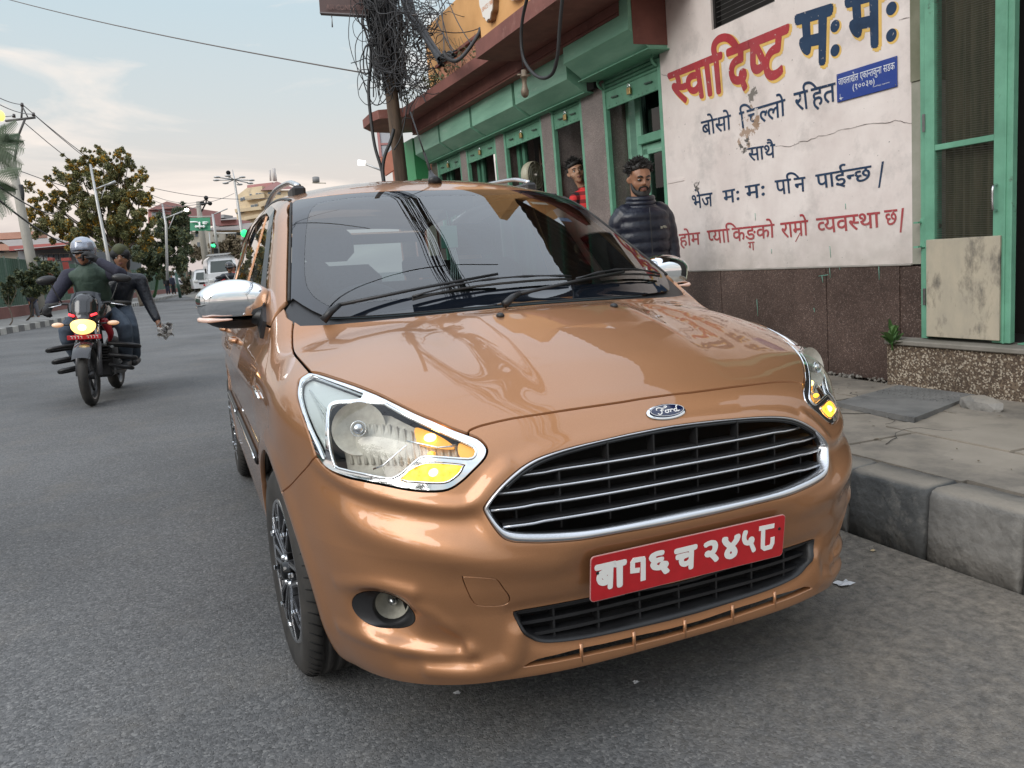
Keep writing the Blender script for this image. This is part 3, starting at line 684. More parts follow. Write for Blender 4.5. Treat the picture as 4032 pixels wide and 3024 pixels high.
    pts=hits(L_main,2,True); nn=gradn(pts); mm(MB().tube(list(pts-nn*.002),.0035,6,closed=True).build('lens_rim',MT['chrome'],hl))
    # lower amber marker
    reg('marker_lens','cyl',AMBP,h=.008,mat=AMB_ON,gap=0,flange=0,off=-.003)
    p=hits([z4(780,605)])[0]; n_=gradn(p[None])[0]; mm(MB().ball(p-n_*.006,(.014,.008,.010),12).build('marker_bulb',AMB_HOT,hl))
    pts=hits(L_amb,2,True); nn=gradn(pts); mm(MB().tube(list(pts),.0018,5,closed=True).build('marker_rim',MT['chrome'],hl))
    # ribs in the corner lens
    mb=MB()
    for k in range(7):
        p0=hits([z4(185+k*9,200+k*18)])[0]; p1=hits([z4(262,300+k*32)])[0]; nn0=gradn(np.array([p0,p1])); mb.tube([p0-nn0[0]*.015,p1-nn0[1]*.015],.0022,4)
    mm(mb.build('corner_rib',GREYIN,hl))['kind']='stuff'
# ---------------------------------------------------------------- grille
grille=empty('grille'); grille.parent=car
ro_,rn=snap3=onsurf('cyl',GRq); ri_,rin=onsurf('cyl',GINq)
def ring(outerL,innerL,name,mat,parent,bulge=.006,m=60):
    def half(P):
        P=np.array(P); i=int(P[:,0].argmin()); out=[]
        for seg in (P[:i+1],P[i:]):
            s=np.r_[0,np.cumsum(np.linalg.norm(np.diff(seg,axis=0),axis=1))]; t=np.linspace(0,s[-1],m)[:-1]; out.append(np.c_[[np.interp(t,s,seg[:,k]) for k in range(3)]].T)
        H=np.concatenate(out+[P[-1:]]); H[0,0]=0; H[-1,0]=0; return np.concatenate([H,mir(H[1:-1][::-1])])
    O=half(outerL); I=half(innerL); nO=gradn(O); V=[];K=7; n=len(O)
    for k in range(K):
        t=k/(K-1); P=O*(1-t)+I*t; back=-.004 if k==0 else (-.022 if k==K-1 else 0); V.append(P+nO*(bulge*math.sin(math.pi*t)**.8+back))
    V=np.concatenate(V); return mesh_obj(name,V,[(k*n+i,k*n+(i+1)%n,(k+1)*n+(i+1)%n,(k+1)*n+i) for k in range(K-1) for i in range(n)],mat,parent,smooth=True)
grO=GR_OUT_L.copy(); low=np.clip((.60-grO[:,2])/.05,0,1); 
ring(snap(grO)[0],snap(GR_IN_L)[0],'grille_surround',MT['satin_chrome'],grille)
rb=np.array(ri_); 
def xlim(zc):
    """half width of the opening at height z"""
    a=ri_[(np.abs(ri_[:,2]-zc)<.012)&(ri_[:,0]>0)]; return a[:,0].max() if len(a) else .3
def yat(x,z):
    q=cylq(np.array([[x,-.05,z]])); o_=None
    qq=[]; 
    P,_=onsurf('top',np.array([[0,0.]])) if False else (None,None)
    return 0
def front_y(xs,z):
    o=np.c_[xs,np.full(len(xs),-.6),np.full(len(xs),z)]; d=np.tile([0,1.,0],(len(xs),1)); 
    ts=np.linspace(0,1.4,90); V=FB(o[:,None,:]+ts[None,:,None]*d[:,None,:]); i=np.argmax(V<0,1); lo=ts[i-1].copy(); hi=ts[i].copy()
    for _ in range(16):
        m=(lo+hi)/2; v=FB(o+m[:,None]*d); lo=np.where(v>0,m,lo); hi=np.where(v>0,hi,m)
    return -.6+hi
for zc,inx in ((.690,.030),(.657,.022),(.624,.020),(.588,.024)):
    hw=xlim(zc)-inx+.012; xs=np.linspace(-hw,hw,41); ys=front_y(xs,zc)
    kink=-.0035*(1/(1+np.exp(-(np.abs(xs)-(hw-.075))/.006)))
    zz=zc+kink*.9
    P=np.c_[xs,ys+.006,zz]
    mb=MB(); mb.tube(P,.0039,6,prof=[(math.cos(a)*1.0,math.sin(a)*.8) for a in np.linspace(0,2*math.pi,7)[:-1]]); mb.build('chrome_bar',MT['satin_chrome'],grille)
    mb=MB(); n=len(P); vs=[]; 
    for dy,dz in ((.006,.006),(.006,-.007),(.040,-.012),(.040,.004)): vs+=[p+[0,dy,dz] for p in P]
    fs=[]
    for k in range(4):
        for i in range(n-1): fs.append((k*n+i,k*n+i+1,((k+1)%4)*n+i+1,((k+1)%4)*n+i))
    mb.add(vs,fs); mb.build('slat',MT['black_plastic'],grille)
for i,xr in enumerate((-.40,-.30,-.18,-.06,.06,.18,.30,.40)):
    zt=.735-.9*max(0,abs(xr)-.2)**1.5*1.5; y=front_y(np.array([xr]),.64)[0]
    MB().box((xr-.002,y+.024,.555),(xr+.002,y+.05,zt)).build('rib',MT['black_plastic'],grille)
# top dark lip of the opening
mb=MB(); q=ri_[(ri_[:,2]>.665)]; q=q[np.argsort(q[:,0])]; nn=gradn(q); mb.tube(list(q+nn*.001-[0,0,.003]),.0045,6); mb.build('grille_lip',MT['gloss_black'],grille)
# ---------------------------------------------------------------- lower intake
intake=empty('lower_intake'); intake.parent=car
iq,iqn=onsurf('cyl',INq); 
K=4; V=[];m=len(iq)
for k,(o_,sh) in enumerate(((.002,0),(.003,.006),(-.012,.012),(-.05,.016))):
    cen=np.array([0,0,.335]); d=cen-iq; d[:,1]=0; d[:,0]*=.25; d/=np.linalg.norm(d,axis=1)[:,None]; V.append(iq+iqn*o_*1.0+d*sh)
V=np.concatenate(V); fs=[(k*m+i,k*m+(i+1)%m,(k+1)*m+(i+1)%m,(k+1)*m+i) for k in range(3) for i in range(m)]
mesh_obj('intake_frame',V,fs,MT['black_plastic'],intake,smooth=True)
for zc in (.375,.348,.318):
    a=iq[(np.abs(iq[:,2]-zc)<.014)&(iq[:,0]>0)]; hw=a[:,0].max()-.012; xs=np.linspace(-hw,hw,31); ys=front_y(xs,.36)
    P=np.c_[xs,ys+.022,np.full(31,zc)]; mb=MB(); n=31; vs=[]
    for dy,dz in ((0,.004),(0,-.004),(.03,-.006),(.03,.002)): vs+=[p+[0,dy,dz] for p in P]
    mb.add(vs,[(k*n+i,k*n+i+1,((k+1)%4)*n+i+1,((k+1)%4)*n+i) for k in range(4) for i in range(n-1)]); mb.build('slat',MT['black_plastic'],intake)
for xr in (-.33,-.22,-.11,0,.11,.22,.33):
    y=front_y(np.array([xr]),.36)[0]; MB().box((xr-.0025,y+.025,.29),(xr+.0025,y+.05,.395)).build('rib',MT['black_plastic'],intake)
MB().lathe([(0,0),(.045,0),(.055,-.01),(.055,-.03)],24,Matrix.Translation(Vector((-.12,.055,.345)))@Matrix.Rotation(R_(90),4,'X')).build('horn',MT['steel'],intake)
# ---------------------------------------------------------------- fog lamps
FQ,FN=onsurf('cyl',np.array([FOGq.mean(0)])); 
for s in (1,-1):
    fl=empty('fog_lamp'); fl.parent=car
    c0=FQ[0].copy(); n0=np.array([-.32,-.93,.0]); n0/=np.linalg.norm(n0)
    c0[0]*=s; n0[0]*=s
    rim,rn_=onsurf('cyl',FOGq); rim=rim.copy(); 
    if s<0: rim[:,0]*=-1; rn_=rn_*[-1,1,1]
    ccc=c0+n0*(-.01)+np.array([.012*s,0,-.002]); mrim=len(rim)
    T=Matrix.Identity(3); z_=Vector(n0); x_=Vector((0,0,1)).cross(z_).normalized(); y_=z_.cross(x_)
    def circ(r,dz): 
        out=[]
        for k in range(mrim):
            p=rim[k]-ccc; a=math.atan2(p@np.array(y_),p@np.array(x_)); out.append(ccc+np.array(x_)*r*math.cos(a)+np.array(y_)*r*math.sin(a)+n0*dz)
        return out
    V=[*(rim+rn_*.001),*(rim*.9+np.array(circ(.05,.004))*.1),*circ(.046,.006),*circ(.042,.004),*circ(.039,-.012)]
    fs=[(k*mrim+i,k*mrim+(i+1)%mrim,(k+1)*mrim+(i+1)%mrim,(k+1)*mrim+i) for k in range(4) for i in range(mrim)]
    mesh_obj('bezel',V,fs,MT['black_plastic'],fl,smooth=True)
    Mx=Vector(n0).to_track_quat('Z','Y').to_matrix().to_4x4(); Mx.translation=Vector(ccc)
    MB().lathe([(0,-.050),(.015,-.046),(.028,-.035),(.040,-.012)],28,Mx).build('reflector',REFL,fl)
    MB().lathe([(.0,.0),(.02,-.001),(.034,-.005),(.039,-.010)],28,Mx).build('lens',LENS,fl)
    MB().lathe([(0,-.016),(.009,-.019),(.012,-.026),(.012,-.05)],16,Mx).build('bulb',MT['satin_chrome'],fl)
# ---------------------------------------------------------------- number plate
plate=empty('number_plate'); plate.parent=car
plc=np.array([0,-.108,.449]); HWp,HHp=.269,.055
rake=math.atan2(.012,.11)
PM=Matrix.Translation(Vector(plc))@Matrix.Rotation(-rake*-1,4,'X')@Matrix(((1,0,0,0),(0,0,-1,0),(0,1,0,0),(0,0,0,1)))   # local x right, y up, z towards the viewer
def rrect(w,h,r,n=6):
    o=[]
    for cx,cy,a0 in ((w-r,h-r,0),(-w+r,h-r,90),(-w+r,-h+r,180),(w-r,-h+r,270)):
        for k in range(n+1): a=R_(a0+90*k/n); o.append((cx+r*math.cos(a),cy+r*math.sin(a)))
    return o
RED=noisy('plate_red',(.50,.012,.018),(.42,.010,.014),rough=.38,scale=20,Coat_Weight=.3); PWH=principled('plate_white',(.82,.81,.77),.45); PEDGE=principled('plate_edge',(.55,.30,.28),.5)
MB().prism(rrect(HWp,HHp,.010),-.0012,.0012,PM).build('plate_board',PEDGE,plate)
MB().prism(rrect(HWp-.0016,HHp-.0016,.009),.0014,.0022,PM).build('plate_face',RED,plate)
def strokes(mb,lines,w,z0,z1,M,ox=0,oy=0,sx=1,sy=1,butt=.5):
    """flat strokes with mitred joints; each line a list of (x,y)"""
    for li,ln in enumerate(lines):
        ww=w; 
        if isinstance(ln,tuple) and not hasattr(ln[0],'__len__'): ww=w*ln[0]; ln=ln[1]
        P=[np.array([ox+a*sx,oy+b*sy]) for a,b in ln]; n=len(P); L_=[];R2=[]
        for i in range(n):
            d0=P[i]-P[i-1] if i>0 else P[1]-P[0]; d1=P[i+1]-P[i] if i<n-1 else d0
            d0=d0/(np.linalg.norm(d0)+1e-12); d1=d1/(np.linalg.norm(d1)+1e-12); t=d0+d1; t/=np.linalg.norm(t)+1e-12
            nn=np.array([-t[1],t[0]]); c_=max(.45,nn@np.array([-d0[1],d0[0]])); e=nn*ww/2/c_
            L_.append(P[i]+e); R2.append(P[i]-e)
        zz=z1+li*.00004; vs=[(p[0],p[1],zz) for p in L_]+[(p[0],p[1],zz) for p in R2]+[(p[0],p[1],z0) for p in L_]+[(p[0],p[1],z0) for p in R2]
        fs=[]
        for i in range(n-1):
            fs.append((n+i,n+i+1,i+1,i)); fs.append((i,i+1,2*n+i+1,2*n+i)); fs.append((3*n+i,3*n+i+1,n+i+1,n+i))
        fs.append((0,2*n,3*n,n)); fs.append((n-1,2*n-1,4*n-1,3*n-1))
        if M is not None: vs=[tuple(M@Vector(v)) for v in vs]
        mb.add(vs,fs)
    return mb
PLn=np.array(PM.to_3x3()@Vector((0,0,1))); PMi=PM.inverted()
def plx(cx,cy):
    p=PMi@Vector(onplane(2205+cx*.4629,1930+cy*.4629,plc,PLn)); return (p.x,p.y)
GLY=[(1.1,[(702,575),(702,765)]),[(715,578),(625,592),(612,612),(612,682),(672,675)],
 [(1688,325),(1816,298)],[(1722,325),(1718,480),(1735,492),(1785,478),(1800,445),(1802,395)]]
for ch_,TL,TR,BL_,BR_ in (('ब',(286,636),(482,592),(296,858),(470,826)),('ा',(452,604),(556,580),(458,832),(552,808)),('च',(962,500),(1166,450),(968,700),(1156,656)),('६',(752,528),(935,486),(758,742),(925,702)),('२',(1216,440),(1344,402),(1224,632),(1342,600)),('४',(1373,398),(1527,362),(1378,596),(1515,564)),('५',(1540,342),(1668,310),(1548,552),(1658,522))):
    V_,F_=glyph(ch_); xs_=[v[0] for v in V_]; ys_=[v[1] for v in V_]; x0_,x1_=min(xs_),max(xs_); y0_,y1_=min(ys_),max(ys_); vs=[];fs=[]
    for q0 in range(9):
        r_=0 if q0==8 else .046; n0=len(vs)
        for x,y in V_:
            s_=(x+r_*math.cos(q0*math.pi/4)-x0_)/(x1_-x0_)*.86+.07; t_=.06+.88*(y1_-y-r_*math.sin(q0*math.pi/4))/(y1_-y0_)
            cx=(TL[0]*(1-s_)+TR[0]*s_)*(1-t_)+(BL_[0]*(1-s_)+BR_[0]*s_)*t_; cy=(TL[1]*(1-s_)+TR[1]*s_)*(1-t_)+(BL_[1]*(1-s_)+BR_[1]*s_)*t_; px_,py_=plx(cx,cy); vs.append(tuple(PM@Vector((px_,py_,.0029+q0*.00004))))
        fs+=[tuple(i+n0 for i in q) for q in F_]
    mesh_obj('plate_numeral',vs,fs,PWH,plate)
mb=MB()
for gi_,g in enumerate(GLY):
    if gi_==2: mb.build('plate_letter',PWH,plate); mb=MB()
    w_=1.
    if isinstance(g,tuple): w_,g=g
    strokes(mb,[(w_,[plx(*p) for p in g])],.0118,.0020,.0031+.00003*len(mb.v)%.0003,PM)
mb.build('plate_letter',PWH,plate)
for s in (-1,1): MB().lathe([(0,.0045),(.003,.004),(.0042,.002)],10,PM@Matrix.Translation(Vector((s*.252,.020 if s>0 else .014,0)))).build('screw',MT['dark'],plate)
# ---------------------------------------------------------------- badge
badge=empty('badge'); badge.parent=car
bp,bn=front_y(np.array([0.]),.775),None; bl=np.array([0,front_y(np.array([0.]),.776)[0]-.004,.776]); bnn=gradn(bl[None])[0]; bnn=np.array([0,bnn[1],bnn[2]])
z_=Vector(bnn).normalized(); x_=Vector((1,0,0)); y_=z_.cross(x_); BMx=Matrix.Identity(4)
for i in range(3): BMx[i][0]=x_[i]; BMx[i][1]=y_[i]; BMx[i][2]=z_[i]; BMx[i][3]=bl[i]
def ell(a,b,n=48): return [(a*math.cos(2*math.pi*k/n),b*math.sin(2*math.pi*k/n)) for k in range(n)]
def dome(a,b,z,dz,mat,nm):
    mb=MB(); vs=[];fs=[];n=48;K=6
    for k in range(K):
        t=k/(K-1); r=math.cos(t*math.pi/2) if k<K-1 else 0.001; zz=z+dz*math.sin(t*math.pi/2)
        vs+=[(a*r*math.cos(2*math.pi*i/n),b*r*math.sin(2*math.pi*i/n),zz) for i in range(n)]
    fs=[(k*n+i,k*n+(i+1)%n,(k+1)*n+(i+1)%n,(k+1)*n+i) for k in range(K-1) for i in range(n)]
    mb.add([tuple(BMx@Vector(v)) for v in vs],fs,True); return mb.build(nm,mat,badge)
dome(.0535,.0228,0,.006,MT['chrome'],'badge_rim')
NAVY=principled('badge_blue',(.006,.012,.05),.12,0,Coat_Weight=.5)
dome(.0475,.0180,.0062,.0025,NAVY,'badge_field')
mb=MB()
n=56; rg=[(.0452*math.cos(2*math.pi*k/n),.0158*math.sin(2*math.pi*k/n)) for k in range(n+1)]
strokes(mb,[rg],.0009,.0066,.0074,BMx)
SCR=[[(-.98,.10),(-.92,.42),(-.70,.50),(-.45,.38),(-.20,.36),(.02,.50),(.0,.66),(-.2,.62)],[(-.42,.40),(-.55,.0),(-.66,-.45),(-.86,-.62),(-1.02,-.42)],[(-.70,-.02),(-.50,.06),(-.36,.0)],
 [(-.06,-.06),(-.22,-.08),(-.30,-.30),(-.20,-.48),(-.04,-.42),(.02,-.20),(-.06,-.06),(.10,-.02),(.20,-.10)],[(.20,-.10),(.26,-.02),(.20,-.28),(.14,-.46)],[(.22,-.18),(.32,-.02),(.44,-.04),(.50,-.10)],
 [(.78,-.06),(.62,-.04),(.52,-.26),(.58,-.44),(.70,-.42),(.82,-.14)],[(1.02,.48),(.90,.46),(.82,.10),(.76,-.30),(.82,-.46),(1.0,-.34)]]
for ln in SCR:
    strokes(mb,[[tuple(p) for p in crom(ln,4)]],.0021,.0072,.0092,BMx,.000,.000,.030,.0165)
mb.build('badge_script',PWH,badge)
# ---------------------------------------------------------------- wheels
ALU=noisy('alloy_dark',(.035,.036,.038),(.06,.06,.062),rough=.35,metal=.5,scale=20); ALUF=principled('alloy_cut',(.62,.63,.65),.22,1.0)
def make_wheel():
    w=empty('wheel'); Rt=.304; hwid=.0975
    prof=[]; 
    def P_(r,x): prof.append((r,x))
    for r,x in ((.205,-hwid+.012),(.235,-hwid+.002),(.270,-hwid+.0),(.290,-hwid+.012),(.300,-hwid+.028)): P_(r,x)
    for xg in (-.045,-.015,.015,.045):
        P_(Rt,xg-.007); P_(Rt-.008,xg-.004); P_(Rt-.008,xg+.004); P_(Rt,xg+.007)
    for r,x in ((.300,hwid-.028),(.290,hwid-.012),(.270,hwid),(.235,hwid-.002),(.205,hwid-.012)): P_(r,x)
    mb=MB(); mb.lathe(prof,64); t=mb.build('tyre',MT['rubber'],w)
    # shoulder grooves
    mb=MB()
    for k in range(60):
        a=2*math.pi*k/60
        for s in (-1,1):
            pts=[(Rt*math.cos(a)*1.0009,Rt*math.sin(a)*1.0009,s*.056),( .3015*math.cos(a+.03),.3015*math.sin(a+.03),s*.072),(.289*math.cos(a+.04),.289*math.sin(a+.04),s*.0862)]
            mb.tube(pts,.0016,4)
    o=mb.build('tread_sipe',MT['dark'],w); o['kind']='stuff'
    mb=MB(); mb.lathe([(.208,hwid-.012),(.198,hwid-.008),(.190,hwid-.02),(.186,.0),(.19,-.08)],48); mb.build('rim',ALU,w)
    mb=MB(); mb.lathe([(.2085,hwid-.0115),(.2045,hwid-.006),(.1985,hwid-.0065),(.195,hwid-.010)],48); mb.build('rim_edge',ALUF,w)
    MB().lathe([(0,.03),(.18,.03)],32).build('brake_shield',MT['dark'],w)
    MB().lathe([(.0,.040),(.13,.040),(.135,.036),(.135,.03)],32).build('brake_disc',MT['steel'],w)
    # spokes: 8 forked angular spokes with machined faces
    for k in range(8):
        a=2*math.pi*k/8
        mb=MB()
        for sg in (-1,1):
            p0=Vector((.045*math.cos(a+.25*sg),.045*math.sin(a+.25*sg),.075)); p1=Vector((.125*math.cos(a+.16*sg),.125*math.sin(a+.16*sg),.086)); p2=Vector((.196*math.cos(a+.30*sg),.196*math.sin(a+.30*sg),hwid-.016))
            mb.bar(p0,p1,.020,.018); mb.bar(p1,p2,.017,.016)
        sp_=mb.build('spoke',ALU,w)
        mb=MB()
        for sg in (-1,1):
            p0=Vector((.05*math.cos(a+.25*sg),.05*math.sin(a+.25*sg),.0855)); p1=Vector((.125*math.cos(a+.16*sg),.125*math.sin(a+.16*sg),.0962)); p2=Vector((.194*math.cos(a+.30*sg),.194*math.sin(a+.30*sg),hwid-.0065))
            mb.bar(p0,p1,.006,.002); mb.bar(p1,p2,.006,.002)
        mb.build('machined_face',ALUF,sp_)
    MB().lathe([(0,.104),(.018,.103),(.026,.097),(.028,.07)],20).build('hub_cap',MT['gloss_black'],w)
    for k in range(4):
        a=2*math.pi*k/4+.4; MB().lathe([(0,.094),(.006,.094),(.009,.088),(.009,.06)],6,Matrix.Translation(Vector((.050*math.cos(a),.050*math.sin(a),0)))).build('wheel_nut',MT['chrome'],w)
    for k in range(8):
        a=2*math.pi*(k+.5)/8; MB().box((-.007,-.007,.086),(.007,.007,.105),.002,Matrix.Rotation(a,4,'Z')@Matrix.Translation(Vector((.150,0,0)))).build('rim_stud',MT['chrome'],w)
    return w
w0=make_wheel()
first=True
for s,yy,st in ((-1,WC[0],3),(1,WC[0],3),(-1,WC2[0],0),(1,WC2[0],0)):
    w=w0 if first else copy_tree(w0); first=False
    w.parent=car; w.matrix_world=Matrix.Translation(Vector((s*.745,yy,.304)))@Matrix.Rotation(R_(st),4,'Z')@Matrix.Rotation(R_(90*s),4,'Y')@Matrix.Rotation(random.uniform(0,2),4,'Z')
# ---------------------------------------------------------------- door mirrors
for s in (-1,1):
    mr_=empty('door_mirror'); mr_.parent=car
    XI,XO,ZC=.742,.985,1.078
    def mirror_shell(zlo,zhi,name,mat,shrink=0.):
        mb=MB(); vs=[];fs=[];n=28; xs=[.5-.5*math.cos(math.pi*i/21) for i in range(22)]
        for t in xs:
            X=XI+(XO-XI)*t; e=abs(2*t-1); r=max(.03,(1-e**3.2)**.45)
            ztop=.030+.036*math.sin(math.pi*min(1,max(0,(t*.95+.03))))**.8; ztop*=r**.6; zbot=.108*r*(1-.12*t); hy=.062*r+.004; cy=1.268+.02*t
            for k in range(n):
                a=2*math.pi*k/n; ca,sa=math.cos(a),math.sin(a)
                dy=hy*math.copysign(abs(ca)**.7,ca)*(1.25 if ca<0 else 1); dz=(ztop if sa>0 else zbot)*math.copysign(abs(sa)**.85,sa)
                vs.append((s*X,cy+dy-shrink*dy,min(max(ZC+dz,zlo),zhi)))
        m=len(xs)
        for i in range(m-1):
            for k in range(n): fs.append((i*n+k,i*n+(k+1)%n,(i+1)*n+(k+1)%n,(i+1)*n+k))
        fs.append(tuple(range(n))); fs.append(tuple((m-1)*n+k for k in range(n))[::-1])
        mb.add(vs,[f[::-1] for f in fs] if s>0 else fs,True); return mb.build(name,mat,mr_)
    mirror_shell(1.012,1.3,'mirror_cap',MT['chrome']); mirror_shell(.8,1.008,'mirror_base',MT['black_plastic'],.04)
    pts=[(s*.979,1.262,1.016),(s*.955,1.216,1.014),(s*.915,1.199,1.013),(s*.878,1.194,1.013)]
    MB().tube(crom(pts,4),[.008]*6+[.007,.006,.005,.004,.004,.003,.002],8).build('side_repeater',principled('repeater_lens',(.75,.62,.56),.12,0,Emission_Color=(1,.35,.12,1),Emission_Strength=.12),mr_)
    MB().tube(crom([(s*.74,1.17,1.0),(s*.77,1.21,1.012),(s*.83,1.25,1.02)],4),[.030]*8+[.026],10).build('mirror_arm',MT['black_plastic'],mr_)
    sq=np.array([(1.115,.945),(1.145,.955),(1.30,1.0),(1.33,1.10),(1.305,1.105),(1.20,1.045),(1.12,1.0)]); sp_,sn_=onsurf('side',sq); cen,cn=onsurf('side',sq.mean(0)[None])
    V=np.concatenate([sp_-sn_*.004,sp_+sn_*.012,cen+cn*.016]); k=len(sq); fs=[(i,(i+1)%k,k+(i+1)%k,k+i) for i in range(k)]+[(k+i,k+(i+1)%k,2*k) for i in range(k)]
    if s>0: V=mir(V); fs=[f[::-1] for f in fs]
    mesh_obj('mirror_mount',V,fs,MT['black_plastic'],mr_)
# ---------------------------------------------------------------- side trim, handles, rails
def sidepts(yz,off=.0):
    P,n_=onsurf('side',np.array(yz)); return P+n_*off
for s in (0,1):
    f=(lambda P:mir(P)) if s else (lambda P:np.array(P))
    for a,b in (((1.13,.545),(2.09,.545)),((2.15,.545),(2.82,.545))):
        P=f(sidepts([(a[0]+(b[0]-a[0])*t,a[1]) for t in np.linspace(0,1,12)],.006)); MB().tube(P,.020,8,prof=[(.45*math.cos(k),math.sin(k)) for k in np.linspace(0,2*math.pi,9)[:-1]]).build('door_moulding',MT['black_plastic'],car)
        P=f(sidepts([(a[0]+(b[0]-a[0])*t,a[1]+.004) for t in np.linspace(0,1,12)],.014)); MB().tube(P,.005,6).build('moulding_strip',MT['chrome'],car)
    P=f(sidepts([(.80,.797),(.88,.803),(.97,.812)],.004)); MB().tube(P,[.004,.006,.004],8).build('fender_badge',MT['chrome'],car)
    for y in (1.93,2.83):
        P=f(sidepts([(y,.885),(y+.02,.887),(y+.10,.888),(y+.16,.887),(y+.175,.885)],0)); nsg=-1 if s==0 else 1
        P=P+np.array([[0,0,0],[nsg*.020,0,0],[nsg*.025,0,0],[nsg*.020,0,0],[0,0,0]]); MB().tube(crom(P,4),.0115,8).build('door_handle',PAINT,car)
    # window visors
    for a,lst in ((0,[(1.20,1.055),(1.32,1.145),(1.45,1.245),(1.58,1.338),(1.72,1.405),(1.95,1.44),(2.08,1.445)]),(1,[(2.17,1.448),(2.5,1.448),(2.8,1.425),(2.97,1.345)])):
        P=sidepts(lst,.006); n_=np.array([-.030,0,-.035]); P2=P+n_*(1.0) ; 
        if a==0: P2=P+np.array([-.022,.0,-.030])
        P,P2=f(P),f(P2); n=len(P); vs=list(P)+list(P2)+list(P-[0,0,.003])+list(P2-[0,0,.003]); fs=[(i,i+1,n+i+1,n+i) for i in range(n-1)]+[(2*n+i,3*n+i,3*n+i+1,2*n+i+1) for i in range(n-1)]+[(n+i,n+i+1,3*n+i+1,3*n+i) for i in range(n-1)]+[(0,n,3*n,2*n),(n-1,3*n-1,4*n-1,2*n-1)]
        mesh_obj('window_visor',vs,fs,MT['gloss_black'],car)
    # belt line rubber
    P=f(sidepts([(1.12,.990),(1.6,.997),(2.1,1.002),(2.6,1.015),(3.0,1.03)],.004)); MB().tube(crom(P,3),.006,6).build('belt_seal',MT['rubber'],car)
    # roof rails
    sg=-1 if s==0 else 1
    rl=empty('roof_rail'); rl.parent=car
    pts=[(sg*.53,1.86,1.515),(sg*.532,1.93,1.530),(sg*.535,2.1,1.553),(sg*.537,2.6,1.570),(sg*.53,3.1,1.54),(sg*.52,3.2,1.51)]
    MB().tube(crom(pts,5),.013,8,prof=[(1.2*math.cos(k),.8*math.sin(k)) for k in np.linspace(0,2*math.pi,9)[:-1]]).build('rail_bar',MT['satin_chrome'],rl)
    for y in (1.90,3.12): 
        zt=1.500 if y<2 else 1.485; mb=MB(); mb.box((sg*.53-.028,y-.07,zt-.04),(sg*.53+.028,y+.09,zt+.012),.010); mb.build('rail_foot',MT['black_plastic'],rl)
# roof antenna
ant=empty('antenna'); ant.parent=car
ab,_=onsurf('top',np.array([[.0,1.66]])); ab=ab[0]
MB().tube([ab+[0,-.02,-.005],ab+[0,.0,.012],ab+[0,.022,.035],ab+[0,.034,.05]],[.030,.024,.013,.009],10).build('antenna_base',MT['black_plastic'],ant)
tp=ab+np.array([-.10,.10,.36]); 
tp=CAM_LOC+ray(1616,441)*((ab-CAM_LOC)@CF+.10); a0=ab+[0,.03,.045]
MB().tube([a0,a0*.68+tp*.32],[.0065,.0055],8).build('antenna_spring',MT['rubber'],ant); MB().tube([a0*.7+tp*.3,tp],[.0035,.0028],8).build('antenna_mast',MT['black_plastic'],ant)
# washer jets
for px,py in ((1981,1262),(2421,1219)):
    p=hits([(px,py)])[0]; 
for sg in (-1,1):
    p,_=onsurf('top',np.array([[sg*.188,.53]])); p=p[0]; MB().ball(p+[0,0,.002],(.012,.016,.009),10).build('washer_jet',MT['black_plastic'],car)
# ---------------------------------------------------------------- wipers
def wsz(x,y): P,_=onsurf('top',np.array([[x,y]])); return P[0]
def wiper(piv,elb,tip,b0,b1,nm='wiper'):
    w=empty(nm); w.parent=car; up=np.array([0,-.35,.9])
    a,b,c_=[wsz(*p)+up*h for p,h in ((piv,.012),(elb,.034),(tip,.030))]
    MB().tube([a,a*.5+b*.5+up*.006,b],[.013,.011,.008],8).build('wiper_base',MT['black_plastic'],w)
    MB().tube([b,b*.5+c_*.5+up*.003,c_],[.0065,.0055,.005],6).build('wiper_arm',MT['black_plastic'],w)
    pts=[wsz(b0[0]+(b1[0]-b0[0])*t,b0[1]+(b1[1]-b0[1])*t)+up*.013 for t in np.linspace(0,1,14)]
    MB().tube(pts,.0045,6).build('wiper_blade',MT['rubber'],w)
    pts2=[p+up*(.010+.010*math.sin(i/13*math.pi)) for i,p in enumerate(pts)]
    MB().tube(pts2,[.003+.0025*(i%3==0) for i in range(14)],6).build('wiper_frame',MT['black_plastic'],w)
wiper((-.64,.845),(-.585,.855),(-.07,.835),(-.37,.80),(.19,.815))
wiper((-.12,.665),(-.055,.70),(.42,.86),(.20,.80),(.62,.935))
# ---------------------------------------------------------------- cabin
cab=empty('interior'); cab.parent=car
DASH=noisy('dashboard_plastic',(.055,.056,.058),(.075,.075,.078),rough=.6,scale=30); SEAT=noisy('seat_fabric',(.07,.068,.066),(.045,.043,.042),rough=.9,scale=40); CREAM=noisy('headliner',(.42,.40,.37),(.36,.35,.32),rough=.9,scale=12)
mb=MB(); 
dp=[(.92,.97),(1.05,1.0),(1.25,.985),(1.42,.93),(1.45,.80),(1.40,.55),(.92,.45)]
mb.prism(dp,-.60,.60,Matrix(((0,0,1,0),(1,0,0,0),(0,1,0,0),(0,0,0,1)))); mb.build('dashboard',DASH,cab)
MB().ball((-.37,1.30,.985),(.17,.12,.05),16).build('instrument_hood',DASH,cab)
mb=MB(); c_=Vector((-.37,1.52,.93)); Mw=Matrix.Translation(c_)@Matrix.Rotation(R_(-62),4,'X')
mb.tube([tuple(Mw@Vector((.18*math.cos(a),.18*math.sin(a),0))) for a in np.linspace(0,2*math.pi,37)[:-1]],.014,8,closed=True); mb.tube([tuple(Mw@Vector((-.17,0,0))),tuple(Mw@Vector((.17,0,0)))],.016,6); mb.ball(tuple(c_),(.06,.05,.05)); mb.build('steering_wheel',DASH,cab)
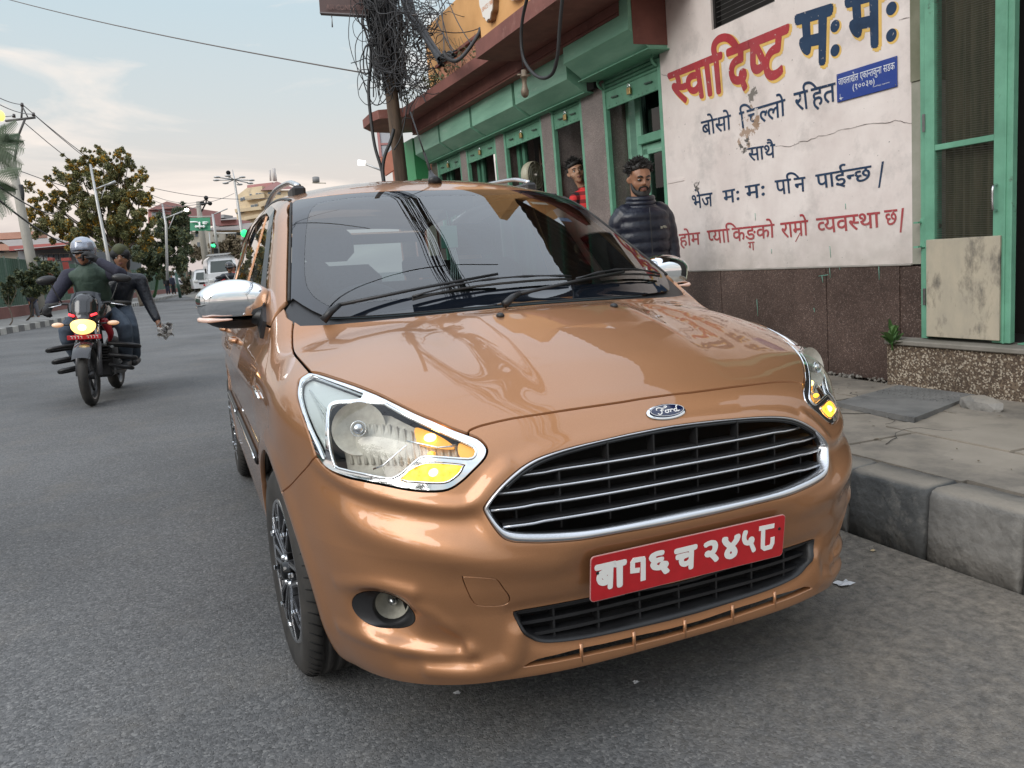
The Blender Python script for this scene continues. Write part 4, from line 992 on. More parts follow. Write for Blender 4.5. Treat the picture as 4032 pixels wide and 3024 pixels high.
for sx in (-.37,.37):
    st=MB(); st.box((sx-.25,1.75,.42),(sx+.25,2.25,.60),.05)
    st.box((sx-.24,2.12,.55),(sx+.24,2.27,1.18),.06); st.build('front_seat',SEAT,cab)
    MB().box((sx-.13,2.20,1.20),(sx+.13,2.28,1.36),.04).build('headrest',SEAT,cab)
mb=MB(); mb.box((-.62,2.9,.42),(.62,3.2,1.08),.05); mb.build('rear_seat',SEAT,cab)
for sx in (-.35,.35): MB().box((sx-.13,3.05,1.09),(sx+.13,3.13,1.22),.03).build('headrest',SEAT,cab)
MB().box((-.70,1.0,.30),(.70,3.5,.42)).build('cabin_floor',MT['dark'],cab)
MB().box((-.115,1.50,1.375),(.115,1.53,1.435),.012).build('rear_view_mirror',MT['black_plastic'],cab)
mb=MB(); mb.tube([(.0,1.52,1.37),(.01,1.52,1.30)],.0015,4); mb.box((-.03,1.515,1.22),(.04,1.523,1.31),.002); mb.build('hanging_card',principled('card_green',(.30,.55,.42),.7),cab)
for k in range(5): MB().tube(crom([(.002+.006*k,1.52,1.225),(.008+.008*k,1.525,1.16),(.0+.010*k,1.52,1.09)],3),.0025,4).build('ribbon',principled('ribbon_white',(.7,.72,.66),.8),cab)
q=np.array([(.36,1.30),(.44,1.32),(.44,1.35),(.35,1.33)]); 
def wspatch(q,name,mat,off=-.006):
    P,n_=onsurf('top',np.array(q)); P=P+n_*off; mesh_obj(name,P,[tuple(range(len(q)))],mat,cab)
wspatch([(.34,1.44),(.42,1.455),(.425,1.435),(.345,1.42)],'screen_sticker',principled('sticker_white',(.7,.75,.7),.6))
wspatch([(.40,1.315),(.455,1.325),(.46,1.295),(.405,1.285)],'screen_sticker',principled('sticker_blue',(.05,.25,.5),.6))
# ================================================================ GROUND
def asphalt():
    m=principled('asphalt',(.1,.1,.1),.85); b=m.node_tree.nodes['Principled BSDF']
    tc=N(m,'ShaderNodeTexCoord'); P=tc.outputs['Object']
    v=N(m,'ShaderNodeTexVoronoi'); v.inputs['Scale'].default_value=140; L(m,P,v.inputs[0])
    r=N(m,'ShaderNodeValToRGB'); e=r.color_ramp; e.elements[0].position=0; e.elements[0].color=(.070,.070,.069,1); e.elements[1].position=1; e.elements[1].color=(.20,.197,.19,1)
    for p,c in ((.35,(.102,.102,.102,1)),(.62,(.122,.122,.121,1)),(.86,(.145,.143,.14,1))): k=e.elements.new(p); k.color=c
    sep=N(m,'ShaderNodeSeparateColor'); L(m,v.outputs['Color'],sep.inputs[0]); L(m,sep.outputs[0],r.inputs[0])
    n=N(m,'ShaderNodeTexNoise'); n.inputs['Scale'].default_value=.55; n.inputs['Detail'].default_value=8; n.inputs['Roughness'].default_value=.6; L(m,P,n.inputs[0])
    mr=N(m,'ShaderNodeMapRange'); mr.inputs[1].default_value=.3; mr.inputs[2].default_value=.7; mr.inputs[3].default_value=.68; mr.inputs[4].default_value=1.22; L(m,n.outputs[0],mr.inputs[0])
    mu=N(m,'ShaderNodeMix',data_type='RGBA',blend_type='MULTIPLY'); mu.inputs[0].default_value=1; L(m,r.outputs[0],mu.inputs[6]); L(m,mr.outputs[0],mu.inputs[7])
    # distance from the right kerb -> dusty gutter
    sp=N(m,'ShaderNodeSeparateXYZ'); L(m,P,sp.inputs[0]); gx=N(m,'ShaderNodeMapRange'); gx.inputs[1].default_value=-.15; gx.inputs[2].default_value=1.25; L(m,sp.outputs[0],gx.inputs[0])
    n2=N(m,'ShaderNodeTexNoise'); n2.inputs['Scale'].default_value=2.4; n2.inputs['Detail'].default_value=9; n2.inputs['Roughness'].default_value=.7; L(m,P,n2.inputs[0])
    ad=N(m,'ShaderNodeMath',operation='MULTIPLY_ADD'); ad.inputs[1].default_value=1.5; ad.inputs[2].default_value=-.75; L(m,n2.outputs[0],ad.inputs[0])
    a2=N(m,'ShaderNodeMath',operation='ADD',use_clamp=True); L(m,ad.outputs[0],a2.inputs[0]); L(m,gx.outputs[0],a2.inputs[1]); a3=N(m,'ShaderNodeMath',operation='MULTIPLY'); a3.inputs[1].default_value=.95; L(m,a2.outputs[0],a3.inputs[0])
    n3=N(m,'ShaderNodeTexNoise'); n3.inputs['Scale'].default_value=26; n3.inputs['Detail'].default_value=6; n3.inputs['Roughness'].default_value=.7; L(m,P,n3.inputs[0])
    dr=N(m,'ShaderNodeValToRGB'); dr.color_ramp.elements[0].position=.35; dr.color_ramp.elements[0].color=(.10,.088,.073,1); dr.color_ramp.elements[1].position=.66; dr.color_ramp.elements[1].color=(.27,.235,.19,1); L(m,n3.outputs[0],dr.inputs[0])
    mx=N(m,'ShaderNodeMix',data_type='RGBA'); L(m,a3.outputs[0],mx.inputs[0]); L(m,mu.outputs[2],mx.inputs[6]); L(m,dr.outputs[0],mx.inputs[7]); L(m,mx.outputs[2],b.inputs['Base Color'])
    d=N(m,'ShaderNodeTexVoronoi',feature='DISTANCE_TO_EDGE'); d.inputs['Scale'].default_value=140; L(m,P,d.inputs[0])
    cr=N(m,'ShaderNodeMapRange'); cr.inputs[1].default_value=0; cr.inputs[2].default_value=.25; L(m,d.outputs['Distance'],cr.inputs[0])
    s2=N(m,'ShaderNodeMath',operation='MULTIPLY'); L(m,cr.outputs[0],s2.inputs[0]); L(m,sep.outputs[1],s2.inputs[1])
    s3=N(m,'ShaderNodeMath',operation='ADD'); L(m,s2.outputs[0],s3.inputs[0]); L(m,n3.outputs[0],s3.inputs[1])
    bp=N(m,'ShaderNodeBump'); bp.inputs['Strength'].default_value=.7; bp.inputs['Distance'].default_value=.003; L(m,s3.outputs[0],bp.inputs['Height']); L(m,bp.outputs[0],b.inputs['Normal'])
    return m
MT['asphalt']=asphalt()
gx_=[-600,-60,-20,-8,0,4,60,600]; gy_=[-60,-10,0,20,60,200,900]
o=mesh_obj('ground',[(x,y,-.02) for y in gy_ for x in gx_],[(j*8+i,j*8+i+1,(j+1)*8+i+1,(j+1)*8+i) for j in range(6) for i in range(7)],noisy('far_ground',(.12,.11,.09),(.16,.15,.13),scale=.2)); o['kind']='structure'
road=mesh_obj('road',[(-34,-12,0),(1.6,-12,0),(1.35,0,0),(-1.4,90,0),(2,190,0),(-34,190,0)],[(0,1,2,3,4,5)],MT['asphalt']); road['kind']='structure'
CONC=noisy('kerb_concrete',(.16,.153,.14),(.27,.257,.235),rough=.9,scale=7,detail=10,c3=(.085,.083,.078),s3=3.2,lo3=.50,hi3=.62,bump=1.,bscale=32,bdist=.008)
CONCD=noisy('kerb_black_paint',(.075,.078,.078),(.125,.125,.12),rough=.85,scale=8,detail=10,c3=(.22,.21,.19),s3=5,lo3=.54,hi3=.66,bump=1.,bscale=32,bdist=.008)
def pave_mat():
    m=noisy('pavement_concrete',(.235,.205,.165),(.32,.28,.228),rough=.9,scale=3.2,detail=10,c3=(.125,.113,.097),s3=2.1,lo3=.44,hi3=.66,bump=.5,bscale=38,bdist=.004,lo=.3,hi=.7); return m
PAVE=pave_mat()
def dusty_top(m):
    b=m.node_tree.nodes['Principled BSDF']; lk=b.inputs['Base Color'].links[0].from_socket; ge=N(m,'ShaderNodeNewGeometry'); sx=N(m,'ShaderNodeSeparateXYZ'); L(m,ge.outputs['Normal'],sx.inputs[0]); mr=N(m,'ShaderNodeMapRange'); mr.inputs[1].default_value=.55; mr.inputs[2].default_value=.97; L(m,sx.outputs[2],mr.inputs[0])
    x=N(m,'ShaderNodeMix',data_type='RGBA'); x.inputs[7].default_value=(.25,.222,.182,1); L(m,mr.outputs[0],x.inputs[0]); L(m,lk,x.inputs[6]); L(m,x.outputs[2],b.inputs['Base Color'])
dusty_top(CONC); dusty_top(CONCD)
# right-hand pavement -------------------------------------------------
sw_=empty('sidewalk',kind='structure')
def bl(u,v,w): return tuple(B(u,v,w))
KX=lambda y:1.352-.033*(y-.3)      # kerb line x at y
mb=MB(); mb.add([(KX(-9)+.17,-9,.235),(3.9,-9,.235),(3.2,14,.235),(KX(14)+.17,14,.235)],[(0,1,2,3)]); mb.build('pavement_bed',PAVE,sw_)
for k in range(-14,42):
    y0=.38+k*.345; y1=y0+.336; mb=MB(); rr=random.Random(k)
    prof=[(.0,-.05),(.004,.10),(.011,.236),(.020,.253),(.042,.262),(.168,.263),(.168,-.05)]
    vs=[];m_=7; ys=[y0,y0+.010]+[y0+.335*t for t in (.12,.25,.4,.55,.7,.85)]+[y1-.010,y1]; NY=len(ys)
    for j,y in enumerate(ys):
        for px,pz in prof:
            ins=.010 if j in(0,NY-1) else 0; ch_=max(0,rr.gauss(-.002,.006)) if (.2<pz and px<.08) else 0; vs.append((KX(y)+px+(ins if px<.1 else 0)+ch_+rr.uniform(-.004,.004),y,pz-(ins*.7 if pz>.2 else 0)-ch_+rr.uniform(-.002,.002)))
    fs=[(j*m_+i,(j+1)*m_+i,(j+1)*m_+(i+1)%m_,j*m_+(i+1)%m_) for j in range(NY-1) for i in range(m_)]+[tuple(range(m_)),tuple((NY-1)*m_+i for i in range(m_))[::-1]]
    mb.add(vs,fs,True); mb.build('kerb_stone',CONCD if k%2==0 else CONC,sw_)
rs=random.Random(5)
for k in range(-7,14):
    for j in range(3):
        y0=-.25+k*.62+j*.17; y1=y0+.612; x0=KX(y0)+.176+j*.515; x1=x0+.508
        if y0<-4.6 or y1>8: continue
        tz=.2625+rs.uniform(-.003,.003); t=[rs.uniform(-.0025,.0025) for _ in range(4)]
        vs=[(x0,y0,tz+t[0]),(x1,y0,tz+t[1]),(x1,y1,tz+t[2]),(x0,y1,tz+t[3])]; g=.006
        mb=MB(); mb.add([(a+(-g if i in(1,2) else g)*0,b_,c_) for i,(a,b_,c_) in enumerate(vs)]+[(a,b_,.236) for a,b_,c_ in vs],[(0,1,2,3),(0,4,5,1),(1,5,6,2),(2,6,7,3),(3,7,4,0)]); mb.build('paving_slab',PAVE,sw_)
# tilted drain cover
SLAB=noisy('cover_concrete',(.13,.13,.125),(.20,.195,.185),rough=.85,scale=5,c3=(.07,.07,.07),s3=3,bump=.9,bscale=70,bdist=.006)
q=[onz(3290,1583,.285),onz(3600,1645,.292),onz(3840,1553,.272),onz(3540,1515,.272)]; qc=sum(q)/4
q=[qc+(p-qc)*1.0 for p in q]; n=4; dc=empty('drain_cover',label='loose cracked concrete drain cover lying on the pavement',cat='drain cover')
mb=MB(); mb.add(list(q)+[p-[0,0,.028] for p in q],[(0,1,2,3),(7,6,5,4)]+[(i,n+i,n+(i+1)%n,(i+1)%n) for i in range(n)]); mb.build('slab',SLAB,dc)
mb=MB()
for k in range(12):
    for j in range(4):
        a=(k+.5)/13; b_=.58+j*.1; p=(q[0]*(1-a)+q[1]*a)*(1-b_)+(q[3]*(1-a)+q[2]*a)*b_; mb.ball(p+[0,0,.0],(.013,.006,.004),6)
mb.build('tread_stud',SLAB,dc)['kind']='stuff'
# rubble along the foot of the wall
rub=MB(); rs=random.Random(11)
for k in range(260):
    v=rs.uniform(-.9,2.2); u=-abs(rs.gauss(0,.06))-.005; s=rs.uniform(.003,.017); p=B(u,v,.0+s*.3); Mr=Matrix.Rotation(rs.uniform(0,6),3,Vector((rs.random(),rs.random(),rs.random())).normalized())
    rub.ball(p,(s*1.6,s*1.1,s*.55),4+rs.randint(0,1)*2,Mr.to_4x4())
rub.build('rubble',noisy('rubble_stone',(.16,.145,.125),(.24,.225,.20),rough=.95,scale=20),None,kind='stuff')
def chunk(px,py,w,name,lab):
    p=uvw(onz(px,py,.262)); mb=MB(); rr=random.Random(px)
    bm=bmesh.new(); bmesh.ops.create_icosphere(bm,subdivisions=2,radius=1)
    for v in bm.verts: v.co*=1+.18*mnoise.noise(v.co*1.3+Vector((px,0,0))); v.co=Vector((v.co.x*.05,v.co.y*w,v.co.z*.05))
    vs=[B(p[0]+v.co.x,p[1]+v.co.y,.03+v.co.z*1.2) for v in bm.verts]; fs=[tuple(v.index for v in f.verts) for f in bm.faces]; bm.free()
    o=mesh_obj(name,vs,fs,CONC,smooth=False); tag(o,lab,'stone')
chunk(3310,1462,.10,'broken_stone','grey broken stone leaning at the foot of the granite wall')
chunk(3860,1610,.12,'broken_stone','brown broken stone beside the loose drain cover')
# ================================================================ BUILDING (u into the house, v along the street, w up)
bld=empty('restaurant_building',BM,'momo restaurant with painted wall, green shutters and red canopy','building')
PCX,PCY=wall(2300+1060*.6329,200+415*.6329)[1:]; PDX,PDY=wall(2300+700*.6329,200+840*.6329)[1:]
def plaster(name,c1,c2,letter=False):
    m=noisy(name,c1,c2,rough=.85,scale=3.0,detail=9,bump=.35,bscale=18,bdist=.006,c3=tuple(x*.58 for x in c1),s3=2.6,lo3=.52,hi3=.76)
    b=m.node_tree.nodes['Principled BSDF']; lk=b.inputs['Base Color'].links[0].from_socket
    tc=N(m,'ShaderNodeTexCoord'); P=tc.outputs['Object']
    def patch(cv,cw,r,sc,thr,col,src):
        vm=N(m,'ShaderNodeVectorMath',operation='DISTANCE'); vm.inputs[1].default_value=(0,cv,cw); L(m,P,vm.inputs[0])
        fo=N(m,'ShaderNodeMapRange'); fo.inputs[1].default_value=r; fo.inputs[2].default_value=0; fo.inputs[3].default_value=0; fo.inputs[4].default_value=.35; L(m,vm.outputs['Value'],fo.inputs[0])
        n=N(m,'ShaderNodeTexNoise'); n.inputs['Scale'].default_value=sc; n.inputs['Detail'].default_value=10; n.inputs['Roughness'].default_value=.66; L(m,P,n.inputs[0])
        a=N(m,'ShaderNodeMath',operation='ADD'); L(m,fo.outputs[0],a.inputs[0]); L(m,n.outputs[0],a.inputs[1]); g=N(m,'ShaderNodeMath',operation='GREATER_THAN'); g.inputs[1].default_value=thr; L(m,a.outputs[0],g.inputs[0])
        # keep the patch local
        g2=N(m,'ShaderNodeMath',operation='LESS_THAN'); g2.inputs[1].default_value=r; L(m,vm.outputs['Value'],g2.inputs[0]); g3=N(m,'ShaderNodeMath',operation='MULTIPLY'); L(m,g.outputs[0],g3.inputs[0]); L(m,g2.outputs[0],g3.inputs[1])
        x=N(m,'ShaderNodeMix',data_type='RGBA'); x.inputs[7].default_value=(*col,1); L(m,g3.outputs[0],x.inputs[0]); L(m,src,x.inputs[6]); return x.outputs[2]
    if letter: lk=patch(PCX,PCY,.20,9,.80,(.60,.55,.52),lk)
    lk=patch(PCX,PCY-.02,.24,11,.80,(.36,.245,.17),lk)
    lk=patch(PCX+.02,PCY+.16,.12,16,.74,(.20,.18,.16),lk)
    lk=patch(PCX+.10,PCY-.10,.26,19,.80,(.40,.29,.22),lk)
    lk=patch(PDX,PDY,.12,20,.78,(.13,.12,.11),lk)
    lk=patch(PCX+.12,PCY-.2,.18,22,.80,(.12,.11,.10),lk)
    n=N(m,'ShaderNodeTexNoise'); n.inputs['Scale'].default_value=34; n.inputs['Detail'].default_value=4; L(m,P,n.inputs[0]); g=N(m,'ShaderNodeMapRange'); g.inputs[1].default_value=.71 if not letter else .66; g.inputs[2].default_value=.75; L(m,n.outputs[0],g.inputs[0])
    x=N(m,'ShaderNodeMix',data_type='RGBA'); x.inputs[7].default_value=(.30,.27,.25,1) if not letter else (.52,.47,.44,1); L(m,g.outputs[0],x.inputs[0]); L(m,lk,x.inputs[6]); lk=x.outputs[2]
    # splash dirt towards the plinth
    sx=N(m,'ShaderNodeSeparateXYZ'); L(m,P,sx.inputs[0]); dz=N(m,'ShaderNodeMapRange'); dz.inputs[1].default_value=1.12; dz.inputs[2].default_value=.74; dz.inputs[3].default_value=0; dz.inputs[4].default_value=.85; L(m,sx.outputs[2],dz.inputs[0])
    n=N(m,'ShaderNodeTexNoise'); n.inputs['Scale'].default_value=7; n.inputs['Detail'].default_value=9; L(m,P,n.inputs[0]); mu=N(m,'ShaderNodeMath',operation='MULTIPLY'); L(m,dz.outputs[0],mu.inputs[0]); L(m,n.outputs[0],mu.inputs[1])
    x=N(m,'ShaderNodeMix',data_type='RGBA'); x.inputs[7].default_value=(.30,.27,.225,1); L(m,mu.outputs[0],x.inputs[0]); L(m,lk,x.inputs[6]); L(m,x.outputs[2],b.inputs['Base Color'])
    return m
WHITE=plaster('white_plaster',(.80,.725,.685),(.68,.60,.565)); 
GREYP=noisy('grey_plaster',(.25,.255,.20),(.34,.325,.275),rough=.9,scale=5,bump=.4,bscale=40,bdist=.003)
def speck(name,c1,c2,c3,sc=120,rough=.35,thr=.72,coat=0.):
    m=principled(name,c1,rough,0,Coat_Weight=coat); b=m.node_tree.nodes['Principled BSDF']; tc=N(m,'ShaderNodeTexCoord'); P=tc.outputs['Object']
    v=N(m,'ShaderNodeTexVoronoi'); v.inputs['Scale'].default_value=sc; L(m,P,v.inputs[0]); se=N(m,'ShaderNodeSeparateColor'); L(m,v.outputs['Color'],se.inputs[0])
    r=N(m,'ShaderNodeValToRGB'); r.color_ramp.interpolation='CONSTANT'; r.color_ramp.elements[0].color=(*c1,1); r.color_ramp.elements[1].position=.45; r.color_ramp.elements[1].color=(*c2,1); k=r.color_ramp.elements.new(thr); k.color=(*c3,1); L(m,se.outputs[0],r.inputs[0])
    n=N(m,'ShaderNodeTexNoise'); n.inputs['Scale'].default_value=2.2; n.inputs['Detail'].default_value=9; n.inputs['Roughness'].default_value=.65; L(m,P,n.inputs[0]); mr=N(m,'ShaderNodeMapRange'); mr.inputs[1].default_value=.3; mr.inputs[2].default_value=.7; mr.inputs[3].default_value=.65; mr.inputs[4].default_value=1.35; L(m,n.outputs[0],mr.inputs[0])
    x=N(m,'ShaderNodeMix',data_type='RGBA',blend_type='MULTIPLY'); x.inputs[0].default_value=1; L(m,r.outputs[0],x.inputs[6]); L(m,mr.outputs[0],x.inputs[7]); L(m,x.outputs[2],b.inputs['Base Color'])
    rr=N(m,'ShaderNodeMapRange'); rr.inputs[3].default_value=max(.05,rough-.12); rr.inputs[4].default_value=rough+.25; L(m,n.outputs[0],rr.inputs[0]); L(m,rr.outputs[0],b.inputs['Roughness'])
    return m
GRAN=speck('plinth_granite',(.060,.040,.033),(.095,.062,.050),(.19,.14,.12),170,.42,.90)
PILL=speck('pillar_granite',(.145,.115,.105),(.20,.16,.148),(.27,.23,.215),210,.30,.85,.2)
TERR=speck('step_terrazzo',(.085,.058,.040),(.17,.125,.085),(.42,.36,.28),115,.75,.80)
GREEN=noisy('green_paint',(.25,.50,.365),(.17,.38,.27),rough=.45,scale=4,detail=8,c3=(.40,.55,.47),s3=5,lo3=.60,hi3=.74,bump=.15,bscale=30,bdist=.003,stretch=(1,.35,2.2))
GREEND=noisy('green_paint_worn',(.16,.39,.265),(.115,.29,.195),rough=.5,scale=6,detail=8,c3=(.055,.06,.045),s3=7,lo3=.62,hi3=.70,bump=.2,bscale=40,bdist=.003)
REDB=noisy('red_brown_paint',(.225,.085,.066),(.165,.062,.050),rough=.75,scale=4,detail=8,c3=(.30,.15,.12),s3=5,lo3=.58,hi3=.75,bump=.3,bscale=30,bdist=.004)
YEL=noisy('yellow_paint',(.72,.40,.16),(.64,.34,.13),rough=.8,scale=3,bump=.2,bscale=25,bdist=.004)
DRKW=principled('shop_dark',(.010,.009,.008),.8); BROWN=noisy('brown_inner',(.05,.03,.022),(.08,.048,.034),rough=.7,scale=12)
def bb(name,boxes,mat,parent=bld,bev=0,**k):
    mb=MB()
    for a,b_ in boxes: mb.box(a,b_,bev)
    return mb.build(name,mat,parent,**k)
# painted end wall, with the high window left open
bb('wall',[((0,-.14,.745),(.32,.93,3.8)),((0,.93,.745),(.32,1.60,2.585)),((0,1.60,.745),(.32,2.285,3.8)),((0,.93,3.6),(.32,1.60,3.8))],WHITE)
bb('plinth',[((-.015,1.62,0),(.3,2.5,.735)),((-.015,.525,0),(.3,1.612,.735)),((-.015,-.055,0),(.3,.517,.735))],GRAN)
bb('plinth_ledge',[((-.022,-.145,.735),(.0,2.32,.748))],noisy('ledge_cement',(.36,.33,.30),(.27,.25,.22),scale=8),bev=.003)
bb('plinth',[((-.006,-.21,.0),(.3,-.057,.73))],GRAN)
bb('pilaster',[((-.004,-.215,.742),(.3,-.142,1.80))],GREYP); bb('pilaster',[((-.012,-.215,1.803),(.3,-.142,3.8))],noisy('olive_plaster',(.13,.135,.085),(.2,.2,.14),scale=6))
wf=bb('window_frame',[((.02,.925,2.55),(.09,1.605,2.588)),((.02,.925,2.588),(.09,.955,3.6)),((.02,1.575,2.588),(.09,1.605,3.6))],principled('dark_frame',(.012,.010,.010),.6)); 
bb('pane',[((.075,.955,2.588),(.08,1.575,3.6))],DRKW,wf)
mb=MB()
for k in range(18): mb.bar((.03,.955+k*.0345,2.59),(.03,.955+k*.0345,3.55),.003,.003)
for k in range(26): mb.bar((.034,.955,2.6+k*.036),(.034,1.575,2.6+k*.036),.003,.003)
mb.build('wire_mesh',MT['steel'],wf)['kind']='stuff'
# cracks and hanging drips
def wallpts(L_,f,u=-.003): return [np.r_[u,wall(*f(*p))[1:]] for p in L_]
g1=lambda x,y:(2300+x*.6329,200+y*.6329); g0=lambda x,y:(2500+x*.6932,y*.6932)
CR_=principled('crack_dark',(.15,.12,.11),.9)
for L_ in ([(930,805),(980,800),(1045,775),(1110,760),(1180,735),(1250,720),(1340,700),(1400,702),(1480,685),(1520,690),(1560,700),(1600,712)],[(150,420),(180,430),(200,445)],[(1500,110),(1540,100),(1568,92)],[(800,830),(880,830),(960,805)]):
    P=wallpts(L_,g0); Q=[]
    for i in range(len(P)-1):
        for t in (0,.33,.66): Q.append(P[i]*(1-t)+P[i+1]*t+np.array([0,random.uniform(-.004,.004),random.uniform(-.005,.005)]))
    MB().tube(Q,[random.uniform(.0007,.0019) for _ in Q],4).build('crack',CR_,bld)
DRP=principled('green_drip',(.18,.42,.33),.5)
for a,b_ in (((1530,1215),(1536,1285)),((1490,1395),(1497,1440)),((1538,1345),(1543,1410)),((1845,1330),(1848,1425)),((1085,1545),(1092,1650)),((1598,1335),(1604,1362)),((1065,1010),(1067,1055)),((1167,1232),(1168,1262)),((1627,950),(1629,985)),((1440,1598),(1447,1626)),((1470,1400),(1530,1392))):
    P=wallpts([a,b_],g1,-.0175 if a[1]>1320 else -.003); MB().tube(P,.0022,4).build('paint_drip',DRP,bld)
bb('repair_strip',[((-.006,2.04,1.505),(.0,2.27,1.53))],WHITE)
# ---------------------------------------------------------------- wall lettering
HALF={'स':.66,'ष':.66,'न':.60,'प':.62,'व':.62,'ल':.62,'च':.62,'थ':.6}
def compose(txt,off=0.):
    """txt: list of tokens; 'X' plain glyph, 'X-' half form, ('X',dx,dy,s) placed without advance"""
    vs=[];fs=[];pen=0.
    for t in txt:
        if isinstance(t,tuple): ch,dx,dy,s=t; V,F_=glyph(ch,off); n=len(vs); vs+=[(pen+dx+x*s,dy+y*s) for x,y in V]; fs+=[tuple(i+n for i in f) for f in F_]; continue
        if t==' ': pen+=.32; continue
        half=t.endswith('-'); ch=t[0] if half else t
        V,F_=glyph(ch,off); a=adv(ch)
        if half:
            cut=HALF[ch]*a; bm=bmesh.new(); bv=[bm.verts.new((x,y,0)) for x,y in V]
            for f in F_:
                try: bm.faces.new([bv[i] for i in f])
                except ValueError: pass
            bmesh.ops.bisect_plane(bm,geom=bm.verts[:]+bm.edges[:]+bm.faces[:],plane_co=(cut,0,0),plane_no=(1,0,0),clear_outer=True)
            bm.verts.index_update(); V=[(v.co.x,v.co.y) for v in bm.verts]; F_=[tuple(v.index for v in f.verts) for f in bm.faces]; bm.free(); a=cut-.01
        n=len(vs); vs+=[(pen+x,y) for x,y in V]; fs+=[tuple(i+n for i in f) for f in F_]; pen+=a
    return vs,fs,pen
def painted(txt,TL,TR,BL,BR,f,mat,off=0.,u=-.0026,shift=(0,0),W=None,top=.622,name='painted_word',parent=bld):
    v0_,f0_,w=compose(txt,0.); w=W or w; vs=[];fs=[];us=[]
    for q0 in range(9 if off else 1):
        dx,dy=(0,0) if q0==8 or not off else (off*math.cos(q0*math.pi/4),off*math.sin(q0*math.pi/4)); n0=len(vs); vs+=[(x+dx,y+dy) for x,y in v0_]; fs+=[tuple(i+n0 for i in q) for q in f0_]; us+=[u-q0*.00009]*len(v0_)
    c=[wall(*f(*p))[1:] for p in (TL,TR,BL,BR)]; out=[]
    for (x,y),u_ in zip(vs,us):
        s=x/w; t=1-y/top; p=(c[0]*(1-s)+c[1]*s)*(1-t)+(c[2]*(1-s)+c[3]*s)*t
        out.append((u_,p[0]+shift[0],p[1]+shift[1]))
    # face towards the street (-u)
    F2=[]
    for q_ in fs:
        a,b_,c_=[np.array(out[i]) for i in q_[:3]]; nrm=np.cross(b_-a,c_-a); F2.append(q_ if nrm[0]<0 else q_[::-1])
    return mesh_obj(name,out,F2,mat,parent)
REDL=plaster('red_lettering',(.42,.035,.045),(.36,.06,.07),True); BLUL=plaster('blue_lettering',(.012,.035,.085),(.025,.055,.11),True); YELL=plaster('yellow_outline',(.78,.50,.12),(.70,.47,.16),True)
for mat,off,u,sh in ((YELL,.046,-.0012,(-.016,-.014)),(REDL,.030,-.0026,(0,0))):
    painted(['स-','व','ा','ि','द','ष-','ट'],(190,425),(868,148),(232,590),(840,430),g0,mat,off,u,sh)
for mat,off,u,sh in ((YELL,.056,-.0012,(-.014,-.014)),(BLUL,.036,-.0026,(0,0))):
    painted(['म'],(918,98),(1112,38),(945,372),(1100,350),g0,mat,off,u,sh); painted(['म'],(1203,0),(1402,-62),(1228,272),(1402,252),g0,mat,off,u,sh)
    for x,y in ((1138,148),(1138,286),(1458,48),(1458,200)):
        p=wall(*g0(x,y)); r=.037+(.006 if mat is YELL else 0); vs=[(u,p[1]+sh[0]*.6+r*math.cos(a),p[2]+sh[1]*.6+r*math.sin(a)) for a in np.linspace(0,-2*math.pi,25)[:-1]]; MB().add(vs,[tuple(range(24))[::-1]]).build('painted_dot',mat,bld)
def P4(L_,R2,h,sl=.12): return L_,R2,(L_[0]+h*sl,L_[1]+h),(R2[0]+h*sl*.4,R2[1]+h)
for txt,L_,R2,h,mat in ((['ब','ो','स','ो'],(728,442),(912,398),88,BLUL),(['ि','च','ल-','ल','ो'],(965,385),(1250,300),100,BLUL),(['र','ि','ह','त'],(1305,265),(1562,198),112,BLUL),
    (['स','ा','थ','ै'],(1018,606),(1187,580),82,BLUL),(['भ','े','ज'],(666,902),(797,882),82,BLUL),(['म','ः'],(862,872),(972,852),80,BLUL),(['म','ः'],(1002,842),(1132,820),84,BLUL),(['प','ि','न'],(1187,808),(1375,784),88,BLUL),
    (['प','ा','ई','न-','छ'],(1440,772),(1785,714),88,BLUL),(['ह','ो','म'],(590,1142),(720,1129),74,REDL),(['प-','य','ा','ि','क','ङ',('ग',-.50,-.50,.62),'क','ो'],(765,1120),(1183,1077),82,REDL),
    (['र','ा','म',('।',-.43,-.03,.0),'ो'],(1222,1072),(1392,1053),92,REDL),(['व-','य','व','स-','थ','ा'],(1445,1044),(1838,1002),94,REDL),(['छ'],(1868,994),(1947,986),92,REDL)):
    painted(txt,*P4(L_,R2,h),g1,mat,.010)
def danda(a,b_,mat,w=.016): 
    P=wallpts([a,b_],g1,-.0024); P=np.array(P); vs=[P[0]+[0,w/2,0],P[0]-[0,w/2,0],P[1]-[0,w/2*.8,0],P[1]+[0,w/2*.8,0]]; mesh_obj('painted_stroke',vs,[(0,1,2,3)],mat,bld)
danda((1860,688),(1836,852),BLUL); danda((1984,978),(1970,1130),REDL); danda((1345,1132),(1316,1188),REDL,.010)
# ---------------------------------------------------------------- street name plate
sg=empty('street_sign',BM,'blue enamel street name plate screwed to the white wall','street sign')
BLUE=principled('enamel_blue',(.022,.055,.27),.28,0,Coat_Weight=.4); SWH=principled('enamel_white',(.75,.77,.80),.4)
bb('plate',[((-.010,-.05,1.80),(-.004,.40,1.975))],BLUE,sg,bev=.0015)
def on_plate(txt,v0,v1,w0,h,W=None): 
    vs,fs,w=compose(txt,0.); s=(v1-v0)/w; out=[(-.0113,v0+x*s,w0+y*h/.622) for x,y in vs]
    F2=[]
    for q_ in fs:
        a,b_,c_=[np.array(out[i]) for i in q_[:3]]; F2.append(q_ if np.cross(b_-a,c_-a)[0]<0 else q_[::-1])
    mesh_obj('plate_text',out,F2,SWH,sg)
on_plate(list('जावलाख')+['े','ल',' ','ए','क','ा','न-','त','क','ु','न','ा',' ','स','ड','क'],.385,-.036,1.902,.040)
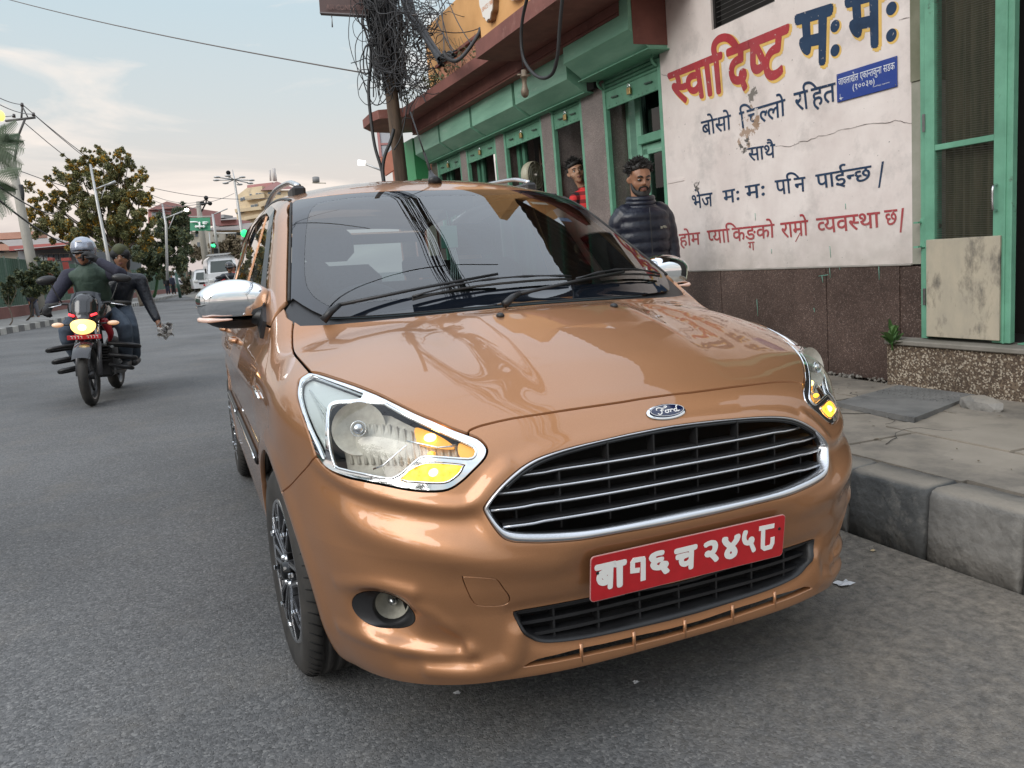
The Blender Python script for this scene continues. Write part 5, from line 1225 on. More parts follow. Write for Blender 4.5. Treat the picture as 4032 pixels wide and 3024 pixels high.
on_plate(list('(१००३७)'),.275,.105,1.850,.032); on_plate(list('ललितपुर महानगर'),.12,.0,1.832,.006)
mb=MB(); strokes(mb,[[(0,1),(0,.0),(.8,.1)],[(-.25,.1),(.3,.25),(.3,-.2),(-.25,.1)]],.10,0,.0,None); mb.v=[(-.0113,.372-x*.030,1.818+y*.030) for x,y,z in mb.v]; mb.build('plate_logo',SWH,sg)
for v in (-.04,.39):
    for w in (1.81,1.965): MB().ball((-.011,v,w),(.002,.004,.004),8).build('screw',MT['steel'],sg)
# ---------------------------------------------------------------- mesh door, step
bb('step',[((-.13,-2.4,.0),(.3,-.058,.262))],TERR); bb('step_top',[((-.15,-2.4,.262),(.3,-.05,.292))],noisy('step_cement',(.17,.155,.13),(.24,.22,.19),rough=.9,scale=7,c3=(.07,.065,.055),s3=3),bev=.006)
def door_w(x0,x1): return x0,x1
dj=bb('door_frame',[((-.03,-.262,.295),(.1,-.218,3.6))],GREEND,bev=.003)
dl=empty('door'); dl.parent=bld
bb('stile',[((-.055,-.325,.31),(-.012,-.264,3.3))],GREEND,dl,bev=.004); bb('stile',[((-.055,-.775,.30),(-.012,-.672,3.3))],GREEND,dl,bev=.004)
bb('stile',[((-.062,-.745,.30),(-.050,-.735,3.3))],GREEND,dl)
bb('rail',[((-.05,-.672,1.385),(-.018,-.325,1.418))],GREEND,dl,bev=.003); bb('rail',[((-.05,-.672,3.2),(-.018,-.325,3.3))],GREEND,dl); bb('rail',[((-.05,-.672,.31),(-.018,-.325,.40))],GREEND,dl)
mm_=bpy.data.materials.new('wire_mesh'); mm_=principled('wire_mesh_brown',(.10,.095,.078),.6,.4)
mb=MB(); 
for k in range(230):
    w=.42+k*.0121
    if w<3.2: mb.bar((-.034,-.670,w),(-.034,-.327,w+.02),.0022,.0022)
for k in range(46): mb.bar((-.031,-.668+k*.0075,.42),(-.031,-.668+k*.0075,3.2),.0018,.0018)
mb.build('wire_mesh',mm_,dl)['kind']='stuff'
mb=MB(); vs=[];n=36
for i in range(n+1):
    v=-.67+.345*i/n; uu=.03+.012*math.sin(i*1.1)+.008*math.sin(i*2.3)
    vs+=[(uu,v,.4),(uu,v,3.2)]
mb.add(vs,[(2*i,2*i+1,2*i+3,2*i+2) for i in range(n)]); mb.build('curtain',noisy('curtain_olive',(.075,.07,.042),(.04,.045,.025),rough=.9,scale=6,stretch=(1,8,.6)),dl)
bb('plywood_panel',[((-.072,-.725,.315),(-.057,-.285,.885))],noisy('plywood',(.47,.41,.31),(.37,.33,.26),rough=.75,scale=5,detail=8,c3=(.075,.07,.062),s3=3.6,lo3=.50,hi3=.66,stretch=(1,1.6,.8)),dl,bev=.002)
mb=MB(); mb.tube(crom([(-.055,-.693,1.155),(-.095,-.700,1.145),(-.10,-.700,1.09),(-.095,-.700,1.03),(-.055,-.693,1.02)],4),.0065,8); mb.build('door_handle',MT['satin_chrome'],dl)
bb('hinge',[((-.065,-.272,1.50),(-.054,-.256,1.60)),((-.065,-.272,.50),(-.054,-.256,.60))],MT['steel'],dl,bev=.002)
bb('bolt_plate',[((-.042,-.262,.84),(-.032,-.222,1.01))],GREEND,bld,bev=.003); bb('bolt',[((-.075,-.235,.985),(-.040,-.205,.995)),((-.075,-.235,.842),(-.040,-.205,.852))],GREEND,bld)
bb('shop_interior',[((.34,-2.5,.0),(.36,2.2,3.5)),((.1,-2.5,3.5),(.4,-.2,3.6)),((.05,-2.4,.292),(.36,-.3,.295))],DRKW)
bb('door_frame',[((-.03,-.85,.295),(.02,-.80,.30))],GREEND)
# small things on shelves in the dark doorway
for k in range(9):
    w=.9+.13*(k//3)*1.4; mesh=MB().box((.18,-.85-.05*(k%3)-.012,w),(.22,-.85-.05*(k%3)+.012,w+.07)).build('shop_goods',principled('goods_%d'%(k%3),[(.35,.05,.04),(.25,.2,.12),(.4,.38,.34)][k%3],.5),bld)
# ---------------------------------------------------------------- pillars, bays, shutters
PV=[(3.24,3.65),(4.31,4.55),(5.58,5.83),(6.85,7.07),(8.05,8.3)]
for a,b_ in PV: bb('pillar',[((.0,a,.0),(.42,b_,2.60))],PILL,bev=.004)
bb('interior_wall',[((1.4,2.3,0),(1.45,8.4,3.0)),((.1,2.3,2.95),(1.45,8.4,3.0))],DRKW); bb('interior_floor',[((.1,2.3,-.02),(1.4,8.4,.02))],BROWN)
bb('bay_side',[((.30,2.29,0),(.42,2.34,2.6))],BROWN)
BAYS=[(2.29,3.24),(3.65,4.31),(4.55,5.58),(5.83,6.85),(7.07,8.05)]
BOXV=[(2.17,3.27),(3.42,4.60),(4.67,5.88),(5.95,7.06),(7.13,8.2)]
SLATG=noisy('shutter_green',(.125,.33,.215),(.10,.26,.17),rough=.5,scale=7,c3=(.05,.06,.045),s3=9,lo3=.60,hi3=.70)
for i,((a,b_),(ba,bb2)) in enumerate(zip(BAYS,BOXV)):
    bay=empty('shop_bay'); bay.parent=bld
    # side guide rails
    bb('guide_rail',[((.0,a+.002,.0),(.05,a+.045,2.56)),((.0,b_-.045,.0),(.05,b_-.002,2.56))],GREEND,bay,bev=.003)
    bb('guide_slot',[((.06,a+.055,.0),(.09,a+.085,2.5))],MT['steel'],bay)
    # part-lowered shutter
    mb=MB(); mb.box((.012,a+.04,2.31),(.030,b_-.04,2.47),.004); s=mb.build('shutter_bottom_plate',SLATG,bay)
    for k in range(5): MB().tube([(.02,a+.03,2.485+k*.036),(.02,b_-.03,2.485+k*.036)],.018,6).build('shutter_slat',SLATG,bay)
    for v in (a+.18,b_-.22): 
        MB().bar((.0,v-.05,2.395),(.0,v+.06,2.400),.012,.012).build('shutter_bolt',principled('bolt_iron',(.06,.10,.08),.5,.5),bay)
    for k in range(7): MB().ball((.008,a+.10+k*(b_-a-.2)/6,2.335),(.004,.006,.006),6).build('rivet',SLATG,bay)
    pl=bb('padlock',[((-.022,(a+b_)/2-.03,2.36),(.0,(a+b_)/2+.025,2.42))],noisy('brass',(.45,.33,.14),(.3,.2,.08),rough=.35,metal=.8,scale=20),bay,bev=.004)
    MB().tube(crom([(-.012,(a+b_)/2-.02,2.42),(-.012,(a+b_)/2-.015,2.45),(-.012,(a+b_)/2+.010,2.45),(-.012,(a+b_)/2+.015,2.42)],3),.004,6).build('shackle',MT['chrome'],bay)
    # shutter housing: angular box
    ur,zt,zr,zl=(-.38,2.99,2.745,2.60) if i==0 else (-.27,2.90,2.645,2.52)
    prof=[(-.0,zt+.02),(ur+.06,zt+.03),(ur,zt-.0),(ur,zr),(ur+.19,zl),(.02,zl)] if i else [(.0,zt+.02),(ur+.05,zt+.3),(ur+.02,zt+.2),(ur-.0,zr),(ur+.20,zl),(.02,zl)]
    Mx=Matrix(((1,0,0,0),(0,0,1,0),(0,1,0,0),(0,0,0,1)))
    mb=MB(); mb.prism(prof,ba,bb2,Mx); mb.build('shutter_box',GREEN,bay)
    bb('box_lip',[((ur+.16,ba-.03,zl-.012),(.0,bb2+.03,zl-.002))],GREEND,bay)
    if i==0: bb('box_end',[((ur+.04,ba-.006,zl+.03),(.0,ba-.001,zt+.25))],REDB,bay)
    for sd in (a+.03,b_-.03): MB().tube(crom([(-.01,sd,2.50),(-.05,sd,2.53),(-.06,sd,2.57),(-.02,sd,2.60)],3),.012,6).build('guide_horn',GREEND,bay)
for v0,v1 in ((3.28,3.41),(4.605,4.665),(5.885,5.945),(7.065,7.125)): bb('gap_shade_strip',[((-.06,v0,2.53),(-.005,v1,2.885))],DRKW)  # black strips stand in for the shade between the shutter boxes
# bay A: green door half behind the shutter
da=empty('inner_door'); da.parent=bld
bb('door_post',[((.24,2.36,.0),(.30,2.42,2.45)),((.24,2.98,.0),(.32,3.06,2.5)),((.25,3.18,.0),(.33,3.235,2.5))],GREEN,da,bev=.004)
bb('transom',[((.20,2.42,1.94),(.30,2.98,2.02))],GREEND,da,bev=.004); bb('door_rail',[((.25,2.42,1.84),(.29,2.98,1.93)),((.25,2.42,1.28),(.29,2.98,1.36)),((.25,2.42,1.10),(.29,2.98,1.24)),((.25,2.90,.1),(.29,2.98,1.9)),((.25,2.42,.05),(.29,2.98,.2))],GREEN,da,bev=.004)
bb('door_board',[((.27,2.42,.2),(.28,2.9,1.1))],GREEN,da); bb('door_glass',[((.268,2.42,1.36),(.274,2.9,1.84))],glass('door_glass_dark',(.35,.36,.36),1.5),da)
bb('transom_glass',[((.268,2.42,2.02),(.274,2.98,2.42))],glass('door_glass_dark2',(.35,.36,.36),1.5),da); bb('pelmet_board',[((.34,2.42,2.10),(.36,2.95,2.30))],noisy('tan_board',(.28,.16,.09),(.2,.11,.06),scale=8),da)
# bay B/C/D: folding green leaves, window glass
for a in (4.24,5.42,6.72,7.95):
    for k in range(3): du=.34 if a<4.3 else 0; bb('folding_leaf',[((.12+du+.055*(k%2),a-.075*k,.0),(.16+du+.055*(k%2),a-.075*k+.068,2.35))],noisy('leaf_green',(.06,.19,.115),(.045,.14,.09),scale=9) if k==0 and a==4.24 else bpy.data.materials['leaf_green'],bld,bev=.005)
GLD=glass('shop_glass',(.30,.31,.31),1.55)
for a,b_ in ((4.60,5.20),(5.88,6.50)):
    bb('shop_pane',[((.30,a,.9),(.306,b_,2.25))],GLD); bb('pane_frame',[((.28,a,.86),(.33,b_,.90)),((.28,a,.9),(.33,a+.03,2.3)),((.28,b_-.03,.9),(.33,b_,2.3)),((.28,a+.03,2.05),(.33,b_-.03,2.08))],BROWN)
# poster panels seen inside (bright street reflections in the glass are left to the glass)
# ---------------------------------------------------------------- canopies and first floor
mb=MB(); mb.box((-.38,2.3,2.90),(-.25,7.9,2.998)); mb.box((-.378,4.2,2.998),(-.252,7.9,3.058)); mb.build('canopy_beam',REDB,bld); bb('canopy_beam_moulding',[((-.392,2.3,2.915),(-.381,7.9,2.927)),((-.392,2.3,2.888),(-.25,7.9,2.899))],REDB)
bb('canopy_soffit',[((-.25,2.32,2.955),(.2,8.1,2.985))],BROWN)
pts=[(.1,4.205),(.1,8.6),(-.35,8.75),(-.8,8.6),(-1.02,8.25),(-1.04,7.75),(-.98,7.52),(-.66,7.40),(-.63,4.205)]
mb=MB(); mb.prism([(a,b_) for a,b_ in pts],3.06,3.18); mb.build('canopy_slab',REDB,bld)
pts=[(.0,1.75),(.0,4.2),(-.70,4.2),(-.90,4.12),(-.93,1.75)]; mb=MB(); mb.prism(pts,3.002,3.15); 
# balcony slab over the near bay; sits on top of the canopy slab
mb.build('balcony_slab',REDB,bld)
bb('lintel',[((-.02,2.29,2.62),(.3,3.24,2.95)),((.0,3.245,2.61),(.3,8.3,2.953))],REDB)
bb('parapet_wall',[((-.80,2.0,3.15),(-.68,4.17,4.6))],YEL); bb('parapet_low',[((-.52,4.21,3.18),(-.40,6.2,3.42))],noisy('salmon_paint',(.50,.24,.15),(.42,.19,.12),rough=.8,scale=5))
bb('parapet_cap',[((-.56,4.21,3.42),(-.37,6.22,3.45))],REDB)
bb('upper_wall',[((.0,2.3,3.25),(.2,8.0,4.4))],YEL)
mb=MB(); vs=[];n=90
for i in range(n+1):
    v=-3+5.0*i/n; z_=.018*math.sin(i*2.1); vs+=[(-.85,v,3.72+z_),(.6,v,4.02+z_)]
mb.add(vs,[(2*i,2*i+1,2*i+3,2*i+2) for i in range(n)]); mb.build('corrugated_eave',noisy('rusty_sheet',(.10,.085,.075),(.17,.12,.09),rough=.6,scale=4),bld)
# oval sign on the yellow wall
os_=empty('oval_sign',BM,'white scalloped oval sign with orange letters on yellow upper wall','sign')
pc=wall(1935,84,-.83); pc[2]+=.32; OV=principled('oval_white',(.78,.74,.68),.5); ORG=principled('letter_orange',(.62,.22,.05),.5)
def ovp(r=1.): return [(pc[1]+.19*r*(1+.035*math.cos(14*a))*math.cos(a),pc[2]+.02+.34*r*(1+.03*math.cos(14*a))*math.sin(a)) for a in np.linspace(0,2*math.pi,85)[:-1]]
Mo=Matrix(((0,0,1,0),(1,0,0,0),(0,1,0,0),(0,0,0,1)))
mb=MB(); mb.prism(ovp(1.0),-.855,-.802,Mo); mb.build('board_edge',principled('oval_rim',(.22,.13,.07),.5),os_); mb=MB(); mb.prism(ovp(.96),-.865,-.856,Mo); mb.build('board_face',OV,os_)
def latin(txt,v0,w0,s,u,mat,par,rot=0,name='sign_text',flipv=True,sx=1.):
    V,F_=glyph(txt,0.); cr_,sr_=math.cos(rot),math.sin(rot); out=[]
    for x,y in V: X=(x*cr_*sx-y*sr_)*s; Y=(x*sx*sr_+y*cr_)*s; out.append((u,v0-X,w0+Y))
    F2=[]
    for q_ in F_:
        a,b_,c_=[np.array(out[i]) for i in q_[:3]]; F2.append(q_ if np.cross(b_-a,c_-a)[0]<0 else q_[::-1])
    return mesh_obj(name,out,F2,mat,par)
latin('SINCE 1980',pc[1]+.12,pc[2]-.20,.055,-.8665,ORG,os_,.0); latin('AT',pc[1]+.09,pc[2]-.07,.16,-.8665,ORG,os_)
os2=empty('oval_sign',BM,'second white sign board on the yellow wall, nearer the camera','sign'); p2=wall(2045,0,-.83); p2[2]+=.19; mb=MB(); mb.prism([(p2[1]+.22*math.cos(a),p2[2]+.18*math.sin(a)) for a in np.linspace(0,2*math.pi,40)[:-1]],-.86,-.802,Mo); mb.build('board',OV,os2)
# weeds on top of the canopy
LEAF=noisy('leaf_green_dull',(.045,.075,.022),(.085,.11,.04),rough=.6,scale=9); DRY=noisy('dry_stem',(.12,.09,.055),(.2,.155,.10),rough=.9,scale=9)
def leafcloud(c,r,n,size,rr,squash=.6,fn=None):
    vs=[];fs=[]
    for k in range(n):
        while 1:
            d=np.array([rr.uniform(-1,1) for _ in range(3)])
            if d@d<1: break
        p=np.array(c)+d*np.array(r); 
        a=np.array([rr.gauss(0,1) for _ in range(3)]); a/=np.linalg.norm(a); b_=np.cross(a,[rr.gauss(0,1) for _ in range(3)]); b_/=np.linalg.norm(b_)+1e-9; s=size*rr.uniform(.6,1.4); i=len(vs)
        vs+=[p-a*s,p+b_*s*squash*.5,p+a*s,p-b_*s*squash*.5]; fs.append((i,i+1,i+2,i+3))
    return vs,fs
rr=random.Random(3); vs,fs=[],[]
wp=empty('roof_plants',label='dry weeds and small shrubs growing along the canopy edge by the cables',cat='plants')
for v in np.arange(4.2,7.6,.22):
    a,f=leafcloud(B(-.50+rr.uniform(-.08,.12),v,3.24+.10*rr.random()),(.14,.14,.13+.05*rr.random()),60,.028,rr); n=len(vs); vs+=a; fs+=[tuple(i+n for i in q_) for q_ in f]
mesh_obj('foliage',vs,fs,LEAF,wp)['kind']='stuff'
mb=MB()
for k in range(90):
    v=rr.uniform(4.0,7.6); p=B(-.56+rr.uniform(-.05,.2),v,3.18); t=p+np.array([rr.uniform(-.2,.1),rr.uniform(-.2,.2),rr.uniform(.12,.42)]); m_=(p+t)/2+np.array([rr.uniform(-.06,.06)]*3); mb.tube(crom([p,m_,t],3),.0028,4)
mb.build('dry_stems',DRY,wp)['kind']='stuff'
# weed by the door
wd=empty('weed',label='green leafy weed growing on the step at the door post',cat='weed'); wb_=B(-.16,-.12,.25)
WL=noisy('weed_leaf',(.045,.11,.028),(.075,.16,.04),rough=.55,scale=14)
for k in range(15):
    an=rr.uniform(0,2*math.pi); tilt=rr.uniform(.15,1.0); ln=rr.uniform(.07,.125); d=np.array([math.cos(an)*math.sin(tilt),math.sin(an)*math.sin(tilt),math.cos(tilt)]); base=wb_+G*rr.uniform(.0,.07)+np.array([rr.uniform(-.01,.01)]*3)
    sd_=np.cross(d,[0,0,1]); sd_/=np.linalg.norm(sd_)+1e-9; vs=[];K=7
    for j in range(K):
        t=j/(K-1); wdt=.024*math.sin(math.pi*min(1,t*.92+.06))**.8*(1+.25*(j%2)); p=base+d*ln*t+np.array([0,0,-1])*.05*t*t*tilt; vs+=[p-sd_*wdt+[0,0,.006],p,p+sd_*wdt+[0,0,.006]]
    fs=[(3*j+i,3*j+i+1,3*j+4+i,3*j+3+i) for j in range(K-1) for i in (0,1)]
    mesh_obj('leaf',vs,fs,WL,wd,smooth=True)
MB().tube([wb_-G*.02,wb_+G*.09],.006,6).build('stem',WL,wd)
# ---------------------------------------------------------------- hanging bulb, cable loop, wall fan
BLK=principled('cable_black',(.014,.014,.015),.55); GRYC=principled('cable_grey',(.040,.040,.043),.6)
hb=empty('hanging_bulb_holder',label='old brass bulb holder hanging from the red canopy',cat='lamp'); p=atd(2066,347,5.6); 
mb=MB(); mb.tube([p+G*.26,p+G*.13],.003,5); mb.build('flex',BLK,hb); 
mm0=Matrix.Translation(Vector(p)); BR=noisy('old_brass',(.22,.17,.12),(.14,.11,.08),rough=.5,metal=.4,scale=30)
MB().lathe([(0,.13),(.018,.125),(.02,.09),(.03,.085),(.03,.075),(.02,.07),(.016,.03),(.022,.0),(.03,-.02),(.026,-.05),(.012,-.065),(0,-.067)],16,mm0).build('holder',BR,hb); MB().tube([p+np.array([-.05,0,.09]),p+np.array([.05,0,.09])],.008,6).build('side_screw',BR,hb)
cl_=empty('cable_loop',label='thick black cable hanging in a big loop below the balcony',cat='cable')
P=[wall(*q_,u=-1.17)for q_ in ((2085,-40),(2060,60),(2052,150),(2062,230),(2098,287),(2140,308),(2178,285),(2196,215),(2203,120),(2212,20),(2222,-60))]; MB().tube(crom([B(*q_) for q_ in P],5),.014,8).build('cable',BLK,cl_)
wfan=empty('wall_fan',BM,'round cream wall fan behind the shop opening',cat='fan'); fc=wall(2107,690,.10); Mf=Matrix.Translation(Vector(fc))@Matrix.Rotation(R_(118),4,'Z')@Matrix.Rotation(R_(90),4,'Y')
CRM=principled('fan_cream',(.42,.40,.30),.45)
MB().lathe([(.155,.0),(.165,.01),(.165,.06),(.15,.10),(.06,.12),(0,.12)],28,Mf).build('fan_housing',CRM,wfan)
mb=MB(); 
for r in (.05,.09,.125,.16): mb.tube([tuple(Mf@Vector((r*math.cos(a),r*math.sin(a),-.01-.0*r))) for a in np.linspace(0,2*math.pi,25)[:-1]],.004,5,closed=True)
for k in range(8): mb.tube([tuple(Mf@Vector((0,0,-.02))),tuple(Mf@Vector((.16*math.cos(k*.785),.16*math.sin(k*.785),-.005)))],.003,4)
mb.build('fan_guard',CRM,wfan); mb=MB()
for k in range(3):
    a=k*2.094; mb.add([tuple(Mf@Vector(v)) for v in ((0,0,.03),(.13*math.cos(a),.13*math.sin(a),.04),(.13*math.cos(a+.7),.13*math.sin(a+.7),.02))],[(0,1,2)])
mb.build('fan_blade',GREYIN,wfan); MB().ball(tuple(Mf@Vector((0,0,0))),(.02,.05,.02),10).build('fan_hub',OV,wfan)
# ================================================================ PEOPLE HELPERS
def remeshed(name,parts,mat,parent=None,voxel=.012,smooth=4,fn=None,balls=()):
    """parts: (points,radii) chains fused into ONE skin by a voxel remesh"""
    mb=MB()
    for pts,r in parts:
        P=crom(pts,4) if len(pts)>2 else [np.array(p,float) for p in pts]; k=len(pts); t=np.linspace(0,k-1,len(P)); R=np.interp(t,range(k),r)
        mb.tube(P,R,14); mb.ball(P[0],R[0]*.995,12); mb.ball(P[-1],R[-1]*.995,12)
    for c,r in balls: mb.ball(c,r,16)
    o=mesh_obj(name,mb.v,mb.f,None); md=o.modifiers.new('r','REMESH'); md.mode='VOXEL'; md.voxel_size=voxel; md.use_smooth_shade=True
    if smooth: s=o.modifiers.new('s','SMOOTH'); s.factor=.5; s.iterations=smooth
    dg=bpy.context.evaluated_depsgraph_get(); me=bpy.data.meshes.new_from_object(o.evaluated_get(dg)); me.name=name
    bpy.data.objects.remove(o)
    if fn:
        co=np.empty(len(me.vertices)*3); me.vertices.foreach_get('co',co); co=fn(co.reshape(-1,3)); me.vertices.foreach_set('co',co.ravel())
    me.materials.clear(); me.materials.append(mat); me.polygons.foreach_set('use_smooth',[True]*len(me.polygons)); me.update()
    o=bpy.data.objects.new(name,me); COL.objects.link(o)
    if parent: o.parent=parent
    return o
def V3(*a): return np.array(a,float)
SKINS={}
def skin(n,c): 
    if n not in SKINS: SKINS[n]=noisy('skin_'+n,c,tuple(x*.82 for x in c),rough=.5,scale=18,Subsurface_Weight=.08,Subsurface_Radius=(.01,.004,.002))
    return SKINS[n]
HAIRM=noisy('hair_black',(.008,.007,.007),(.022,.019,.017),rough=.55,scale=60,stretch=(1,1,3),bump=.6,bscale=120,bdist=.004)
EYEW=principled('eye_white',(.55,.52,.50),.25); IRIS=principled('iris',(.015,.010,.008),.1); LIP=principled('lips',(.23,.09,.075),.45)
def hframe(c,yaw,pitch=0,roll=0):
    """head frame: x to the person's left as seen from the front (image right), y is the facing direction, z up"""
    return Matrix.Translation(Vector(c))@BM.to_3x3().to_4x4()@Matrix.Rotation(yaw,4,'Z')@Matrix.Rotation(pitch,4,'X')@Matrix.Rotation(roll,4,'Y')
def head_parts(M_,s=1.):
    """returns chains and balls (world space) of a head centred at the skull; face towards local -y"""
    f=lambda x,y,z:tuple(M_@Vector((x*s,y*s,z*s)))
    ch=[([f(0,.0,.035),f(0,-.005,-.005)],[.080*s,.076*s]),([f(0,-.025,-.035),f(0,-.036,-.075)],[.062*s,.046*s]),([f(0,-.045,-.08),f(0,-.055,-.098)],[.030*s,.024*s]),
        ([f(0,-.079,.012),f(0,-.096,-.022)],[.010*s,.0135*s]),([f(-.014,-.087,-.028),f(.014,-.087,-.028)],[.0085*s,.0085*s]),
        ([f(-.035,-.066,.022),f(0,-.078,.026),f(.035,-.066,.022)],[.014*s,.012*s,.014*s]),
        ([f(-.022,-.071,-.056),f(0,-.083,-.054),f(.022,-.071,-.056)],[.006*s,.0085*s,.006*s]),([f(-.018,-.071,-.066),f(0,-.081,-.068),f(.018,-.071,-.066)],[.006*s,.009*s,.006*s]),
        ([f(-.050,-.038,-.025),f(-.040,-.050,-.045)],[.022*s,.018*s]),([f(.050,-.038,-.025),f(.040,-.050,-.045)],[.022*s,.018*s])]
    for sx in (-1,1): ch.append(([f(sx*.080,.008,.012),f(sx*.086,.014,-.006),f(sx*.081,.004,-.028)],[.012*s,.013*s,.008*s]))
    ch.append(([f(0,.03,.03),f(0,.035,.0)],[.080*s,.070*s]))
    return ch
def face_bits(par,M_,s=1.,brow=1.,beard=None,lids=0.):
    f=lambda x,y,z:tuple(M_@Vector((x*s,y*s,z*s)))
    for sx in (-1,1):
        e=MB(); e.ball(f(sx*.031,-.0655,.002),(.0135*s,.0135*s,.0105*s),12); e.build('eye',EYEW,par); e=MB(); e.ball(f(sx*.031+.002,-.0765,.001-.002*lids),(.0058*s,.0050*s,.0058*s),10); e.build('iris',IRIS,par)
        e=MB(); e.tube(crom([f(sx*.017,-.076,.008-.004*lids),f(sx*.031,-.0805,.0115-.007*lids),f(sx*.046,-.070,.006-.006*lids)],4),.0022*s*(1+lids),5); e.build('eyelid',HAIRM,par)
        e=MB(); e.tube(crom([f(sx*.013,-.088,.022),f(sx*.030,-.089,.030),f(sx*.050,-.074,.024)],4),[.0035*s*brow]*3+[.0045*s*brow]*4+[.003*s*brow]*2,6); e.build('eyebrow',HAIRM,par)
    e=MB(); e.tube(crom([f(-.023,-.076,-.060),f(0,-.0905,-.058),f(.023,-.076,-.060)],4),[.003*s]*3+[.0050*s]*3+[.003*s]*3,6); e.tube(crom([f(-.020,-.076,-.066),f(0,-.0885,-.068),f(.020,-.076,-.066)],4),[.003*s]*3+[.0055*s]*3+[.003*s]*3,6); e.build('lips',LIP,par)
def hand_parts(w,d,up,s=1.,curl=.6,side=1):
    """five separate fingers: w wrist, d direction, up = back of the hand"""
    w,d,up=[np.array(a,float) for a in (w,d,up)]; d/=np.linalg.norm(d); x=np.cross(d,up); x/=np.linalg.norm(x); up=np.cross(x,d); ch=[([w,w+d*.045*s,w+d*.085*s],[.026*s,.032*s,.030*s])]
    for k,(o,l) in enumerate(((-.027,.068),(-.009,.078),(.009,.072),(.026,.056))):
        a=w+d*.085*s+x*o*s; b_=a+d*l*.45*s*math.cos(curl*.6)-up*l*.45*s*math.sin(curl*.6); c=b_+(d*math.cos(curl*2)-up*math.sin(curl*2))*l*.6*s; ch.append(([a,b_,c],[.0095*s,.0088*s,.0075*s]))
    t0=w+d*.03*s-x*side*.022*s; t1=t0+(d*.5-x*side*.8-up*.3)*.036*s; t2=t1+(d*.9-x*side*.1-up*.35)*.030*s; ch.append(([t0,t1,t2],[.013*s,.0105*s,.0085*s])); return ch
def hairtufts(name,par,M_,s,n,reg,mat,ln=.02,seed=1,r=.0035):
    rr=random.Random(seed); mb=MB(); f=lambda v:np.array(M_@Vector(v))
    for k in range(n):
        th=rr.uniform(0,2*math.pi); ph=rr.uniform(reg[0],reg[1]); d=np.array([math.sin(ph)*math.cos(th),math.sin(ph)*math.sin(th),math.cos(ph)])
        if reg[2](d)<0: continue
        p=np.array([d[0]*.079,d[1]*.092+.012,d[2]*.088+.028])*s; q=p+(d+np.array([rr.gauss(0,.5),rr.gauss(0,.5),rr.gauss(0,.4)]))*ln*s; m_=(p+q)/2+np.array([rr.gauss(0,.3) for _ in range(3)])*ln*s*.4
        mb.tube([f(p*.97),f(m_),f(q)],[r*s*1.5,r*s,r*s*.4],4,False)
    return mb.build(name,mat,par)
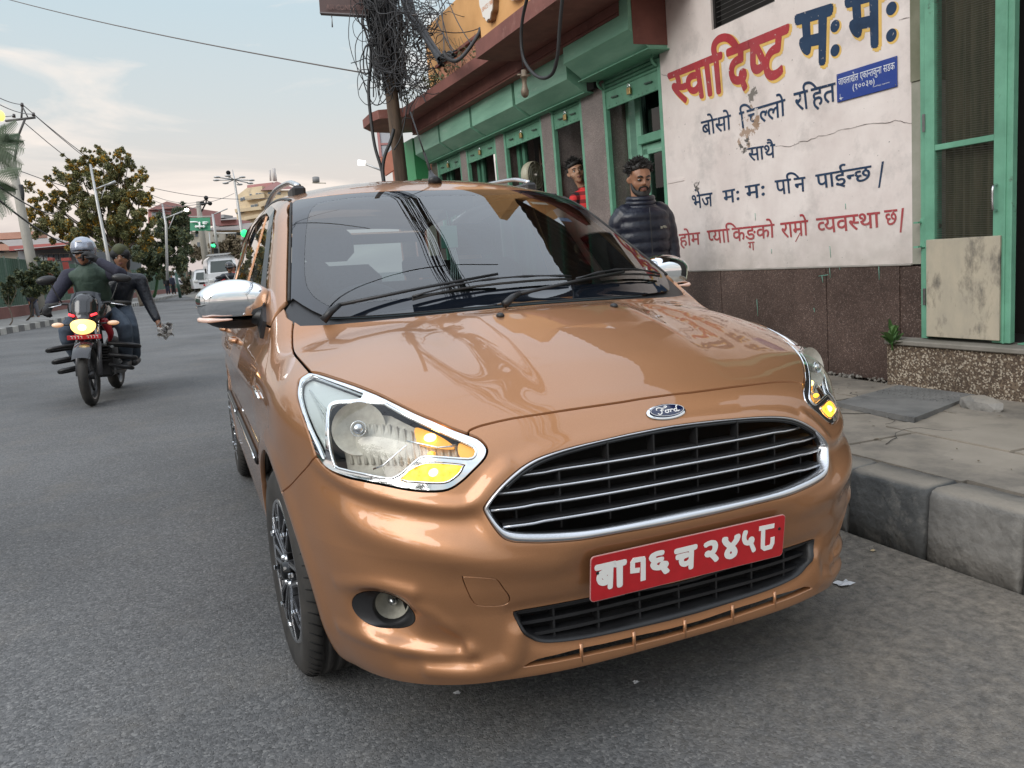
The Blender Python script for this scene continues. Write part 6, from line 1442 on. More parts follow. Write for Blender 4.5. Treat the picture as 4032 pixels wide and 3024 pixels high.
# ---------------------------------------------------------------- the man in the down jacket
def man():
    hc=atd(2518,705,5.95); foot_z=.262
    base=hc-G*((hc[2]-foot_z)); 
    cdir=CAM_LOC-hc; cdir[2]=0; yaw_c=math.atan2(cdir[1],cdir[0])+math.pi/2   # -y local points to the camera
    b0=math.atan2(BY[1],BY[0])-math.pi/2
    yw=yaw_c-b0+R_(24)
    p=empty('person',label='bearded man in a black quilted down jacket standing by the painted wall',cat='person')
    Mh=hframe(hc,yw,R_(12)); Mb=hframe(base,yaw_c-b0+R_(20)); H=hc[2]-foot_z+.0; f=lambda x,y,z:tuple(Mb@Vector((x,y,z)))
    SK=skin('brown_warm',(.34,.165,.095)); JK=noisy('down_jacket',(.006,.008,.018),(.012,.015,.028),rough=.36,scale=9,bump=.35,bscale=38,bdist=.012)
    K=H/1.60
    sh=H-.205
    ch=head_parts(Mh,1.05)+[([tuple(Mh@Vector((0,.02,-.04))),f(0,.0,sh+.03)],[.066,.072]),([f(0,.0,sh-.1),f(0,0,1.0*K),f(0,0,.90*K)],[.11,.11,.12])]
    for s in (-1,1):
        ch+=[([f(s*.13,.0,sh-.04),f(s*.19,.02,1.06*K),f(s*.215,-.02,.82*K)],[.05,.042,.032])]+hand_parts(f(s*.222,-.03,.80*K),np.array(f(s*.218,-.06,.7*K))-np.array(f(s*.222,-.03,.80*K)),np.array(f(s*1.,0,0))-np.array(f(0,0,0)),1.,.5,s)
        ch+=[([f(s*.09,0,.88*K),f(s*.10,-.01,.48*K),f(s*.10,.02,.07)],[.085,.055,.042]),([f(s*.10,.03,.05),f(s*.11,-.14,.03)],[.04,.035])]
    remeshed('body',ch,SK,p,.0085,5)
    # jacket: stacked quilted baffles
    def baf(z): return 1+.075*abs(math.sin(z*math.pi/.082))**.6
    mb_=[]; 
    zz=np.linspace(.80*K,sh+.0,58); torso=MB(); vs=[];fs=[];n=30
    for i,z in enumerate(zz):
        t=(z-.80*K)/(sh-.80*K); w=.168+.028*math.sin(t*math.pi*.8)+(.012*t); 
        if t>.86: w*=1-((t-.86)/.14)**2*.52
        dd=.125+.016*math.sin(t*math.pi*.9)
        if t>.86: dd*=1-((t-.86)/.14)**2*.35
        b_=baf(z)
        for k in range(n):
            a=2*math.pi*k/n; e=.85; ca,sa=math.cos(a),math.sin(a); vs.append(f(w*b_*math.copysign(abs(ca)**e,ca),dd*b_*math.copysign(abs(sa)**e,sa)+.005,z))
    fs=[(i*n+k,i*n+(k+1)%n,(i+1)*n+(k+1)%n,(i+1)*n+k) for i in range(len(zz)-1) for k in range(n)]+[tuple((len(zz)-1)*n+k for k in range(n)),tuple(range(n))[::-1]]
    torso.add(vs,fs,True)
    for s in (-1,1):
        pts=[f(s*.135,.0,sh-.050),f(s*.190,.01,sh-.12),f(s*.222,.02,1.08*K),f(s*.228,.0,.97*K),f(s*.222,-.03,.82*K)]; P=crom(pts,12); R=[(.080-.027*i/len(P))*(1+.085*abs(math.sin(i*.42))**.6) for i in range(len(P))]; torso.tube(P,R,18); torso.ball(P[0],R[0]*.98,14)
    o=mesh_obj('tmpj',torso.v,torso.f,None); md=o.modifiers.new('r','REMESH'); md.mode='VOXEL'; md.voxel_size=.0095; sm2=o.modifiers.new('s','SMOOTH'); sm2.iterations=2
    dg=bpy.context.evaluated_depsgraph_get(); me=bpy.data.meshes.new_from_object(o.evaluated_get(dg)); bpy.data.objects.remove(o); me.materials.clear(); me.materials.append(JK); me.polygons.foreach_set('use_smooth',[True]*len(me.polygons)); j=bpy.data.objects.new('jacket',me); COL.objects.link(j); j.parent=p
    # collar
    cb=MB(); 
    for q_ in range(3):
        cz=sh-.005+.032*q_; rx=.104-.006*q_; P=[f(rx*math.cos(a),rx*.92*math.sin(a)+.012-.012*0,cz-.012*max(0,-math.sin(a))) for a in np.linspace(0,2*math.pi,29)[:-1]]; cb.tube(P,.024,9,closed=True)
    cb.build('collar',JK,p)
    Z=MB(); Z.tube([f(.004,-.150-.02,zz_) for zz_ in np.linspace(.86*K,sh-.02,10)],.0035,5); Z.build('zip',principled('zip_black',(.02,.02,.022),.4),p)
    # chest emblem: small half dome of three arcs
    em=MB(); c0=np.array(f(.105,-.172,sh-.185)); xl=np.array(f(1,0,0))-np.array(f(0,0,0)); zl=np.array(f(0,0,1))-np.array(f(0,0,0)); yl=np.array(f(0,-1,0))-np.array(f(0,0,0))
    for k,r in enumerate((.008,.015,.022)):
        P=[c0+xl*(r*math.cos(a))+zl*(r*.8*math.sin(a))-yl*.004*0 for a in np.linspace(0,math.pi*.62,8)]; em.tube([q+yl*.006 for q in P],.0028,4)
    for k in range(3): em.tube([c0-xl*.008+zl*(.001+k*.006)+yl*.006,c0-xl*.026+zl*(.001+k*.006)+yl*.004],.0022,4)
    em.build('jacket_emblem',principled('emblem_grey',(.33,.31,.25),.5),p)
    TR=noisy('trousers_dark',(.02,.02,.024),(.03,.03,.034),rough=.9,scale=20)
    remeshed('trousers',[([f(0,.0,.93*K),f(0,0,.86*K)],[.14,.145])]+[([f(s*.085,0,.86*K),f(s*.10,-.01,.48*K),f(s*.10,.02,.09)],[.105,.075,.062]) for s in (-1,1)],TR,p,.014,3)
    for s in (-1,1): remeshed('shoe',[([f(s*.10,.05,.045),f(s*.115,-.16,.04)],[.05,.045])],principled('shoe_black',(.02,.02,.02),.5),p,.012,2)
    face_bits(p,Mh,1.05,1.3,lids=1)
    g=lambda x,y,z:tuple(Mh@Vector((x*1.05,y*1.05,z*1.05)))
    # beard and moustache
    bd=[([g(-.068,-.010,-.030),g(-.060,-.035,-.070),g(-.035,-.058,-.098),g(0,-.070,-.108),g(.035,-.058,-.098),g(.060,-.035,-.070),g(.068,-.010,-.030)],[.010,.018,.022,.026,.022,.018,.010]),
        ([g(-.032,-.068,-.066),g(-.027,-.078,-.050),g(0,-.091,-.043),g(.027,-.078,-.050),g(.032,-.068,-.066)],[.008,.0075,.0065,.0075,.008]),([g(-.02,-.070,-.084),g(0,-.080,-.088),g(.02,-.070,-.084)],[.010,.012,.010])]
    remeshed('beard',bd,HAIRM,p,.006,2)
    hp=[([g(0,.030,.048),g(0,.018,.078)],[.090,.080]),([g(-.050,-.020,.084),g(0,-.036,.100),g(.050,-.020,.088)],[.030,.036,.030]),([g(-.077,.01,.03),g(-.078,.012,.0)],[.014,.010]),([g(.077,.01,.03),g(.078,.012,.0)],[.014,.010])]
    remeshed('hair',hp,HAIRM,p,.008,1)
    hairtufts('hair_tufts',p,Mh,1.20,900,(0,1.45,lambda d:-.3 if (d[1]<-.35 and d[2]<.62) else 1),HAIRM,.017,4,.0046)['kind']='stuff'
man()
def boy():
    _a=uvw(atd(2268,676,6.)); _b=uvw(atd(2268,676,9.)); _t=(.13-_a[0])/(_b[0]-_a[0]); hc=atd(2268,676,6+3*_t)
    p=empty('person',label='boy in a red check shirt peeking out from behind the granite pillar',cat='person')
    cdir=CAM_LOC-hc; yaw_c=math.atan2(cdir[1],cdir[0])+math.pi/2; b0=math.atan2(BY[1],BY[0])-math.pi/2
    Mh=hframe(hc,yaw_c-b0+R_(10),R_(-3),R_(-13)); base=hc-G*((hc-BO)@G); Mb=hframe(base+BX*.10+BY*-.02,yaw_c-b0+R_(25)); f=lambda x,y,z:tuple(Mb@Vector((x,y,z))); H=(hc-BO)@G; sh=H-.245
    SK=skin('tan',(.46,.26,.165))
    ch=head_parts(Mh,1.06)+[([tuple(Mh@Vector((0,.03,-.06))),f(.0,.02,sh+.03)],[.048,.055]),([f(0,.0,sh-.08),f(0,0,.95),f(0,0,.88)],[.10,.10,.11])]
    for s in (-1,1):
        ch+=[([f(s*.13,.0,sh-.03),f(s*.19,.02,sh-.28),f(s*.19,-.04,sh-.52)],[.045,.038,.028])]+hand_parts(f(s*.19,-.05,sh-.53),(0,0,-1),np.array(f(s*1.,0,0))-np.array(f(0,0,0)),.9,.5,s)
        ch+=[([f(s*.08,0,.86),f(s*.09,-.01,.46),f(s*.09,.02,.07)],[.075,.05,.04]),([f(s*.09,.03,.04),f(s*.10,-.13,.03)],[.038,.033])]
    remeshed('body',ch,SK,p,.009,4)
    m=principled('red_check',(.6,.02,.02),.8); b=m.node_tree.nodes['Principled BSDF']; tc=N(m,'ShaderNodeTexCoord'); cs=[]
    for ax,sc in (((1,.6,0),72),((0,.0,1),72)):
        mp=N(m,'ShaderNodeVectorMath',operation='DOT_PRODUCT'); mp.inputs[1].default_value=ax; L(m,tc.outputs['Object'],mp.inputs[0]); mu=N(m,'ShaderNodeMath',operation='MULTIPLY'); mu.inputs[1].default_value=sc; L(m,mp.outputs['Value'],mu.inputs[0]); si=N(m,'ShaderNodeMath',operation='SINE'); L(m,mu.outputs[0],si.inputs[0]); g_=N(m,'ShaderNodeMath',operation='GREATER_THAN'); g_.inputs[1].default_value=.1; L(m,si.outputs[0],g_.inputs[0]); cs.append(g_)
    ad=N(m,'ShaderNodeMath',operation='ADD'); L(m,cs[0].outputs[0],ad.inputs[0]); L(m,cs[1].outputs[0],ad.inputs[1]); hf=N(m,'ShaderNodeMath',operation='MULTIPLY'); hf.inputs[1].default_value=.5; L(m,ad.outputs[0],hf.inputs[0]); r=N(m,'ShaderNodeValToRGB'); r.color_ramp.interpolation='CONSTANT'; r.color_ramp.elements[0].color=(.62,.03,.03,1); r.color_ramp.elements[1].position=.4; r.color_ramp.elements[1].color=(.20,.012,.015,1); k=r.color_ramp.elements.new(.9); k.color=(.02,.012,.014,1); L(m,hf.outputs[0],r.inputs[0]); L(m,r.outputs[0],b.inputs['Base Color'])
    remeshed('shirt',[([f(0,.0,sh-.03),f(0,0,1.1),f(0,0,.84)],[.125,.135,.14]),([f(-.1,.0,sh-.02),f(.1,0,sh-.02)],[.065,.065])]+[([f(s*.14,.0,sh-.04),f(s*.205,.02,sh-.28),f(s*.20,-.04,sh-.50)],[.068,.055,.045]) for s in (-1,1)],m,p,.012,3)
    c_=MB()
    for s in (-1,1): c_.tube([f(s*.075,.02,sh+.055),f(s*.06,-.06,sh+.05),f(s*.045,-.11,sh-.02),f(s*.05,-.145,sh-.16)],[.022,.022,.022,.016],8)
    c_.build('shirt_collar',m,p)
    remeshed('tee',[([f(0,-.045,sh-.0),f(0,-.085,sh-.12),f(0,-.09,sh-.4)],[.055,.065,.065])],principled('tee_white',(.72,.72,.74),.8),p,.012,2)
    remeshed('trousers',[([f(0,.0,.90),f(0,0,.82)],[.13,.135])]+[([f(s*.08,0,.82),f(s*.09,-.01,.46),f(s*.09,.02,.09)],[.095,.07,.06]) for s in (-1,1)],bpy.data.materials['trousers_dark'],p,.016,2)
    face_bits(p,Mh,1.06,.7)
    g=lambda x,y,z:tuple(Mh@Vector((x*1.06,y*1.06,z*1.06)))
    remeshed('hair',[([g(0,.03,.045),g(0,.018,.062)],[.093,.086]),([g(-.062,-.034,.066),g(-.02,-.062,.076),g(.035,-.055,.080),g(.062,-.025,.075)],[.024,.026,.026,.024]),([g(-.079,.0,.03),g(-.079,.012,-.01)],[.015,.010]),([g(.079,.0,.03),g(.079,.012,-.01)],[.015,.010])],HAIRM,p,.007,2)
    hairtufts('hair_tufts',p,Mh,1.14,360,(0,1.3,lambda d:-.3 if (d[1]<-.3 and d[2]<.55) else 1),HAIRM,.022,9,.004)['kind']='stuff'
boy()
# ================================================================ MOTORCYCLES
def motorcycle(Fp,h,label,full=True,shade=0):
    """Fp front contact point, h heading (unit, ground). local x = rider's left... image right; y = backwards; z up"""
    h=np.array([h[0],h[1],0.]); h/=np.linalg.norm(h); yb=-h; xb=np.cross(yb,[0,0,1]); Mx=Matrix.Identity(4)
    for i in range(3): Mx[i][0]=xb[i]; Mx[i][1]=yb[i]; Mx[i][2]=(0,0,1)[i]; Mx[i][3]=Fp[i]
    bk=empty('motorcycle',Mx@Matrix.Rotation(R_(1.5),4,'Y'),label,'motorcycle')
    PB=principled('bike_black_%d'%shade,(.012,.012,.014),.22,0,Coat_Weight=.6); PR=principled('bike_red_%d'%shade,(.38,.02,.03),.3); MTL=MT['steel']; PLA=MT['black_plastic']
    def W(y,nm):
        w=empty(nm); w.parent=bk; w.location=(0,y,.30); Mr=Matrix.Rotation(R_(90),4,'Y'); wd=.045 if y<.5 else .055
        prof=[(.235,-wd*.8),(.262,-wd),(.285,-wd*.75),(.298,-wd*.35),(.3005,0),(.298,wd*.35),(.285,wd*.75),(.262,wd),(.235,wd*.8)]
        MB().lathe(prof,40,Mr).build('tyre',MT['rubber'],w); MB().lathe([(.236,-wd*.8),(.215,-wd*.6),(.21,0),(.215,wd*.6),(.236,wd*.8)],40,Mr).build('rim',ALU,w)
        mb=MB()
        for k in range(6): a=k*math.pi/3; mb.bar((0,.03*math.cos(a),.03*math.sin(a)),(0,.215*math.cos(a+.2),.215*math.sin(a+.2)),.020,.022,(1,0,0))
        mb.lathe([(0,-.05),(.04,-.05),(.04,.05),(0,.05)],14,Mr); mb.build('spokes',ALU,w)
        MB().lathe([(.06,-.062),(.13,-.062),(.13,-.058),(.06,-.058)],24,Mr).build('brake_disc',MTL,w); return w
    W(0,'front_wheel'); W(1.32,'rear_wheel')
    mb=MB(); vs=[];n=14
    for i in range(15):
        a=R_(35+i*8.5); r=.325
        for k in range(n//2+1):
            t=k/(n//2); ang=(t-.5)*2.2; vs.append((.085*math.sin(ang)*1.05,-r*math.cos(a)-.02*math.cos(ang)*math.cos(a)+.0,.30+r*math.sin(a)+.035*math.cos(ang)-.02))
    m_=n//2+1; mb.add(vs,[(i*m_+k,i*m_+k+1,(i+1)*m_+k+1,(i+1)*m_+k) for i in range(14) for k in range(m_-1)],True); mb.build('front_mudguard',PB,bk)
    for s in (-1,1):
        MB().tube([(s*.095,.0,.30),(s*.095,.10,.62)],.024,10).build('fork_leg',principled('fork_grey',(.10,.10,.105),.4,.5),bk); MB().tube([(s*.095,.10,.62),(s*.095,.20,.92)],.015,10).build('fork_tube',MT['chrome'],bk)
    # cowl, headlamp, screen
    remeshed('headlight_cowl',[([(0,.10,.86),(0,.16,.98)],[.125,.125]),([(-.10,.16,.88),(-.12,.24,.96)],[.05,.06]),([(.10,.16,.88),(.12,.24,.96)],[.05,.06]),([(0,.02,.80),(0,.12,.86)],[.085,.10])],PB,bk,.012,4)
    mb=MB(); vs=[];n=24
    sh=[(math.cos(2*math.pi*k/n),math.sin(2*math.pi*k/n)) for k in range(n)]
    def lampring(sx,sz,y,zc): return [(sx*x*(1+.12*max(0,z_)) ,y+.03*x*x,zc+sz*(z_ if z_<0 else z_*.75-.18*max(0,1-abs(x)*2.2)*0)) for x,z_ in sh]
    V=lampring(.112,.085,-.055,.790)+lampring(.095,.072,-.072,.790)+[(0,-.080,.785)]; mb.add(V,[(i,(i+1)%n,n+(i+1)%n,n+i) for i in range(n)]+[(n+i,n+(i+1)%n,2*n) for i in range(n)],True)
    mb.build('headlight',emissive('headlamp_lit_%d'%shade,(1.0,.62,.20),1.25 if full else .8),bk); MB().ball((.0,-.078,.775),(.036,.012,.030),10).build('headlight_bulb',emissive('headlamp_core_%d'%shade,(1,.85,.5),4),bk)
    for s in (-1,1): MB().tube([(s*.075,-.015,.885),(s*.12,.02,.90)],.012,6).build('position_light',emissive('pos_red_%d'%shade,(1,.04,.05),1.6),bk)
    mb=MB(); vs=[]
    for i in range(6):
        t=i/5; w=.135+.015*t-.02*t*t
        for k in range(9): x=(k/8-.5)*2; vs.append((x*w,.06+.14*t+.05*x*x,.92+.20*t-.03*x*x*t))
    mb.add(vs,[(i*9+k,i*9+k+1,(i+1)*9+k+1,(i+1)*9+k) for i in range(5) for k in range(8)],True); mb.build('windscreen',principled('smoked_screen',(.03,.033,.04),.12),bk)
    MB().box((-.15,-.03,.655),(.15,-.022,.70),.004).build('number_plate',RED,bk)
    mb=MB(); strokes(mb,[[(-.12+k*.028,.69),(-.105+k*.028,.69),(-.105+k*.028,.668)] for k in range(9) if k!=4],.005,-.031,-.032,None); mb.v=[(x,z,y) for x,y,z in mb.v]; mb.build('plate_lettering',PWH,bk)
    # handlebar
    MB().tube(crom([(-.36,.30,.98),(-.22,.24,1.0),(0,.22,.98),(.22,.24,1.0),(.36,.30,.98)],4),.014,8).build('handlebar',PLA,bk)
    for s in (-1,1):
        MB().tube([(s*.25,.25,1.0),(s*.39,.315,.98)],.019,8).build('grip',MT['rubber'],bk)
        MB().tube([(s*.22,.22,.99),(s*.36,.24,.96)],.007,6).build('brake_lever',MT['satin_chrome'],bk)
        MB().tube(crom([(s*.22,.24,1.01),(s*.27,.24,1.12),(s*.30,.25,1.20)],3),.007,6).build('mirror_stem',PLA,bk)
        Mm=Matrix.Translation(Vector((s*.335,.25,1.235)))@Matrix.Rotation(R_(s*8),4,'Y'); mb=MB(); mb.ball((0,0,0),(.095,.035,.045),16,None); mb.v=[tuple(Mm@Vector(v)) for v in mb.v]; mb.build('rear_view_mirror',PLA,bk)
        MB().tube([(s*.10,.10,.80),(s*.20,.10,.80)],.010,6).build('indicator_stem',PLA,bk); mb=MB(); mb.ball((s*.245,.095,.80),(.055,.028,.024),12); mb.build('indicator',principled('ind_lens_%d'%shade,(.75,.62,.50),.2,0,Emission_Color=(1,.4,.1,1),Emission_Strength=.25),bk)
    # tank, seat, engine, frame
    remeshed('fuel_tank',[([(0,.42,.86),(0,.62,.90),(0,.80,.82)],[.125,.15,.11])],PB,bk,.014,4)
    for s in (-1,1): remeshed('side_fairing',[([(s*.12,.35,.80),(s*.15,.42,.68),(s*.12,.50,.60)],[.045,.035,.02])],PR if shade==0 else PB,bk,.014,3)
    remeshed('seat',[([(0,.78,.80),(0,1.05,.79),(0,1.4,.86)],[.10,.12,.09])],MT['rubber'],bk,.016,3)
    mb=MB(); mb.box((-.13,.48,.22),(.13,.86,.55),.03)
    for k in range(6): mb.box((-.115,.40,.40+k*.028),(.115,.56,.412+k*.028))
    mb.build('engine',PLA,bk); MB().tube([(.10,.5,.28),(.15,.9,.24),(.17,1.5,.42)],[.025,.03,.05],10).build('exhaust',MT['steel'],bk)
    for s in (-1,1): MB().tube([(s*.06,1.32,.30),(s*.08,.8,.36)],.022,8).build('swing_arm',PLA,bk); MB().tube([(s*.11,1.28,.32),(s*.10,1.2,.72)],.025,8).build('shock_absorber',PLA,bk)
    MB().tube([(0,.22,.9),(0,.45,.35)],.03,8).build('frame',PLA,bk)
    for s in (-1,1):
        if full:
            for zz_,x0 in ((.55,.40),(.43,.36),(.33,.32)):
                MB().tube(crom([(s*.12,.40,zz_+.03),(s*(x0-.10),.30,zz_+.02),(s*x0,.30,zz_-.0),(s*x0,.38,zz_-.02),(s*.16,.50,zz_)],4),.020,8).build('leg_guard',PLA,bk)
        MB().tube([(s*.12,.85,.30),(s*.24,.85,.30)],.014,6).build('footrest',MT['steel'],bk)
    return bk,Mx
JEAN=noisy('denim',(.055,.075,.105),(.085,.11,.145),rough=.9,scale=14,bump=.3,bscale=40,bdist=.01); GLV=principled('glove_black',(.012,.012,.013),.7)
def sit_person(Mx,label,hd,shd,el,ha,hip,kn,ft,top,trous,sk,head=None,helmet=None,hs=1.0,vox=.014,gloves=True,vest=None,extras=None):
    """all joints in bike space; lists are (image-left side, image-right side)"""
    p=empty('person',label=label,cat='person'); f=lambda v:tuple(Mx@Vector(v))
    Mh=Mx@Matrix.Translation(Vector(hd))@Matrix.Rotation(head[0],4,'Z')@Matrix.Rotation(head[1],4,'X')
    neck=np.array([(shd[0][i]+shd[1][i])/2 for i in range(3)])+[0,0,.045]
    ch=head_parts(Mh,hs)+[([tuple(Mh@Vector((0,.02,-.05))),f(neck)],[.055,.062]),([f(neck-[0,0,.1]),f(((neck[0]+hip[0])/2,(neck[1]+hip[1])/2,(neck[2]+hip[2])/2)),f(hip)],[.11,.11,.12])]
    for i in (0,1):
        s=-1 if i==0 else 1; d=np.array(f(ha[i]))-np.array(f(el[i])); d=d/np.linalg.norm(d)
        ch+=[([f(shd[i]),f(el[i]),f(ha[i])],[.05,.04,.03])]+hand_parts(f(ha[i]),d,np.array(Mx.to_3x3()@Vector((0,0,1)))+d*.01+np.array([.01,0,0]),1.05,1.1,s)
        ch+=[([f((hip[0]+s*.09,hip[1],hip[2])),f(kn[i]),f(ft[i])],[.085,.058,.042])]
    remeshed('body',ch,sk,p,vox,3)
    remeshed('jacket',[([f(neck-[0,0,.07]),f(((neck[0]+hip[0])/2,(neck[1]+hip[1])/2-.01,(neck[2]+hip[2])/2)),f(np.array(hip)+[0,0,.04])],[.135,.155,.16]),([f(shd[0]),f(neck-[0,0,.05]),f(shd[1])],[.078,.09,.078])]+[([f(shd[i]),f(el[i]),f(np.array(el[i])*.12+np.array(ha[i])*.88)],[.078,.062,.045]) for i in (0,1)],top,p,vox,3)
    if vest: remeshed('vest',[([f(neck-[0,.02,.06]),f(((neck[0]+hip[0])/2,(neck[1]+hip[1])/2-.03,(neck[2]+hip[2])/2)),f(np.array(hip)+[0,-.02,.05])],[.150,.172,.172]),([f(np.array(shd[0])*.8+neck*.2-[0,.015,.02]),f(neck-[0,.02,.055]),f(np.array(shd[1])*.8+neck*.2-[0,.015,.02])],[.076,.098,.076])],vest,p,vox,3)
    remeshed('trousers',[([f(np.array(hip)+[0,0,.02]),f(hip)],[.15,.15])]+[([f((hip[0]+(-.09 if i==0 else .09),hip[1],hip[2])),f(kn[i]),f(np.array(kn[i])*.08+np.array(ft[i])*.92)],[.105,.080,.062]) for i in (0,1)],trous,p,vox,3)
    for i in (0,1): remeshed('shoe',[([f(np.array(ft[i])+[0,.05,-.04]),f(np.array(ft[i])+[0,-.15,-.05])],[.048,.042])],principled('shoes_dark',(.03,.03,.032),.6),p,vox,2)
    if gloves:
        for i in gloves if hasattr(gloves,'__len__') else (0,1):
            d=np.array(f(ha[i]))-np.array(f(el[i])); d=d/np.linalg.norm(d); remeshed('glove',hand_parts(f(ha[i]),d,np.array(Mx.to_3x3()@Vector((0,0,1)))+d*.01+np.array([.01,0,0]),1.25,1.1,-1 if i==0 else 1),GLV,p,.009,2)
    if helmet:
        col,vis=helmet; g=lambda x,y,z:tuple(Mh@Vector((x*hs,y*hs,z*hs)))
        remeshed('helmet',[([g(0,.03,.05),g(0,.015,.055)],[.126*hs,.123*hs]),([g(0,.05,.02),g(0,.05,-.03)],[.115*hs,.10*hs])],col,p,.011,4,
            fn=lambda co:_cut(co,Mh,hs))
        if vis: remeshed('visor',[([g(-.085,-.065,.01),g(0,-.115,.0),g(.085,-.065,.01)],[.035,.045,.035])],principled('visor_dark',(.01,.01,.012),.08),p,.011,3)
        mb=MB(); mb.tube(crom([g(-.088,.0,.0),g(-.07,-.03,-.08),g(0,-.055,-.118),g(.07,-.03,-.08),g(.088,.0,.0)],4),.007,5); mb.build('chin_strap',GLV,p)
    face_bits(p,Mh,hs,1.0)
    if extras: extras(p,Mh,f)
    return p
def _cut(co,Mh,hs):
    Mi=np.array(Mh.inverted()); Mf_=np.array(Mh); q=np.c_[co,np.ones(len(co))]@Mi.T; m=(q[:,2]<.028*hs)&(q[:,1]<-.025*hs); q[m,1]=-.025*hs+(q[m,1]+.025*hs)*.05; q[m,2]=np.where(q[m,1]<0,np.maximum(q[m,2],-.05*hs),q[m,2]); return (q@Mf_.T)[:,:3]
F1=onz(365,1597); hd1=np.array([-.10,-1.0])
bk1,MX1=motorcycle(F1,hd1,'black and red motorcycle with lit yellow headlamp riding towards the camera')
HELM=noisy('helmet_silver',(.34,.37,.44),(.28,.31,.38),rough=.25,scale=6,metal=.3,Coat_Weight=.8)
NV=noisy('jacket_navy',(.020,.020,.038),(.032,.032,.052),rough=.8,scale=10,bump=.4,bscale=24,bdist=.02); VG=noisy('vest_green',(.035,.062,.045),(.05,.082,.06),rough=.7,scale=9,bump=.5,bscale=14,bdist=.03)
BKJ=noisy('jacket_black',(.008,.010,.016),(.018,.021,.03),rough=.45,scale=10,bump=.5,bscale=18,bdist=.03)
def ex1(p,Mh,f):
    MB().tube(crom([tuple(Mh@Vector((-.075,-.07,.008))),tuple(Mh@Vector((0,-.095,.01))),tuple(Mh@Vector((.075,-.07,.008)))],3),.017,6).build('sunglasses',principled('sunglass_black',(.01,.01,.01),.1),p)
    MB().tube(crom([tuple(Mh@Vector((-.03,-.090,-.047))),tuple(Mh@Vector((0,-.100,-.040))),tuple(Mh@Vector((.03,-.090,-.047)))],3),.008,6).build('moustache',HAIRM,p)
    mb=MB(); mb.box((-.03,-.10,.115),(.03,-.097,.13)); mb.v=[tuple(Mh@Vector(v)) for v in mb.v]; mb.build('helmet_label',OV,p)
sit_person(MX1,'rider in silver helmet, sunglasses and green padded vest, one gloved hand at his face',(-.02,.62,1.50),((-.20,.68,1.28),(.20,.68,1.28)),((-.32,.50,1.07),(.34,.42,1.27)),((-.33,.34,.995),(.135,.44,1.42)),(0,.88,.86),((-.26,.55,.72),(.28,.55,.72)),((-.22,.78,.36),(.22,.78,.36)),NV,JEAN,skin('brown',(.29,.135,.075)),(R_(-6),R_(0)),(HELM,False),1.0,.013,True,VG,ex1)
CAPM=noisy('cap_olive',(.07,.075,.035),(.05,.055,.03),rough=.9,scale=20)
def ex2(p,Mh,f):
    g=lambda x,y,z:tuple(Mh@Vector((x,y,z)))
    remeshed('cap',[([g(0,.02,.055),g(0,.015,.07)],[.098,.085]),([g(0,-.03,.075),g(0,.0,.08)],[.07,.08])],CAPM,p,.012,2); remeshed('headband',[([g(0,.03,.02),g(0,.015,.035)],[.098,.100]),([g(-.05,-.03,.04),g(.05,-.03,.04)],[.055,.055]),([g(0,.06,-.03),g(0,.05,-.08)],[.085,.08])],GLV,p,.012,2)
sit_person(MX1,'pillion passenger in black jacket and cap holding crumpled newspaper beside the road bike',(.26,1.02,1.45),((.07,1.05,1.22),(.42,1.02,1.20)),((.02,.85,1.0),(.48,.98,.97)),((.10,.70,.90),(.57,.86,.74)),(.10,1.15,.88),((-.18,.95,.72),(.30,.80,.70)),((-.24,1.10,.38),(.27,1.05,.36)),BKJ,JEAN,skin('brown',(.29,.135,.075)),(R_(2),0),None,.98,.014,(0,),None,ex2)
pp=empty('newspaper',label='crumpled piece of newspaper held out in the pillion rider\'s hand',cat='paper'); rr=random.Random(2); c0=MX1@Vector((.64,.78,.64)); vs=[];n=7
for i in range(n):
    for j in range(n): vs.append((c0.x+(i-3)*.024+rr.uniform(-.02,.02),c0.y+rr.uniform(-.04,.04)+.02*math.sin(i*2),c0.z+(j-3)*.026+rr.uniform(-.02,.02)+.02*math.sin(i*1.7)))
mesh_obj('sheet',vs,[(i*n+j,(i+1)*n+j,(i+1)*n+j+1,i*n+j+1) for i in range(n-1) for j in range(n-1)],noisy('newsprint',(.55,.53,.50),(.18,.17,.17),rough=.9,scale=26,lo=.5,hi=.56),pp)
# second motorcycle, further back by the van
F2=np.array([.40,23.5,0.]); F2=onplane(905,1125,(0,22.5,0),(0,1,0)); F2[2]=0
bk2,MX2=motorcycle(F2,(-.12,-1.0),'distant black motorcycle coming up behind the parked car',False,1)
HB=principled('helmet_black',(.010,.010,.012),.12,0,Coat_Weight=.7)
def ex3(p,Mh,f): MB().tube(crom([f((-.12,.55,1.32)),f((-.02,.46,1.15)),f((.14,.50,.95))],4),.018,6).build('bag_strap',MT['steel'],p)
sit_person(MX2,'rider in black helmet and black top on the distant motorcycle',(0,.65,1.52),((-.20,.70,1.28),(.20,.70,1.28)),((-.40,.55,1.12),(.40,.55,1.12)),((-.36,.32,1.0),(.36,.32,1.0)),(0,.9,.86),((-.26,.55,.72),(.28,.55,.72)),((-.22,.78,.36),(.22,.78,.36)),bpy.data.materials['jacket_black'],JEAN,skin('brown',(.29,.135,.075)),(0,0),(HB,True),1.0,.018,True,None,ex3)
sit_person(MX2,'passenger in a bright red jacket behind the black-helmeted rider',(.06,1.15,1.50),((-.14,1.12,1.28),(.30,1.12,1.28)),((-.25,.95,1.15),(.46,.95,1.18)),((-.16,.8,1.02),(.30,.75,1.02)),(0.02,1.3,.90),((-.2,1.0,.75),(.3,1.0,.75)),((-.24,1.15,.40),(.26,1.15,.40)),principled('red_jacket',(.42,.012,.02),.7),JEAN,skin('brown',(.29,.135,.075)),(0,0),(HB,False),.95,.02,False)
